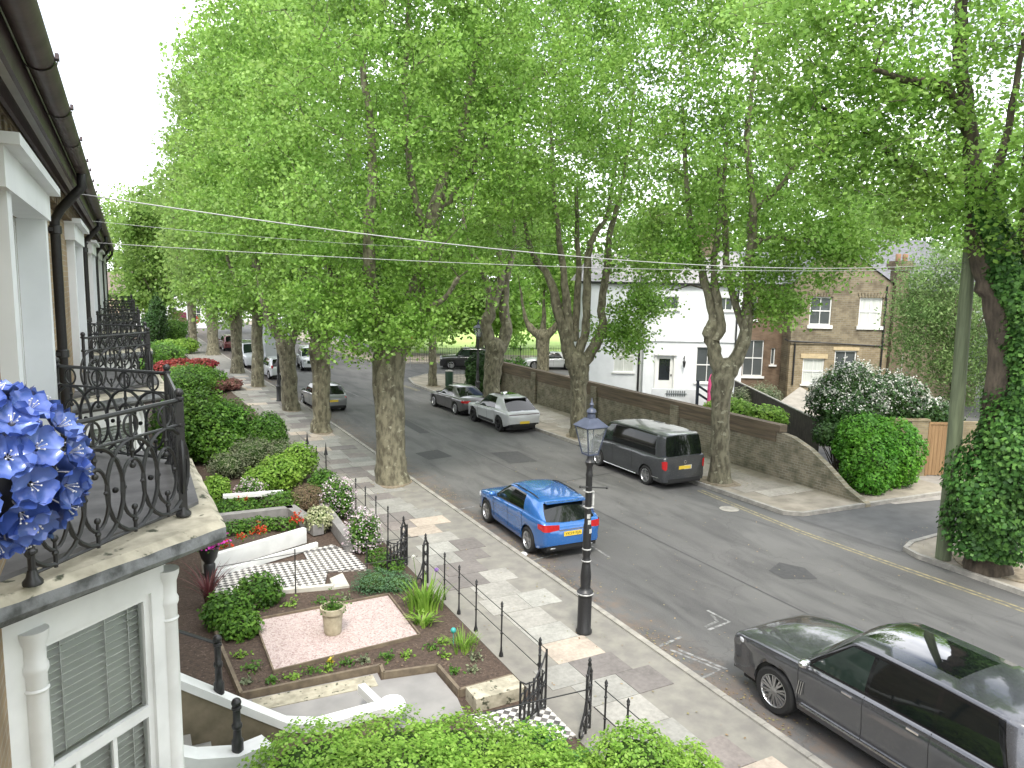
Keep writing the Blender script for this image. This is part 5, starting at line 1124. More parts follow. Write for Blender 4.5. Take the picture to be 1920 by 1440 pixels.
# off-white coupe-like 4x4
PW = paint('chalk_white_paint', (.42, .43, .44), .3, .0); L = 2.34
SM = dict(len=4.68, w=1.92, fw=1.38, rw=-1.42, wr=.37, tw=.27, plan=PLAN(L, .84, .88), belt=([-2.34, -2.25, -1.9, -1.2, 0, .9, 1.6, 2.1, 2.34], [.80, .98, 1.06, 1.07, 1.0, .97, .93, .84, .62]),
          deck=([-2.34, -2.2, -1.8, 0, .7, 1.2, 1.8, 2.15, 2.34], [.82, 1.02, 1.10, 1.06, 1.05, 1.02, .94, .82, .64]), bot=PL_BOT(L, .30, .26, .42), cladding=0,
          gh=dict(yb=.93, yr=.69, fx=(1.02, .25), rx=(-2.15, -1.40), bx=[.82, .70, -.15, -.22, -1.00, -1.35, -1.85], tx=[.12, -.04, -.22, -.28, -.82, -1.0, -1.22], ty=['K', 'W1', 'K', 'W2', 'B', 'B'], roof=([-1.5, -1.1, -.4, 0, .3], [1.52, 1.57, 1.60, 1.59, 1.55]), bow=.16, rbow=.10),
          seams=[.82, -.18, -1.02], handles=[.0, -.86], mirror=.62, spokes=5, dbl=True, rim=DALLOY)
c = car('white_coupe_suv', 'chalk white sloping-backed 4x4 with black wheels parked behind the grey saloon', SM, (16.52, 32.55, 0), rad(91), PW)
for sgn in (1, -1): lump(c, 'headlight', CLRL, (2.02, sgn * .74, .80), (.18, .13, .08), sgn * -.5)
mb = MB(); mb.box(-2.30, -.80, .88, -2.27, .80, .92); mb.build('light_bar', M('smoked_red', (.10, .05, .06), .2), c)
for sgn in (1, -1):
    mb = MB(); mb.box(-.85, sgn * .935 - .012, .34, .75, sgn * .935 + .012, .47); mb.build('side_cladding', BLACK, c)
mb = MB(); mb.box(-2.335, -.62, .36, -2.28, .62, .60); mb.build('rear_valance', BLACK, c); plate(c, -2.345, .53, YPL)
mb = MB(); mb.box(-1.55, -.60, 1.545, -1.34, .60, 1.568); mb.build('spoiler', BLACK, c); mb = MB(); mb.box(-.75, -.42, 1.652, .0, .42, 1.664); mb.build('sunroof', ROOFG, c)
# grey saloon in front of it
PS = paint('gunmetal_paint', (.10, .095, .10)); L = 2.34
SS = dict(len=4.68, w=1.82, fw=1.42, rw=-1.40, wr=.335, tw=.22, plan=PLAN(L, .83, .85), belt=([-2.34, -2.2, -1.7, -1, 0, .9, 1.6, 2.1, 2.34], [.72, .90, .94, .95, .92, .89, .84, .75, .55]),
          deck=([-2.34, -2.22, -1.9, -1.5, 0, .7, 1.2, 1.8, 2.15, 2.34], [.76, .98, 1.02, 1.02, .98, .97, .94, .86, .74, .57]), bot=PL_BOT(L, .24, .22, .34),
          gh=dict(yb=.88, yr=.66, fx=(1.02, .12), rx=(-1.82, -.98), bx=[.80, .70, -.12, -.19, -.95, -1.15, -1.60], tx=[-.02, -.14, -.22, -.28, -.62, -.74, -.92], ty=['K', 'W1', 'K', 'W2', 'B', 'B'], roof=([-1.1, -.8, -.3, 0, .2], [1.33, 1.38, 1.42, 1.41, 1.37]), bow=.16, rbow=.10),
          seams=[.80, -.16, -1.0], handles=[.0, -.86], mirror=.62, spokes=5, dbl=True)
c = car('grey_saloon', 'gunmetal grey saloon parked in front of the chalk white 4x4', SS, (16.32, 37.5, 0), rad(92), PS)
wrap_lamp(c, SS, -2.12, .72, .86, .42)
for sgn in (1, -1): lump(c, 'headlight', CLRL, (2.02, sgn * .70, .66), (.2, .12, .07), sgn * -.5)
plate(c, -2.35, .55, YPL)
# small silver hatchback with rounded roof, half behind a trunk
PV = paint('silver_paint', (.17, .175, .18)); L = 1.92
def small(h, w=1.68): return dict(len=3.84, w=w, fw=1.22, rw=-1.24, wr=.31, tw=.2, plan=PLAN(1.92, .82, .88), belt=([-1.92, -1.84, -1.5, 0, .9, 1.4, 1.75, 1.92], [.72, .90, .95, .92, .88, .83, .76, .56]),
          deck=([-1.92, -1.8, -1.5, 0, .7, 1.2, 1.6, 1.92], [.75, .94, .98, .97, .96, .92, .82, .60]), bot=PL_BOT(1.92, .23, .22, .30),
          gh=dict(yb=.90, yr=.72, fx=(.95, .42), rx=(-1.80, -1.52), bx=[.78, .70, -.18, -.26, -1.1, -1.45, -1.6], tx=[.34, .22, -.2, -.28, -1.0, -1.22, -1.4], ty=['K', 'W1', 'K', 'W2', 'B', 'B'], roof=([-1.6, -1.3, -.5, .1, .5], [h - .09, h - .05, h - .02, h - .04, h - .08]), bow=.12, rbow=.06), seams=[.78, -.22], handles=[-.05], mirror=.62, spokes=5)
c = car('silver_hatchback', 'small grey hatchback with rounded back, partly hidden behind a plane trunk', small(1.42, 1.70), (9.62, 40.9, 0), rad(93), PV)
for sgn in (1, -1): lump(c, 'tail_light', REDL, (-1.84, sgn * .66, .72), (.06, .08, .12)); lump(c, 'headlight', CLRL, (1.62, sgn * .62, .70), (.12, .10, .09))
plate(c, -1.93, .62, YPL)
PX = paint('white_paintwork', (.50, .52, .54), .3, .0)
c = car('white_hatchback', 'small white hatchback showing its back between two plane trunks', small(1.50, 1.66), (9.55, 55.0, 0), rad(94), PX)
for sgn in (1, -1): lump(c, 'tail_light', REDL, (-1.84, sgn * .68, .92), (.05, .07, .12))
plate(c, -1.93, .62, YPL)
SU = dict(len=4.6, w=1.95, fw=1.4, rw=-1.4, wr=.37, tw=.25, plan=PLAN(2.3, .88, .90), belt=([-2.3, -2.2, -1.5, 0, 1.2, 1.8, 2.2, 2.3], [.9, 1.05, 1.08, 1.05, 1.02, .98, .88, .70]), deck=([-2.3, -2.2, -1.5, 0, 1, 1.5, 2.0, 2.2, 2.3], [.92, 1.08, 1.12, 1.1, 1.12, 1.09, 1.03, .92, .72]), bot=PL_BOT(2.3, .32, .30, .38),
          gh=dict(yb=.92, yr=.74, fx=(1.05, .5), rx=(-2.15, -1.95), bx=[.9, .82, -.1, -.17, -1.05, -1.1, -1.9], tx=[.42, .3, -.12, -.19, -1.0, -1.06, -1.75], ty=['K', 'W1', 'K', 'W2', 'K', 'W3'], roof=([-2, -1.5, -.5, .2, .6], [1.62, 1.68, 1.70, 1.69, 1.64]), bow=.12), seams=[.9, -.14, -1.08], handles=[.05, -.9], mirror=.74, spokes=5)
c = car('white_suv', 'white 4x4 facing the camera in the middle of the road, beside the notched plane trunk', dict(SU), (13.1, 59.5, 0), rad(-96), PX)
for sgn in (1, -1): lump(c, 'headlight', CLRL, (2.2, sgn * .78, .88), (.10, .14, .08))
mb = MB(); mb.box(2.28, -.55, .62, 2.325, .55, .86); mb.build('grille', M('green_black_grille', (.03, .05, .035), .4), c); plate(c, 2.33, .52, WPL)
c = car('white_van', 'pale van facing the camera by the left kerb, between two distant trunks', dict(SV, rim=ALLOY), (9.0, 62.9, 0), rad(-86), PX, cat='van')
c = car('black_suv', 'black 4x4 parked on the side street beyond the clipped hedge', dict(SU), (25.0, 55.6, 0), rad(158), paint('black_paint', (.02, .02, .022)))
for sgn in (1, -1): lump(c, 'headlight', CLRL, (2.2, sgn * .78, .88), (.10, .14, .08))
c = car('white_saloon', 'white saloon parked on the side street in front of the park railings', dict(SS), (31.6, 53.4, 0), rad(156), PX)
c = car('maroon_hatchback', 'distant dark hatchback with maroon sides parked beyond the last near lamp post', small(1.5), (9.15, 77.5, 0), rad(92), paint('maroon_paint', (.12, .015, .02)))
# white box van with faint lettering
bv = thing('box_van', 'tall white box van with dark lettering high on its back, behind the white hatchback', 'van', (10.6, 63.5, 0), rad(94))
mb = MB(); mb.box(-3.2, -1.08, .75, 1.1, 1.08, 3.35); mb.box(-3.24, -1.1, .70, -3.20, 1.1, 3.40)
mb.build('box', PX, bv); mb = MB(); mb.add([(1.15, -1, .4), (2.6, -1, .4), (2.6, -1, 1.2), (1.9, -.95, 2.2), (1.15, -.95, 2.2), (1.15, 1, .4), (2.6, 1, .4), (2.6, 1, 1.2), (1.9, .95, 2.2), (1.15, .95, 2.2)], [(0, 1, 2, 3, 4), (9, 8, 7, 6, 5), (1, 6, 7, 2), (2, 7, 8, 3), (3, 8, 9, 4)]); mb.build('cab', PX, bv)
mb = MB(); mb.box(-3.1, -.8, .35, 1.2, .8, .72); mb.build('chassis', BLACK, bv)
for x in (-2.2, 1.9):
    for s in (1, -1): wheel(bv, x, s * .95, .38, .24, s)
mb = MB()
for k in range(5): mb.box(-3.262, .62 - k * .17, 2.55, -3.242, .72 - k * .17, 2.74); 
mb.lathe([(.0001, -.01), (.2, -.01), (.2, .01), (.0001, .01)], 12, (-3.252, -.52, 2.95), axis='X', cap=False); mb.build('lettering', M('dark_lettering', (.06, .07, .10), .6), bv)
for s in (1, -1): lump(bv, 'tail_light', REDL, (-3.22, s * .92, .62), (.04, .1, .06))
# ------------------------------------------------------------------ street furniture
GREYS = M('grey_sticker_remnant', (.60, .60, .58), .7, c2=(.3, .3, .3), scale=8)
LBLUE = M('lantern_blue_black', (.035, .045, .075), .4, c2=(.06, .07, .11), scale=8)
LGLASS = bpy.data.materials.new('lantern_glass'); _n, _l, _b, _o = nodes_of(LGLASS)
_g = _n.new("ShaderNodeBsdfGlossy"); _g.inputs["Roughness"].default_value = .1; _t = _n.new("ShaderNodeBsdfTransparent"); _t.inputs[0].default_value = (.88, .9, .9, 1); _d = _n.new("ShaderNodeBsdfDiffuse"); _d.inputs[0].default_value = (.6, .62, .62, 1)
_m = _n.new("ShaderNodeMixShader"); _m.inputs[0].default_value = .17; _l.new(_t.outputs[0], _m.inputs[1]); _l.new(_d.outputs[0], _m.inputs[2]); _m2 = _n.new("ShaderNodeMixShader"); _m2.inputs[0].default_value = .08; _l.new(_m.outputs[0], _m2.inputs[1]); _l.new(_g.outputs[0], _m2.inputs[2]); _l.new(_m2.outputs[0], _o.inputs[0])
def lamp_post(label, x, y, detail=True, z=.1, h=1.0):
    t = thing('lamp_post', label, 'lamp post', (x, y, z), 0, 'old-style lamp posts')
    mb = MB(); prof = [(.165, 0), (.165, .05), (.14, .08), (.14, .78), (.165, .80), (.165, .86), (.12, .90), (.10, .95), (.11, 1.18), (.085, 1.42), (.075, 1.46), (.09, 1.50), (.075, 1.54), (.07, 1.60), (.085, 1.64), (.082, 2.2), (.068, 2.26), (.065, 3.2), (.075, 3.24), (.065, 3.28), (.058, 3.40), (.085, 3.46), (.10, 3.50), (.06, 3.56), (.05, 3.64)]
    mb.lathe(prof, 16); mb.build('column', IRON, t)
    mb = MB(); mb.tube([(-.20, 0, 3.02), (.34, -.12, 2.97)], .016, 6); mb.sphere((-.20, 0, 3.02), .028, 8, 5); mb.sphere((.34, -.12, 2.97), .028, 8, 5); mb.build('ladder_bar', IRON, t)
    ln = MB(); zb, zt = 3.66, 4.20; wb, wt = .11, .22
    for i, j in ((-1, -1), (1, -1), (1, 1), (-1, 1)): ln.beam((i * wb, j * wb, zb), (i * wt, j * wt, zt), .022, .022)
    for z, w in ((zb, wb), (zt, wt)):
        for a, b in (((-1, -1), (1, -1)), ((1, -1), (1, 1)), ((1, 1), (-1, 1)), ((-1, 1), (-1, -1))): ln.beam((a[0] * w, a[1] * w, z), (b[0] * w, b[1] * w, z), .028, .028)
    e = .255; ln.add([(-e, -e, zt + .01), (e, -e, zt + .01), (e, e, zt + .01), (-e, e, zt + .01), (-.09, -.09, zt + .17), (.09, -.09, zt + .17), (.09, .09, zt + .17), (-.09, .09, zt + .17)], [(0, 1, 5, 4), (1, 2, 6, 5), (2, 3, 7, 6), (3, 0, 4, 7), (3, 2, 1, 0)], 0)
    ln.lathe([(.085, zt + .17), (.075, zt + .26), (.10, zt + .28), (.085, zt + .33), (.03, zt + .37), (.03, zt + .40), (.045, zt + .43), (.02, zt + .47), (.004, zt + .56)], 12)
    l_ = ln.build('lantern', LBLUE, t)
    mb = MB(); a, b = wb - .006, wt - .006; mb.add([(-a, -a, zb), (a, -a, zb), (a, a, zb), (-a, a, zb), (-b, -b, zt), (b, -b, zt), (b, b, zt), (-b, b, zt)], [(0, 1, 5, 4), (1, 2, 6, 5), (2, 3, 7, 6), (3, 0, 4, 7)]); mb.build('glass', LGLASS, l_)
    mb = MB(); mb.sphere((0, 0, 4.0), .045, 10, 6, sz=1.6); mb.build('bulb', WPL, l_)
    if detail:
        mb = MB()
        for z, r in ((.83, .168), (1.50, .092), (1.74, .086)): mb.lathe([(r, -.015), (r + .006, 0), (r, .015)], 16, (0, 0, z), cap=False)
        for z, r, a in ((2.3, .073, 4.2), (2.12, .087, 4.6), (2.42, .071, 3.9)):
            vs = []
            for k in range(5):
                t_ = a + .25 * k; vs += [(r * math.cos(t_), r * math.sin(t_), z - .045), (r * math.cos(t_), r * math.sin(t_), z + .045)]
            mb.add(vs, [(2 * k, 2 * k + 2, 2 * k + 3, 2 * k + 1) for k in range(4)])
        mb.build('grey_band', GREYS, t)
        mb = MB(); mb.box(.07, -.04, 2.62, .11, .16, 3.02 - .12); mb.box(-.075, -.075, 2.90, .09, .09, 2.92); mb.box(-.075, -.075, 2.58, .09, .09, 2.60); mb.build('small_sign', GREYS, t)
    return t
lp = lamp_post('black lamp post with a glazed lantern at the kerb behind the blue car', 7.92, 11.78)
lamp_post('distant lamp post between the second and third plane trunks', 7.66, 43.2, False)
lamp_post('farthest near-side lamp post, rising in front of the fifth plane trunk', 7.5, 60.6, False)
lamp_post('lamp post standing before the clipped dark hedge on the far pavement', 19.2, 41.2, False)
# green wooden telegraph pole and its wires
GP = M('green_stained_pole', (.16, .19, .11), .85, c2=(.10, .12, .07), scale=3, stretch=(6, 6, .4), bmp=.2)
tp = thing('telegraph_pole', 'greenish wooden telegraph pole rising from the far pavement beside the ivy', 'pole', (18.75, 11.25, .1))
mb = MB(); mb.tube([(0, 0, 0), (-.02, .01, 3), (-.08, .04, 6), (-.13, .06, 9.3)], [.19, .175, .16, .14], 14); mb.build('shaft', GP, tp)
mb = MB(); mb.box(-.35, .02, 8.4, .10, .10, 8.5); mb.build('crossarm', IRON, tp)
WIRE = M('pale_cable', (.42, .42, .42), .6, scale=4)
def wire(label, a, b, sag, r):
    P = [Vector(a).lerp(Vector(b), i / 24) - Vector((0, 0, sag * 4 * (i / 24) * (1 - i / 24))) for i in range(25)]; mb = MB(); mb.tube([p - P[0] for p in P], r, 5); o = mb.build('overhead_cable', WIRE); o.location = P[0]; tag(o, label, 'cable', 'cables from the eaves to the pole')
wire('thicker upper cable sagging from the nearest eaves across the road', (-.45, 9.95, 7.92), (18.6, 11.3, 7.75), .42, .0075)
wire('thin lower cable strung just beneath the thicker one from the nearest eaves', (-.45, 13.2, 7.5), (18.6, 11.3, 7.6), .20, .005)
wire('thin cable strung highest, crossing behind the first plane tree', (-.4, 14.5, 7.9), (18.6, 30.5, 8.9), .3, .004)
# signs, bin, railings near the junction
def sign(label, x, y, h, r, mat, post_r=.035, square=False, sec=None):
    t = thing('road_sign', label, 'road sign', (x, y, .1), rad(-25)); mb = MB(); mb.tube([(0, 0, 0), (0, 0, h + r)], post_r, 8); mb.build('post', M('grey_post', (.25, .26, .26), .6), t)
    mb = MB()
    if square: mb.box(-r * .75, -.05, h - r, r * .75, -.036, h + r)
    else: mb.lathe([(.0001, -.007), (r, -.007), (r, .007), (.0001, .007)], 20, (0, -.045, h), axis='Y', cap=False)
    f = mb.build('sign_face', mat, t)
    if sec: mb = MB(); sec(mb, h, r); mb.build('sign_mark', WPL, f)
    return t
RS = M('sign_red', (.55, .03, .03), .5, c2=(.5, .03, .03)); BS = M('sign_blue', (.05, .16, .38), .5, c2=(.04, .14, .34))
sign('blue and white parking sign on a pole at the far end of the garden wall', 20.95, 42.6, 1.75, .28, BS, square=True, sec=lambda mb, h, r: (mb.box(-.10, -.06, h - .06, .10, -.051, h + .02), mb.box(-.07, -.06, h + .06, .0, -.051, h + .13)))
sign('red no-entry sign with a white bar at the mouth of the side street', 20.6, 57.3, 2.2, .34, RS, sec=lambda mb, h, r: mb.box(-.22, -.06, h - .06, .22, -.053, h + .06))
sign('distant round red sign beside the last near trunks', 7.0, 88, 2.3, .42, RS, sec=lambda mb, h, r: mb.box(-.25, -.06, h - .07, .25, -.053, h + .07))
lb = thing('litter_bin', 'dark green litter bin with pale lid beside the slim corner plane tree', 'bin', (19.15, 45.6, .1)); mb = MB(); mb.lathe([(.24, 0), (.26, .1), (.27, .95), (.25, 1.0)], 16); mb.build('bin_body', M('bin_green', (.02, .06, .035), .5), lb); mb = MB(); mb.lathe([(.28, 1.02), (.26, 1.08), (.05, 1.12)], 16); mb.build('bin_lid', CONC, lb)
def railing(name, label, A, B, h, gap, mat=IRON, bar=.011, rails=(.12, .9), postgap=2.2, z=.1):
    L = math.dist(A, B); t = thing(name, label, 'railing', (A[0], A[1], z), math.atan2(B[1] - A[1], B[0] - A[0])); mb = MB()
    for k in rails: mb.beam((0, 0, h * k), (L, 0, h * k), .02, .03)
    n = int(L / gap)
    for i in range(1, n):
        mb.tube([(i * gap, 0, 0), (i * gap, 0, h * .97), (i * gap, 0, h * 1.05)], [bar, bar, .002], 4)
    mb.build('bars', mat, t); m = max(1, int(L / postgap))
    for i in range(m + 1): x = L * i / m; mb = MB(); mb.tube([(x, 0, 0), (x, 0, h * 1.02)], .03, 6); mb.sphere((x, 0, h * 1.05), .045, 8, 5); mb.build('post', mat, t)
    return t
railing('corner_railing', 'black railings between the litter bin and the clipped hedge', (19.6, 46.6), (20.9, 42.6), 1.25, .14)
railing('park_railing', 'black park railings behind the white saloon on the side street', (26.0, 58.4), (46, 50.5), 1.5, .22)
railing('side_street_railing', 'black railings across the road beyond the side street corner', (21.5, 61.5), (26.0, 59.3), 1.3, .2)
# gate, brick pier and yard wall by the driveway
gwl = thing('yard_wall', 'yellow brick yard wall and dark drainpipe beside the wooden gate', 'wall', (26.0, 17.7, 0), rad(-27.67)); mb = MB(); mb.box(-.6, 0, 0, 1.05, .22, 2.15); mb.box(-.65, -.03, 2.15, 1.1, .25, 2.22); mb.build('brickwork', brick_mat('yard_brick', (.30, .245, .15), (.22, .18, .115), (.28, .25, .20), plane='XZ'), gwl)
mb = MB(); mb.box(2.1, 0, 0, 6, .22, 2.15); mb.build('brickwork', MATS['yard_brick'], gwl)
mb = MB(); mb.tube([(.32, -.06, 0), (.32, -.06, 2.15)], .05, 8); mb.build('drainpipe', IRON, gwl)
GWD = M('orange_timber', (.32, .20, .10), .75, c2=(.24, .145, .07), scale=3, stretch=(5, 5, .4))
wg = thing('wooden_gate', 'orange-brown wooden gate in the yard wall behind the pole', 'gate', (26.95, 17.2, 0), rad(-27.67)); 
mb = MB()
for k in range(7): mb.box(k * .14, .05, .05, k * .14 + .132, .08, 2.02 + .0 * k)
mb.build('boards', GWD, wg); mb = MB(); mb.box(-.0, .02, .0, .07, .049, 2.12); mb.box(.93, .02, 0, 1.0, .049, 2.12); mb.box(.07, .02, 2.03, .93, .049, 2.12); mb.build('gate_frame', GWD, wg)
# garden fence and shed behind the wall
sf = thing('dark_fence', 'dark board fence running back from the garden wall to the recess', 'fence', (0, 0, 0), rad(-27.67)); mb = MB()
fa, fb = Vector((12.4, 41.0, 0)), Vector((12.1, 28.6, 0)); n = 60
for k in range(n):
    p = fa.lerp(fb, k / n); q = fa.lerp(fb, (k + .9) / n); mb.beam(p + Vector((0, 0, .95)), q + Vector((0, 0, .95)), .03, 1.9)
mb.build('boards', M('dark_boards', (.07, .06, .05), .85, c2=(.04, .035, .03), scale=5), sf); mb = MB(); mb.beam(fa + Vector((0, 0, 1.93)), fb + Vector((0, 0, 1.93)), .09, .05); mb.build('capping', CONC, sf)
sh = thing('garden_shed', 'low shed with a pale flat-pitched roof beside the board fence', 'shed', (0, 0, 0), rad(-27.67)); mb = MB(); mb.box(13.2, 33.6, 0, 14.8, 36.0, 1.2); mb.build('shed_wall', MATS['dark_boards'], sh)
mb = MB(); mb.add([(13.51, 33, 1.17), (15.4, 34.8, 1.5), (14.49, 37, 2.17), (12.74, 35, 1.64), (13.51, 33, 1.09), (15.4, 34.8, 1.42), (14.49, 37, 2.09), (12.74, 35, 1.56)], [(0, 1, 2, 3), (7, 6, 5, 4), (0, 4, 5, 1), (1, 5, 6, 2), (2, 6, 7, 3), (3, 7, 4, 0)]); mb.build('roof', M('shed_roof', (.33, .30, .26), .9, c2=(.25, .23, .20), scale=3), sh)
# ------------------------------------------------------------------ front gardens
GRAVEL = bpy.data.materials.new('pink_gravel'); n, l, b, o = nodes_of(GRAVEL)
tc = n.new("ShaderNodeTexCoord"); vo = n.new("ShaderNodeTexVoronoi"); vo.inputs["Scale"].default_value = 34; l.new(tc.outputs["Object"], vo.inputs["Vector"])
c = ramp(n, l, vo.outputs["Color"], [(0.0, (.26, .19, .18)), (.35, (.43, .34, .32)), (.65, (.52, .44, .42)), (1.0, (.36, .26, .24))]); l.new(c, b.inputs["Base Color"]); b.inputs["Roughness"].default_value = .9; bump(n, l, b, vo.outputs["Distance"], .8, .02)
EDGE = M('timber_edging', (.20, .16, .11), .9, c2=(.12, .095, .07), scale=6, bmp=.2)
PATHG = M('grey_path', (.30, .29, .28), .85, c2=(.22, .215, .21), scale=1.5, bmp=.1)
mb = MB(); mb.prism([(-8, 3), (5.9, 3), (5.9, 60), (5.2, 75), (4.0, 120), (-8, 120)], -.04, .075); struct(mb.build('front_garden_ground', SOIL))
mb = MB(); mb.prism([(1.35, 14.2), (1.47, 12.2), (3.83, 12.1), (3.78, 11.83), (4.74, 11.67), (4.76, 10.75), (5.72, 10.8), (5.80, 15.5), (1.5, 16.4)], .05, .13)
nmb = len(mb.v); struct(mb.build('soil_bed', SOIL))
mb = MB(); rr = random.Random(4)
for _ in range(420):
    x, y = rr.uniform(1.4, 5.75), rr.uniform(10.8, 16.2)
    if not inside([(1.4, 14.2), (1.5, 12.25), (3.85, 12.15), (4.78, 11.7), (4.8, 10.8), (5.7, 10.85), (5.75, 15.4), (1.55, 16.2)], x, y) or (2.0 < x < 4.95 and 12.7 < y < 15.05): continue
    s = rr.uniform(.012, .045); mb.sphere((x, y, .13), s, 5, 3, sz=.6)
mb.sm = [False] * len(mb.sm); o = struct(mb.build('soil_clods', M('dry_clod', (.16, .115, .085), .95, c2=(.07, .05, .036), scale=20))); o['kind'] = 'stuff'; o['label'] = 'loose clods and bark chips on the soil bed round the gravel square'; o['category'] = 'soil'
mb = MB(); mb.prism([(2.09, 14.92), (4.88, 14.98), (4.83, 12.92), (2.08, 12.74)], .10, .155); struct(mb.build('gravel_square', GRAVEL))
ge = thing('gravel_edging', 'thin timber edging boards framing the pink gravel square', 'edging', (3.5, 13.9, .1)); mb = MB(); G4 = [(2.07, 14.94), (4.90, 15.0), (4.85, 12.90), (2.06, 12.72)]
for i in range(4): a, b_ = G4[i], G4[(i + 1) % 4]; mb.beam((a[0] - 3.5, a[1] - 13.9, .05), (b_[0] - 3.5, b_[1] - 13.9, .05), .03, .1)
mb.build('boards', EDGE, ge)
ke = thing('bed_edging', 'weathered timber kerb stepping round the near side of the soil bed', 'edging', (3.5, 12, .1)); mb = MB(); K_ = [(1.33, 16.3), (1.33, 14.2), (1.45, 12.17), (3.80, 12.08), (3.76, 11.80), (4.72, 11.64), (4.74, 10.72), (5.75, 10.76)]
for a, b_ in zip(K_[:-1], K_[1:]): mb.beam((a[0] - 3.5, a[1] - 12, .05), (b_[0] - 3.5, b_[1] - 12, .05), .06, .14)
mb.build('boards', EDGE, ke)
mb = MB(); mb.prism([(1.3, 10.45), (1.5, 12.12), (3.72, 12.02), (3.7, 11.76), (4.66, 11.6), (4.68, 10.66), (4.6, 10.2), (1.3, 10.35)], .0, .10)
struct(mb.build('grey_path', PATHG))
mb = MB(); mb.prism([(1.6, 11.7), (3.6, 11.6), (3.62, 11.98), (1.6, 12.08)], .08, .112); mb.prism([(4.8, 10.18), (5.7, 10.18), (5.7, 10.62), (4.8, 10.6)], .05, .30); struct(mb.build('step_stone', STONE))
# parapets of the front steps
pp = thing('step_parapet', 'white painted parapet sloping down the far side of the front steps, with a rounded end', 'parapet', (1, 10.3, .1)); mb = MB()
L_ = [(-.72, 2.45), (.58, 1.50), (1.85, .58), (2.3, .44), (3.35, .46)]
for (a, za), (b_, zb) in zip(L_[:-1], L_[1:]):
    mb.add([(a - 1, -.12, za - .13), (b_ - 1, -.12, zb - .13), (b_ - 1, .12, zb - .13), (a - 1, .12, za - .13), (a - 1, -.12, za), (b_ - 1, -.12, zb), (b_ - 1, .12, zb), (a - 1, .12, za)], [(0, 3, 2, 1), (4, 5, 6, 7), (0, 1, 5, 4), (2, 3, 7, 6)])
mb.lathe([(.20, .30), (.21, .33), (.21, .43), (.18, .475), (.0001, .48)], 18, (2.42, 0, 0)); mb.beam((2.25, .1, .38), (2.15, .75, .36), .12, .14); mb.build('coping', WHITE, pp)
mb = MB()
for (a, za), (b_, zb) in zip(L_[:-1], L_[1:]): mb.add([(a - 1, -.10, -.05), (b_ - 1, -.10, -.05), (b_ - 1, .10, -.05), (a - 1, .10, -.05), (a - 1, -.10, za - .131), (b_ - 1, -.10, zb - .131), (b_ - 1, .10, zb - .131), (a - 1, .10, za - .131)], [(0, 1, 5, 4), (2, 3, 7, 6), (4, 5, 6, 7), (1, 2, 6, 5)])
mb.build('parapet_wall', M('brown_render', (.24, .20, .14), .9, c2=(.14, .12, .08), scale=3, bmp=.2), pp)
p2 = thing('step_parapet', 'white parapet on the near side of the front steps, half buried in the hedge', 'parapet', (1, 8.9, .1)); mb = MB(); L2_ = [(-.72, 1.95), (.55, 1.30), (1.0, 1.20), (1.3, 1.25), (1.42, 1.1)]
for (a, za), (b_, zb) in zip(L2_[:-1], L2_[1:]): mb.add([(a - 1, -.13, 0), (b_ - 1, -.13, 0), (b_ - 1, .13, 0), (a - 1, .13, 0), (a - 1, -.13, za), (b_ - 1, -.13, zb), (b_ - 1, .13, zb), (a - 1, .13, za)], [(4, 5, 6, 7), (0, 1, 5, 4), (2, 3, 7, 6), (1, 2, 6, 5)])
mb.build('coping', WHITE, p2)
st = thing('front_steps', 'grey stone front steps between the two white parapets', 'steps', (1, 9.6, .1)); mb = MB()
for k in range(8): mb.box(1.30 - k * .25 - 1, -.58, 0, 1.55 - k * .25 - 1, .58, .08 + k * .18)
mb.build('treads', CONC, st)
def newel(label, x, y, z, h):
    t = thing('newel_post', label, 'post', (x, y, z), 0); mb = MB(); mb.lathe([(.07, 0), (.07, .16), (.05, .19), (.045, h * .45), (.062, h * .48), (.062, h * .54), (.045, h * .57), (.045, h * .82), (.06, h * .84), (.055, h * .88), (.03, h * .9)], 12); mb.build('shaft', IRON, t); mb = MB(); mb.sphere((0, 0, h * .95), .06, 12, 8); mb.build('ball', IRON, t); return t
newel('black cast-iron post with ball top on the far white parapet', .94, 10.3, 1.32, .84)
newel('black cast-iron post with ball top on the near white parapet beside the hedge', 1.0, 8.9, 1.28, .68)
hr = thing('handrail', 'black handrail running from the house to the post on the far parapet', 'handrail', (.94, 10.3, 2.05)); mb = MB(); mb.tube([(0, 0, 0), (-1.6, .1, .9)], .022, 6); mb.build('rail', IRON, hr)
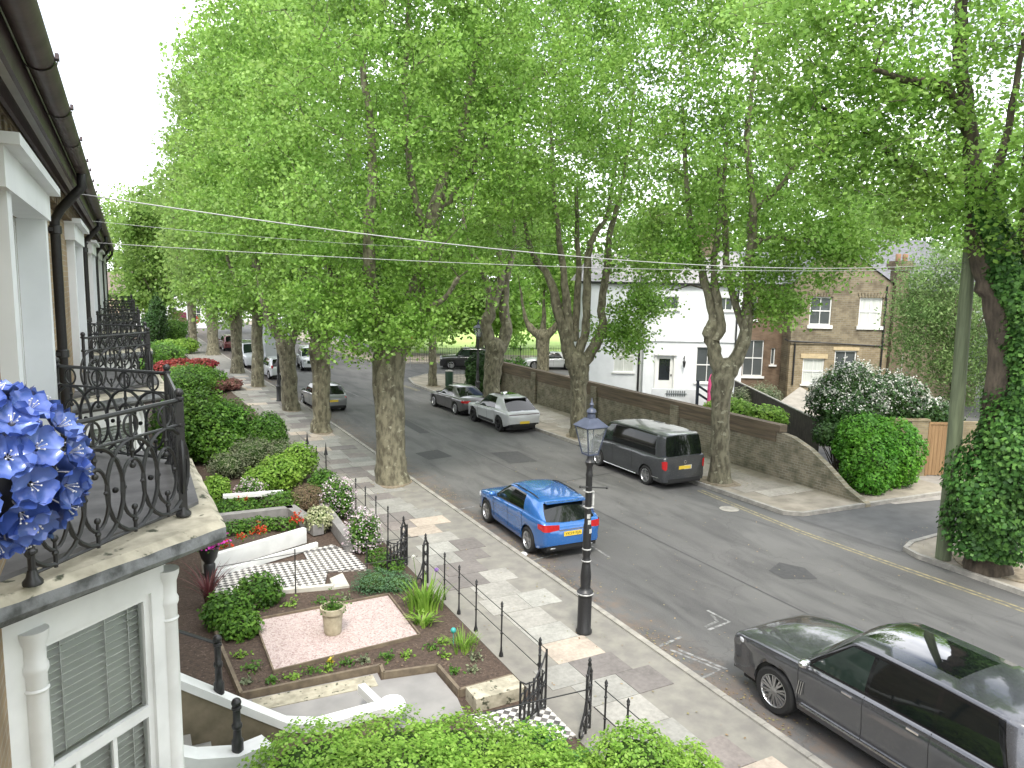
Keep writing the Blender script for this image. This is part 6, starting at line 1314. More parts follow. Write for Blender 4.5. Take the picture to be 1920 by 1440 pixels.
# urn
ur = thing('stone_urn', 'pale stone garden urn standing on the pink gravel square', 'urn', (3.36, 13.75, .155)); mb = MB(); mb.lathe([(.15, 0), (.165, .03), (.18, .22), (.20, .42), (.235, .44), (.245, .50), (.24, .55), (.21, .55), (.195, .46)], 24, cap=False); mb.lathe([(.0001, .47), (.2, .47)], 24, cap=False); mb.build('pot', M('urn_stone', (.50, .45, .33), .85, c2=(.36, .32, .23), scale=9, bmp=.3), ur)
def sprig(name, label, x, y, z, r, h, n, leaf, mat, cat='plant', up=1.2, parent=None, group=None, flowers=None):
    rs = NR; P = np.stack([rs.normal(size=n) * r * .45, rs.normal(size=n) * r * .45, np.abs(rs.normal(size=n)) * h * .45], 1); t = parent or thing(name, label, cat, (x, y, z), 0, group); mb = MB()
    mb.leaves(P, rnd_unit(n) + np.array([0, 0, up]), leaf * rs.uniform(.6, 1.4, n), .6); o = mb.build('foliage', mat, t)
    mb = MB()
    for k in range(6): q = P[k % n]; mb.tube([(0, 0, 0), tuple(q * .5 + np.array([0, 0, .02])), tuple(q)], .006, 4)
    mb.build('stems', TWIG, t)
    if flowers:
        fm, k = flowers; mb = MB(); Q = np.repeat(P[:k], 6, 0) + rs.normal(size=(6 * min(k, n), 3)) * .02 + np.array([0, 0, .03]); mb.leaves(Q, rnd_unit(len(Q)) + np.array([0, 0, .6]), .05 * rs.uniform(.7, 1.2, len(Q)), .9); mb.build('blossom', fm, t)
    return t
sprig('urn_plant', 'small green plant growing in the stone urn', 3.36, 13.75, .62, .26, .30, 260, .07, LEAF_M)
# seedlings scattered in the soil bed
spots = [(1.62, 13.6, .16, 1), (1.75, 13.0, .2, 0), (1.6, 12.6, .13, 2), (2.0, 12.45, .14, 0), (2.35, 12.45, .13, 1), (2.65, 12.5, .15, 0), (2.95, 12.45, .13, 1), (3.3, 12.5, .16, 0), (3.6, 12.45, .15, 2), (4.0, 12.4, .17, 0), (4.35, 12.3, .14, 1), (4.9, 12.4, .15, 0), (5.15, 12.5, .12, 1), (4.95, 11.4, .13, 0), (5.25, 11.3, .12, 2), (5.0, 12.0, .12, 1), (2.9, 15.4, .18, 1), (3.5, 15.3, .2, 0), (4.0, 15.2, .16, 2), (2.3, 15.5, .2, 0), (5.25, 13.9, .16, 1), (5.5, 11.7, .17, 2), (5.3, 14.5, .2, 1)]
where = ['by the left edge of the gravel', 'left of the gravel corner', 'in the near left corner of the bed', 'below the near left gravel corner', 'near the timber kerb, second clump', 'along the near gravel edge, third clump', 'along the near gravel edge before the middle', 'at the middle of the near gravel edge', 'just left of the kerb step', 'just right of the kerb step', 'towards the near right gravel corner', 'off the near right gravel corner', 'between gravel corner and fence', 'in the square corner nearest the gate', 'beside the gate corner of the bed', 'between the path corner and the gravel', 'behind the gravel towards the tiled path', 'behind the urn by the far gravel edge', 'at the far gravel edge right of the urn', 'behind the far left gravel corner', 'between the gravel and the iris clump', 'by the last fence post near the gate', 'behind the iris clump']
for k, (x, y, r, c_) in enumerate(spots): sprig('seedling_clump', ('low green seedling clump ', 'sparse pale seedling clump ', 'small dark leafy clump ')[c_] + where[k], x, y, .13, r, r * .8, 55, .07, (LEAF_M, LEAF_L, LEAF_G)[c_], 'seedlings', group='seedling clumps in the soil bed')
sprig('yellow_flower', 'single yellow flower near the edge of the gravel square', 3.0, 12.58, .13, .07, .12, 20, .06, LEAF_M, flowers=(PETAL_Y, 5))
# strap-leaved clumps
def blades(name, label, x, y, z, n, h, w, mat, cat='plant', spread=.5, r0=.12, heads=None, seed=1):
    rs = np.random.default_rng(seed); t = thing(name, label, cat, (x, y, z)); mb = MB()
    for k in range(n):
        a = rs.random() * 6.283; s_ = rs.random() * r0; H = h * rs.uniform(.55, 1.1); sp = spread * rs.uniform(.2, 1) * H; d = np.array([math.cos(a), math.sin(a), 0]); sd = np.array([-d[1], d[0], 0]); p0 = np.array([math.cos(a) * s_, math.sin(a) * s_, 0]); vs = []
        for i in range(5):
            u = i / 4; c = p0 + d * sp * u * u + np.array([0, 0, H * (u - .32 * u * u * spread)]); ww = w * (1 - u ** 1.5) * .5 + .001; vs += [tuple(c - sd * ww), tuple(c + sd * ww)]
        mb.add(vs, [(2 * i, 2 * i + 1, 2 * i + 3, 2 * i + 2) for i in range(4)])
    mb.build('leaves', mat, t)
    if heads:
        for k, (dx, dy, hh, m) in enumerate(heads):
            mb = MB(); mb.tube([(dx * .4, dy * .4, 0), (dx, dy, hh)], .006, 5); s_ = mb.build('stem', LEAF_M, t); mb = MB(); Q = rnd_unit(70); mb.leaves(Q * .045 + np.array([dx, dy, hh]), Q, np.full(70, .035), .6); mb.build('flower_head', m, s_)
    return t
PURP = leaf_mat('purple_petal', [(.22, .10, .42), (.32, .18, .55)], .2)
blades('iris_clump', 'large clump of bright strap leaves by the front fence beyond the soil bed', 5.4, 14.1, .13, 130, .70, .05, LEAF_L, heads=[(-.05, .55, .95, PETAL_W), (.35, .2, .72, PURP)], seed=3, r0=.42, spread=.6)
blades('iris_clump', 'floppy broad-leaved clump between the gravel and the larger bright clump', 5.1, 13.4, .13, 40, .36, .06, LEAF_L, seed=4, r0=.2, spread=1.2)
blades('grass_clump', 'grassy clump with a turquoise marker by the fence near the gate', 5.45, 12.15, .13, 120, .34, .02, LEAF_L, seed=5, r0=.3, spread=.9)
mb = MB(); mb.sphere((5.32, 12.35, .42), .055, 10, 6); mb.tube([(5.32, 12.35, .1), (5.32, 12.35, .4)], .008, 5); tag(mb.build('garden_marker', M('turquoise', (.05, .38, .36), .5)), 'turquoise ball marker on a stick in the grassy clump', 'garden marker')
CORD = leaf_mat('cordyline_leaf', [(.10, .025, .035), (.20, .06, .07), (.16, .10, .09)], .3)
blades('cordyline', 'spiky dark red cordyline against the bay window', 1.32, 16.15, .1, 54, 1.15, .05, CORD, seed=6, spread=.75, r0=.06)
# pot with magenta flowers on a dark pedestal
fp = thing('flower_pedestal', 'dark pedestal planter topped with magenta flowers by the bay', 'planter', (1.46, 17.2, -.62)); mb = MB(); mb.lathe([(.16, .66), (.14, .75), (.11, .9), (.13, 1.25), (.10, 1.3)], 14); mb.build('pedestal', IRON, fp); mb = MB(); mb.lathe([(.10, 1.3), (.17, 1.42), (.22, 1.62), (.23, 1.66), (.19, 1.66), (.17, 1.55)], 16, cap=False); mb.build('bowl', IRON, fp)
mb = MB(); Q = NR.normal(size=(620, 3)) * np.array([.15, .15, .06]) + np.array([0, 0, 1.81]); mb.leaves(Q, rnd_unit(620) + np.array([0, 0, 1.2]), NR.uniform(.05, .085, 620), .95); mb.build('blossom', PETAL_MAG, fp); mb = MB(); Q = NR.normal(size=(200, 3)) * np.array([.13, .13, .05]) + np.array([0, 0, 1.68]); mb.leaves(Q, rnd_unit(200), NR.uniform(.04, .07, 200), .7); mb.build('foliage', LEAF_M, fp)
# bushes of the nearest garden
bush('fern_shrub', 'bright leafy shrub at the foot of the bay beside the soil bed', [(1.6, 15.1, .38, .5, .5, .42), (2.3, 15.8, .4, .5, .45, .4), (1.75, 14.5, .3, .4, .4, .3)], 4600, .085, LEAF_M, seed=21)
bush('lavender_shrub', 'feathery blue-green shrub at the far right corner of the soil bed', [(4.75, 15.5, .28, .55, .42, .32), (5.2, 15.3, .24, .4, .35, .28)], 3800, .05, leaf_mat('blue_green_leaf', [(.05, .12, .06), (.10, .20, .10), (.15, .27, .13)], .3), seed=22, asp=.35)
# privet hedges at the bottom edge
bush('privet_hedge', 'bright green privet hedge filling the bottom edge between the steps and the gate', [(1.7, 8.05, 1.12, .85, .75, .74), (2.6, 8.0, 1.06, .9, .8, .66), (3.5, 7.95, .88, .85, .8, .62), (4.3, 7.8, .70, .8, .75, .52), (2.2, 7.2, 1.2, 1.3, .8, .75), (3.6, 7.0, .9, 1.2, .8, .65)], 44000, .052, LEAF_L, 'hedge', seed=23, up=.7, shell=.75)
bush('privet_hedge', 'smaller bright privet bush right of the gate at the bottom edge', [(5.35, 6.75, 1.0, .62, .55, .62), (6.0, 6.55, .75, .55, .5, .55), (4.75, 7.05, .7, .5, .5, .55)], 16000, .050, LEAF_L, 'hedge', seed=24, up=.7, shell=.75)
bush('gateway_plants', 'mixed low plants between the chequered path and the second gate', [(5.4, 16.5, .22, .35, .45, .25), (5.35, 17.2, .2, .3, .35, .22)], 1800, .06, LEAF_M, 'plants', seed=46, core=False)
bush('dark_shrub', 'deep green shrub between the two privet hedges behind the gate', [(4.7, 8.1, .45, .6, .5, .55), (5.2, 7.7, .35, .4, .4, .4)], 5000, .06, leaf_mat('mid_leaf', [(.05, .14, .03), (.09, .24, .05), (.14, .33, .08)], .35), seed=25)
# chequered tile paths
BWT = bpy.data.materials.new('chequer_tiles'); n, l, b, o = nodes_of(BWT); tc = n.new("ShaderNodeTexCoord"); mp = n.new("ShaderNodeMapping"); mp.inputs["Rotation"].default_value = (0, 0, rad(45)); ck = n.new("ShaderNodeTexChecker"); ck.inputs["Scale"].default_value = 9.5; ck.inputs["Color1"].default_value = (.62, .60, .57, 1); ck.inputs["Color2"].default_value = (.07, .065, .065, 1)
l.new(tc.outputs["Object"], mp.inputs[0]); l.new(mp.outputs[0], ck.inputs[0]); l.new(mix(n, l, ramp(n, l, noise(n, l, 5, 4), [(.45, (0, 0, 0)), (.7, (.5, .5, .5))]), ck.outputs[0], (.34, .32, .30)), b.inputs["Base Color"]); b.inputs["Roughness"].default_value = .6
mb = MB(); mb.prism([(1.5, 16.6), (3.75, 16.1), (4.05, 17.0), (3.75, 17.95), (1.6, 18.1)], .05, .13); mb.prism([(3.78, 17.95), (4.07, 17.0), (4.95, 16.75), (4.92, 17.75), (4.6, 18.75), (3.8, 18.55)], .05, .125); struct(mb.build('tiled_path', BWT))
mb = MB(); mb.prism([(4.7, 9.0), (5.9, 8.9), (5.9, 9.95), (4.6, 10.1)], .05, .125); struct(mb.build('tiled_threshold', BWT))
mb = MB(); mb.prism([(1.45, 16.35), (3.9, 15.85), (3.95, 15.98), (1.45, 16.5)], .05, .22); mb.prism([(3.9, 15.85), (4.25, 15.8), (4.3, 16.6), (3.95, 16.4)], .05, .18); struct(mb.build('path_edge_stone', M('pale_stone_edge', (.58, .56, .50), .8, c2=(.44, .42, .37), scale=4)))
wp = thing('white_planter', 'long low white planter wall beside the chequered path', 'planter', (3, 19, .1)); mb = MB(); mb.beam((-1.6, -.9, .20), (1.0, .26, .20), .15, .40); mb.beam((-1.6, -1.35, .07), (1.2, -.25, .07), .10, .14); mb.build('wall', WHITE, wp)
GLE = M('grey_ledge', (.27, .26, .255), .8, c2=(.20, .195, .19), scale=4)
lg = thing('grey_ledge', 'smooth grey stone ledge framing the far planting bed', 'ledge', (4, 20.5, .1)); mb = MB(); mb.beam((-1.9, 1.2, .15), (.15, 1.15, .15), .26, .28); mb.beam((.10, 1.3, .15), (.45, -.85, .15), .30, .28); mb.build('ledge_stone', GLE, lg)
lg = thing('grey_ledge', 'second grey stone ledge nearer the fence, beside the blossom bush', 'ledge', (4.95, 19.6, .1)); mb = MB(); mb.beam((.05, 1.8, .18), (-.05, -1.6, .18), .24, .34); mb.build('ledge_stone', GLE, lg)
bush('bedding_plants', 'low green bedding plants inside the grey ledges', [(3.0, 20.9, .2, .7, .45, .22), (3.7, 20.7, .18, .4, .4, .2), (2.4, 20.9, .2, .5, .4, .22)], 2400, .08, LEAF_M, 'plants', seed=26, core=False)
for k, (x, y, lb) in enumerate([(1.9, 18.7, 'leftmost red geranium behind the white planter'), (2.9, 19.35, 'red geranium at the middle of the white planter'), (3.9, 19.9, 'red geranium at the right end of the white planter'), (2.4, 19.1, 'small pinkish-red geranium between the left and middle ones'), (2.9, 22.6, 'single red geranium in the green bed beyond the grey ledge')]): sprig('geranium', lb, x, y, .45 if k < 4 else .4, .22, .22, 60, .07, LEAF_M, 'flower', group='red geraniums in the second garden', flowers=(PETAL_RED, 30 if k < 3 else 14))
bush('variegated_shrub', 'small round cream-variegated shrub between the two grey ledges', [(4.55, 20.0, .45, .40, .38, .38)], 1500, .075, leaf_mat('cream_leaf', [(.20, .26, .10), (.50, .52, .30), (.62, .62, .42)], .3), seed=27)
bush('blossom_shrub', 'pale pink blossoming shrub by the fence, nearer of two', [(5.25, 18.1, .55, .42, .45, .58)], 1600, .08, LEAF_M, seed=28, flowers=(PETAL_P, 230, .055, .2))
bush('blossom_shrub', 'pale pink blossoming shrub by the fence, farther of two', [(5.35, 21.0, .65, .45, .5, .6)], 1600, .08, LEAF_M, seed=29, flowers=(PETAL_P, 200, .055, .3))
bush('fence_shrub', 'green leafy shrub overhanging the fence behind the pink blossom', [(5.4, 23.0, .55, .5, .6, .5)], 2200, .09, LEAF_M, seed=30)
bush('brown_grass_clump', 'wispy brown ornamental grass beside the farther blossoming shrub', [(4.7, 22.2, .45, .5, .45, .42)], 2600, .10, leaf_mat('brown_leaf', [(.20, .13, .08), (.30, .21, .14), (.16, .17, .08)], .3), asp=.15, seed=31, core=False)
bush('lime_shrub', 'lime green shrub with broad lobes beyond the white bath-shaped planter', [(4.4, 24.9, .6, .75, .8, .6), (5.2, 25.6, .8, .6, .7, .6), (3.6, 24.4, .5, .5, .6, .5)], 6500, .10, LEAF_L, seed=32)
bush('lime_shrub', 'small lime green shrub beside the end of the nearest balcony ledge', [(2.25, 23.6, .5, .45, .5, .55)], 2200, .09, LEAF_L, seed=33)
bush('pink_azalea', 'dusky pink flowering shrub in front of the lime green shrubs', [(3.2, 23.4, .45, .4, .4, .4)], 1300, .07, LEAF_M, seed=34, flowers=(PETAL_P, 120, .05, .3))
bush('leafy_border', 'dark leafy border plants beyond the grey ledge', [(2.6, 22.4, .25, .9, .6, .32), (4.0, 22.4, .3, .6, .6, .35)], 4000, .09, LEAF_M, 'plants', seed=35)
wb = thing('white_trough', 'long white trough half hidden among the border plants', 'trough', (3.2, 22.9, .1)); mb = MB(); mb.beam((-.8, .15, .42), (.9, -.1, .42), .22, .1); mb.build('rim', WHITE, wb)
bush('grey_shrub', 'grey-green airy shrub between the laurel and the lime green shrubs', [(3.9, 27.6, .7, .8, .9, .65), (4.9, 27.9, .6, .7, .7, .5), (3.0, 27.0, .5, .7, .7, .5)], 6000, .09, LEAF_G, seed=36, asp=.4)
bush('laurel_bush', 'big dark green laurel bush beyond the nearest balcony', [(2.4, 30.2, 1.4, 1.4, 1.5, 1.35), (3.5, 30.6, 1.1, 1.1, 1.3, 1.15), (1.6, 29.6, 1.6, .9, 1.2, 1.2), (3.0, 29.2, .8, 1.0, .8, .8)], 19000, .13, LEAF_M, seed=37)
bush('clipped_bush', 'round clipped dark bush right of the big laurel', [(4.75, 29.2, .98, .68, .75, .88)], 6000, .09, LEAF_M, seed=38, shell=.85)
bush('red_maple_shrub', 'spreading red-leaved maple in the distant garden', [(3.4, 57, .8, 1.1, 1.2, .5), (4.8, 58, .75, 1.2, 1.2, .42), (2.4, 55, .9, .8, 1, .5), (3.2, 53.5, .8, 1.1, 1.4, .45)], 7000, .16, LEAF_R, seed=39)
bush('red_maple_shrub', 'low dusky red shrub near the kerb beyond the clipped bush', [(5.7, 48.8, .45, .75, 1.0, .35), (4.8, 47.8, .5, .6, .8, .38)], 3000, .13, leaf_mat('dusky_red_leaf', [(.16, .06, .06), (.28, .12, .11), (.22, .16, .12)], .3), seed=40)
bush('green_shrub', 'bright shrub in front of the red maple', [(3.9, 49, .9, 1.6, 2.2, .7), (3.2, 46.4, 1.1, 1.4, 2.6, .9)], 7500, .15, LEAF_M, seed=41)
bush('topiary_ball', 'round clipped topiary ball in the distance', [(4.6, 84, 1.5, 1.05, 1.05, 1.05)], 5000, .13, LEAF_M, seed=42, shell=.93, stems=False)
bush('conifer', 'dark columnar conifer left of the topiary ball', [(3.0, 82, 2.6, .9, .9, 2.6), (2.2, 80, 1.8, .9, .9, 1.8)], 5500, .2, LEAF_D, seed=43)
bush('lime_mound', 'yellow-green mounded shrubs before the topiary ball', [(5.0, 74, .8, 1.1, 1.6, .7), (3.4, 70, .9, 1.2, 2, .8)], 4000, .18, LEAF_L, seed=44)
bush('distant_hedge', 'long dark hedge at the end of the far gardens', [(2.5, 66, .9, 2.0, 3, .9), (1, 60, 1.2, 1.6, 5, 1.1), (4.5, 95, 1.2, 3, 4, 1.2)], 9000, .2, LEAF_M, seed=45)
# front fence ------------------------------------------------------
def fence_run(label, x, ys, rails=(.55, .98), ends=None):
    t = thing('front_fence', label, 'fence', (x, ys[0], .1), 0, 'thin iron front fences'); Lh = ys[-1] - ys[0]
    for y in ys:
        mb = MB(); y -= ys[0]; mb.tube([(0, y, 0), (0, y, 1.0)], .016, 7); mb.lathe([(.045, 0), (.04, .05), (.022, .10), (.018, .18)], 8, (0, y, 0))
        for z in (.45, .80, .98): mb.sphere((0, y, z), .027, 8, 5)
        mb.lathe([(.016, 1.0), (.03, 1.02), (.018, 1.05), (.004, 1.08)], 8, (0, y, 0)); mb.build('post', IRON, t)
    e0, e1 = ends or (ys[0], ys[-1])
    for z in rails: mb = MB(); mb.tube([(0, e0 - ys[0], z * .98 - .06), (0, e1 - ys[0], z * .98 - .06)], .008, 5); mb.build('rail', IRON, t)
    return t
fence_run('low iron fence along the nearest garden, four posts between the two gates', 5.98, [11.62, 12.75, 13.6, 14.4], ends=(9.95, 15.3))
fence_run('low iron fence beside the blossoming shrubs of the second garden', 5.92, [18.15, 19.2, 20.2, 21.2], ends=(17.0, 22.3))
fence_run('short iron fence end beside the nearest gate, above the small privet bush', 6.15, [7.95, 8.5], ends=(6.3, 8.8))
fence_run('low iron fence of the farther garden behind the lime green shrubs', 5.85, [24.6, 26.0, 27.4], ends=(24, 29.5))
dv = thing('dividing_rail', 'thin iron dividing rail between the soil bed and the chequered path', 'fence', (1.5, 15.95, .1)); mb = MB(); mb.tube([(0, .1, .88), (1.6, .05, .95), (4.4, -.1, .98)], .009, 5); mb.tube([(0, .1, .45), (4.4, -.1, .5)], .007, 5); mb.build('rail', IRON, dv); mb = MB(); mb.tube([(1.6, .05, 0), (1.6, .05, 1.05)], .014, 6); mb.build('post', IRON, dv); mb = MB(); mb.tube([(3.2, 0, 0), (3.2, 0, 1.0)], .014, 6); mb.build('post', IRON, dv)
d2 = thing('dividing_rail', 'thin iron dividing rail running from the near gate over the privet hedge', 'fence', (4.6, 8.9, .1)); mb = MB(); mb.tube([(1.55, 0, .72), (.4, .05, .74), (-1.2, .1, .78)], .010, 5); mb.build('rail', IRON, d2)
def scroll(mb, pts, r=.013): mb.tube(pts, r, 6)
def ring(mb, c, rx, rz, ax, r=.012, k=16):
    mb.tube([(c[0] + ax[0] * rx * math.cos(a), c[1] + ax[1] * rx * math.cos(a), c[2] + rz * math.sin(a)) for a in [2 * math.pi * i / k for i in range(k)]], r, 5, closed=True)
def gate_pier(label, x, y, ang, z=.1):
    """openwork cast-iron pier: two stiles with rings between, a pointed head and a scrolled foot"""
    t = thing('gate_pier', label, 'gate pier', (x, y, z), ang, 'openwork iron gate piers'); mb = MB(); w = .085
    for s_ in (-1, 1): mb.tube([(s_ * w, 0, 0), (s_ * w, 0, .90), (s_ * w * .6, 0, 1.0), (0, 0, 1.08)], .022, 7)
    for zc, rz in ((.16, .10), (.38, .09), (.62, .10), (.86, .10)): ring(mb, (0, 0, zc), w * .72, rz, (1, 0), .017)
    for zc in (.27, .50, .74): mb.sphere((0, 0, zc), .045, 8, 6)
    for s_ in (-1, 1):
        for zc in (.30, .72, .95): mb.sphere((s_ * w, 0, zc), .028, 7, 5)
    mb.lathe([(.02, 1.06), (.035, 1.10), (.02, 1.14), (.03, 1.17), (.003, 1.22)], 8); mb.build('frame', IRON, t)
    mb = MB(); ring(mb, (-.24, 0, .12), .10, .10, (1, 0), .018); mb.tube([(-w, 0, .58), (-.16, 0, .38), (-.30, 0, .22), (-.34, 0, .12), (-.30, 0, .03)], .018, 6); mb.tube([(-.12, 0, .3), (-.2, 0, .24)], .015, 5); mb.build('scroll_bracket', IRON, t); return t
def iron_gate(label, x, y, ang, w=.95):
    t = thing('iron_gate', label, 'gate', (x, y, .12), ang, 'open cast-iron garden gates'); mb = MB()
    mb.tube([(0, 0, 0), (0, 0, 1.02)], .02, 7); mb.tube([(w, 0, 0), (w, 0, .86)], .018, 7)
    for z in (.10, .46): mb.tube([(0, 0, z), (w, 0, z)], .012, 6)
    mb.tube([(0, 0, 1.0), (w * .2, 0, .80), (w * .5, 0, .66), (w * .8, 0, .74), (w, 0, .86)], .014, 6); n = 6
    for k in range(1, n): u = k / n; mb.tube([(u * w, 0, .10), (u * w, 0, .72)], .013, 5)
    mb.build('gate_frame', IRON, t); mb = MB()
    for k in range(n): ring(mb, ((k + .5) / n * w, 0, .28), w / n * .42, .15, (1, 0), .013, 12); ring(mb, ((k + .5) / n * w, 0, .56), w / n * .42, .08, (1, 0), .013, 12)
    mb.build('tracery', IRON, t); return t
gate_pier('openwork gate pier at the far side of the nearest gateway', 5.78, 9.85, rad(60))
gate_pier('openwork gate pier with scrolled foot at the near side of the nearest gateway', 6.15, 8.95, rad(35))
iron_gate('nearest open iron gate, folded back towards the tiled threshold', 5.85, 9.75, rad(212), .85)
gate_pier('openwork gate pier at the far side of the second gateway', 5.86, 16.75, rad(30))
gate_pier('openwork gate pier with scrolled foot at the near side of the second gateway', 5.90, 15.35, rad(30))
iron_gate('second iron gate standing open beside the blossoming shrub', 5.9, 16.6, rad(215), .8)
for k, (x, y, lb) in enumerate([(5.75, 27.0, 'dark spear finial post rising above the lime green shrubs, left of two'), (5.95, 25.0, 'dark spear finial post rising above the shrubs, right of two')]):
    t = thing('spear_post', lb, 'post', (x, y, .1)); mb = MB(); mb.tube([(0, 0, 0), (0, 0, 1.0)], .02, 6); mb.build('shaft', IRON, t); mb = MB(); mb.lathe([(.07, .95), (.05, 1.05), (.03, 1.15), (.003, 1.4)], 8); mb.build('spear_head', IRON, t)
nt = thing('notice_post', 'small grey notice board on a post by the pavement beyond the lime shrubs', 'notice', (5.75, 29.2, .1)); mb = MB(); mb.box(-.2, -.02, .6, .2, .02, .85); mb.build('board', CONC, nt); mb = MB(); mb.box(-.03, -.02, 0, .03, .02, .6); mb.build('post', GREYW, nt)
mb = MB(); mb.sphere((0, 0, .03), .11, 10, 6, sz=.5); o = tag(mb.build('litter', WHITE_R), 'crumpled white litter at the kerb beside the blue car wheel', 'litter'); o.location = (8.93, 16.2, .02)

# ------------------------------------------------------------------ planting across the road
bush('box_hedge', 'clipped dark hedge behind the lamp post at the start of the garden wall', [(20.3, 42.6, 1.35, 1.2, 1.0, 1.3)], 7000, .16, LEAF_D, 'hedge', seed=51, shell=.85)
bush('box_hedge', 'tall bright green hedge at the lower end of the garden wall by the driveway', [(23.1, 16.8, .95, 1.0, .9, 1.05), (24.3, 16.7, 1.2, 1.05, .9, 1.25), (23.7, 17.5, 1.6, 1.2, .9, .95), (22.6, 16.3, .5, .6, .5, .5)], 20000, .11, LEAF_H, 'hedge', seed=52, shell=.8, base=(23.6, 17))
bush('white_blossom_bush', 'large dark evergreen with white blossom above the bright green hedge', [(24.5, 19.5, 2.7, 1.0, 1.1, 1.1), (25.2, 19.3, 3.0, 1.4, 1.2, 1.25), (26.8, 18.7, 2.7, 1.4, 1.2, 1.1), (24.8, 18.6, 2.2, 1.5, .9, 1.1), (28.4, 18.2, 2.1, 1.3, 1.0, .7), (23.0, 18.6, 1.7, .5, .5, .45)], 21000, .13, LEAF_D, seed=53, flowers=(PETAL_W, 1700, .075, 2.5), base=(25, 19))
bush('rosemary_bush', 'grey-green feathery bush in the corner between the houses', [(29.4, 27.8, 1.2, 1.1, 1.0, 1.0), (28.6, 28.4, 1.0, .9, .9, .9)], 5000, .14, LEAF_G, seed=54, asp=.35)
bush('lime_shrub', 'yellow-green shrub just behind the garden wall, right of the forked trunk', [(23.4, 24.0, 1.7, 1.0, 1.2, .55), (24.2, 22.6, 1.6, .8, .9, .5)], 3500, .14, LEAF_L, seed=55)
bush('verge_shrub', 'light leafy shrub at the near end of the hedge by the parking sign', [(21.9, 43.4, 1.4, .8, .8, .8), (23.2, 43.6, 1.2, .9, .8, .9)], 3000, .15, LEAF_M, seed=56)
# weeping light-leaved tree behind the gate
def simple_limbs(x, y, r, h, sp=2.0, k=4, seed=1):
    q = random.Random(seed); o = [[(x, y, 0, r * 1.3), (x, y, h * .5, r), (x + .1, y, h, r * .85)]]
    for i in range(k): a = 6.28 * i / k + q.random(); o.append([(x + .1, y, h - .1, r * .55), (x + sp * .4 * math.cos(a), y + sp * .4 * math.sin(a), h * 1.5, r * .35), (x + sp * math.cos(a), y + sp * math.sin(a), h * 2.1, r * .15)])
    return o
tree('weeping_tree', 'pale drooping birch-like tree between the brick chimney and the green pole', simple_limbs(33.4, 20.4, .18, 3.2, 1.2, seed=3), [blob(32.2, 21.0, 6.2, 1.6, 1.6, 3.0, 1.4), blob(33.8, 20.2, 5.4, 1.6, 1.6, 3.2), blob(33.0, 20.6, 8.4, 1.3, 1.3, 1.2)], 300, 22000, .15, .38, LEAF_BIRCH, seed=61, droop=.5, asp=.45)
tree('silver_leaf_tree', 'small silvery-leaved tree right of the weeping tree behind the pole', simple_limbs(36.0, 20.0, .16, 2.6, 1.2, seed=4), [blob(36.0, 20.0, 4.4, 1.4, 1.4, 2.2)], 110, 6000, .17, .4, leaf_mat('silver_leaf', [(.22, .28, .20), (.42, .46, .42), (.6, .62, .6)], .35), seed=62)
BGG = 'trees in the background of the street'
bg = [(38, 48, 9, 19, 8.5, 'LEAF_B', 'tall background tree rising behind the white house roof'), (52, 40, 9, 19, 8, 'LEAF_B', 'background tree behind the brick house roof'), (56, 34, 10, 19, 8, 'LEAF_A', 'tall light tree filling the gap right of the brick house gable'), (45, 46, 11, 18, 7, 'LEAF_A', 'bright tree above the recess between the two houses'), (62, 28, 8, 17, 8, 'LEAF_A', 'bright background tree right of the brick house'), (47, 22, 6, 13, 6, 'LEAF_A', 'light green tree behind the ivy-clad trunk'), (30, 64, 6, 14, 7, 'LEAF_A', 'light tree at the park edge left of the white house'), (24, 76, 7, 17, 8, 'LEAF_B', 'park tree behind the gnarled plane'),
      (40, 70, 6, 15, 8, 'LEAF_A', 'park tree behind the pollarded tree'), (16, 100, 8, 20, 8, 'LEAF_B', 'tree closing the far end of the road on the right'), (2, 118, 9, 19, 9, 'LEAF_B', 'tree beyond the last terraced house at the end of the street'), (10, 135, 9, 22, 10, 'LEAF_B', 'tallest tree at the far end of the street')]
for k, (x, y, h0, hh, r_, lm, lb) in enumerate(bg):
    lt = .42 if y > 60 else .36
    tree('background_tree', lb, simple_limbs(x, y, .35, 4.0, 3.0, seed=k), [blob(x, y, h0 + hh * .18, r_ * .85, r_ * .6, hh * .42), blob(x - r_ * .4, y, h0 * .8, r_ * .55, r_ * .5, hh * .28), blob(x + r_ * .4, y, h0 * .85, r_ * .55, r_ * .5, hh * .28)], 170, 13000, lt, r_ * .115, globals()[lm], group=BGG, seed=70 + k)
tree('dark_yew', 'dark evergreen tree across the side street', simple_limbs(22.5, 66, .3, 3, 2, seed=9), [blob(22.5, 66, 6.5, 4.5, 3, 5.2), blob(26.8, 68, 6, 3.4, 3, 5)], 170, 14000, .3, .7, LEAF_D, seed=90)
tree('dark_yew', 'dark evergreen behind the no-entry sign at the street corner', simple_limbs(19.6, 70, .3, 3, 2, seed=10), [blob(20.4, 74, 6, 3.6, 3, 5.4)], 120, 9000, .32, .7, LEAF_D, seed=91)
tree('background_tree', 'rounded street tree beyond the distant beige gable', simple_limbs(3.4, 90, .35, 3.4, 2.0, seed=5), [blob(3.4, 90, 9.5, 3.9, 3, 7.6), blob(2.4, 90, 5.0, 2.8, 2.4, 2.6)], 200, 14000, .38, .8, LEAF_B, group=BGG, seed=99)
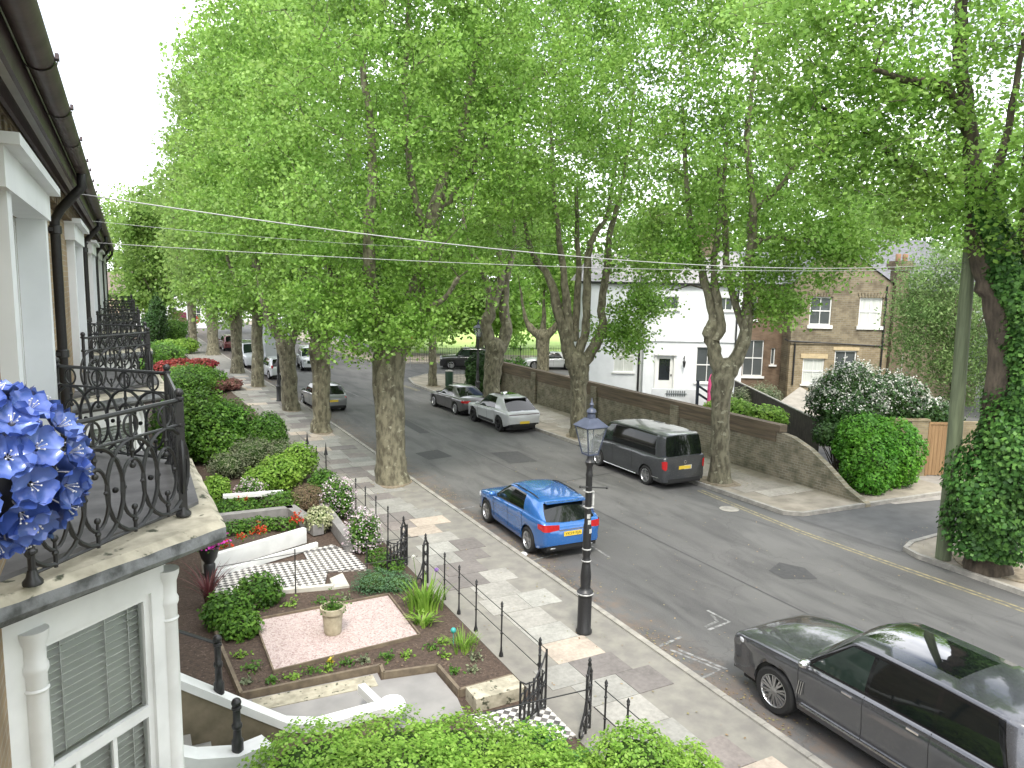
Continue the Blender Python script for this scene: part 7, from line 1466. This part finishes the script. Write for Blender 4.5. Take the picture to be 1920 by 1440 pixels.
for k, (x, y) in enumerate(((27, -5), (36, -9), (46, -5), (15, -24), (-2, -26))):  # unseen trees behind the camera, added to darken reflections in the car glass
    tree('background_tree', ('unseen shrubby tree added behind the viewpoint for reflections, near the far pavement', 'unseen shrubby tree added behind the viewpoint for reflections, second along', 'unseen shrubby tree added behind the viewpoint for reflections, third along', 'unseen shrubby tree added behind the viewpoint for reflections, in the middle of the street', 'unseen shrubby tree added behind the viewpoint for reflections, beside the terrace')[k], simple_limbs(x, y, .3, 2.5, 2.5, seed=20 + k), [blob(x, y, 5.5, 4.6, 4, 5.4)], 80, 5000, .55, .9, LEAF_B, seed=120 + k)
for lb, x, y, sd_ in (('unseen plane tree added behind the viewpoint for reflections, on the near pavement', 8.1, -6.0, 97), ('unseen plane tree added behind the viewpoint for reflections, on the far pavement', 19.2, -5.0, 98)):  # unseen plane trees added behind the camera for the car reflections
    tree('plane_tree', lb, far_limbs(x, y, .45, 4.2), [blob(x, y, 13, 4.6, 4.6, 7.5)], 120, 9000, .34, .8, LEAF_A, seed=sd_)
# buildings closing the far end of the street
def far_house(label, x, y, w, h, d, mats, rz=0, roofh=2.4, door=None):
    t = thing('distant_house', label, 'house', (x, y, 0), rz, 'houses at the far end of the street'); mb = MB(); cols = int(w / 3); holes = []
    for i in range(cols):
        for z in (1.2, 4.2): cx = -w / 2 + (i + .5) * w / cols; holes.append((cx - .55, cx + .55, z, z + 1.6))
    wall_with_holes(mb, -w / 2, w / 2, 0, h, 0, .3, holes); mb.box(-w / 2, .3, 0, -w / 2 + .3, d, h); mb.box(w / 2 - .3, .3, 0, w / 2, d, h); mb.build('wall', mats, t)
    for (a, b_, c_, e) in holes: window(t, a, b_, c_, e, 0, 2, 2)
    mb = MB(); mb.add([(-w / 2 - .3, -.3, h), (w / 2 + .3, -.3, h), (w / 2 + .3, d / 2, h + roofh), (-w / 2 - .3, d / 2, h + roofh), (-w / 2 - .3, d + .3, h), (w / 2 + .3, d + .3, h)], [(0, 1, 2, 3), (3, 2, 5, 4)]); mb.build('roof', TILE, t)
    if door: mb = MB(); mb.box(door - .9, -.06, 0, door + .9, -.003, 2.2); mb.build('garage_door', M('maroon_door', (.16, .03, .06), .6), t)
    return t
far_house('distant rendered house with a maroon garage door at the end of the near gardens', 6.0, 112, 9, 6.5, 8, WHITE_R, rad(0), door=.8)
far_house('distant beige gabled house just past the last terraced house', -2.4, 96, 5, 5.0, 8, M('beige_render', (.50, .40, .30), .85, c2=(.42, .34, .26), scale=1), 0)
far_house('distant pale house across the far end of the road', 20, 128, 16, 7, 8, WHITE_R, 0)
bush('park_hedge', 'dark hedge line along the far side of the park lawn', [(60, 105, 1.5, 14, 3, 2.5), (85, 95, 1.5, 14, 3, 2.5), (36, 112, 1.5, 12, 3, 2.5)], 6000, .5, LEAF_D, 'hedge', seed=95)

# ------------------------------------------------------------------ blue metal flower ball at the left edge
BLUEP = bpy.data.materials.new('blue_enamel_petal'); n, l, b, o = nodes_of(BLUEP); l.new(ramp(n, l, island(n), [(0, (.010, .025, .14)), (.5, (.03, .065, .28)), (1, (.09, .15, .42))]), b.inputs["Base Color"]); b.inputs["Roughness"].default_value = .38; b.inputs["Metallic"].default_value = .25; b.inputs["Coat Weight"].default_value = .5
fb_ = thing('metal_flower_ball', 'ball of blue enamelled metal flowers at the left edge in front of the nearest balcony', 'ornament', (-.275, 1.95, 6.57)); rs = np.random.default_rng(9); cnt = 64
STAM = M('pale_wire', (.70, .70, .74), .3, metal=.6)
for k in range(cnt):
    z = 1 - 2 * (k + .5) / cnt; a = k * 2.399963; r = math.sqrt(1 - z * z); d = Vector((r * math.cos(a), r * math.sin(a), z)); d = (d + Vector(tuple(rs.normal(size=3) * .06))).normalized(); q = d.to_track_quat('Z', 'Y'); mb = MB(); a0 = rs.random() * 6.28
    for p in range(4):
        th = a0 + p * math.pi / 2; vs = []; fs = []
        for i in range(5):
            u = i / 4; w = .030 * max(.25, math.sqrt(max(0, 1 - ((u - .62) / .46) ** 2)))
            for j in (-1, -.4, .4, 1):
                rad_ = .006 + .044 * u; lx, ly = rad_ - (.006 * j * j if u > .9 else 0), w * j; cz = .014 * u * u + .010 * j * j * (.5 + u) ; v = Vector((lx * math.cos(th) - ly * math.sin(th), lx * math.sin(th) + ly * math.cos(th), cz)); vs.append(q @ v + d * .168)
        for i in range(4):
            for j in range(3): fs.append((i * 4 + j, i * 4 + j + 1, (i + 1) * 4 + j + 1, (i + 1) * 4 + j))
        mb.add(vs, fs, 0, True)
    f = mb.build('flower', BLUEP, fb_); mb = MB()
    for i in range(5): th = i * 1.257; e = q @ Vector((.010 * math.cos(th), .010 * math.sin(th), .024)); mb.tube([d * .165, d * .168 + e], .0011, 4); mb.sphere(d * .168 + e, .0022, 5, 4)
    mb.tube([d * .03, d * .168], .0016, 4); mb.build('stamens', STAM, f)
mb = MB(); mb.sphere((0, 0, 0), .125, 14, 9); mb.build('hub', IRON, fb_); mb = MB(); mb.lathe([(.03, .17), (.035, .19), (.02, .20)], 12, (-.045, 0, 0)); mb.tube([(-.05, 0, -.05), (-.12, -.03, -.5), (-.20, -.05, -1.2)], .006, 6); mb.build('stake', IRON, fb_)
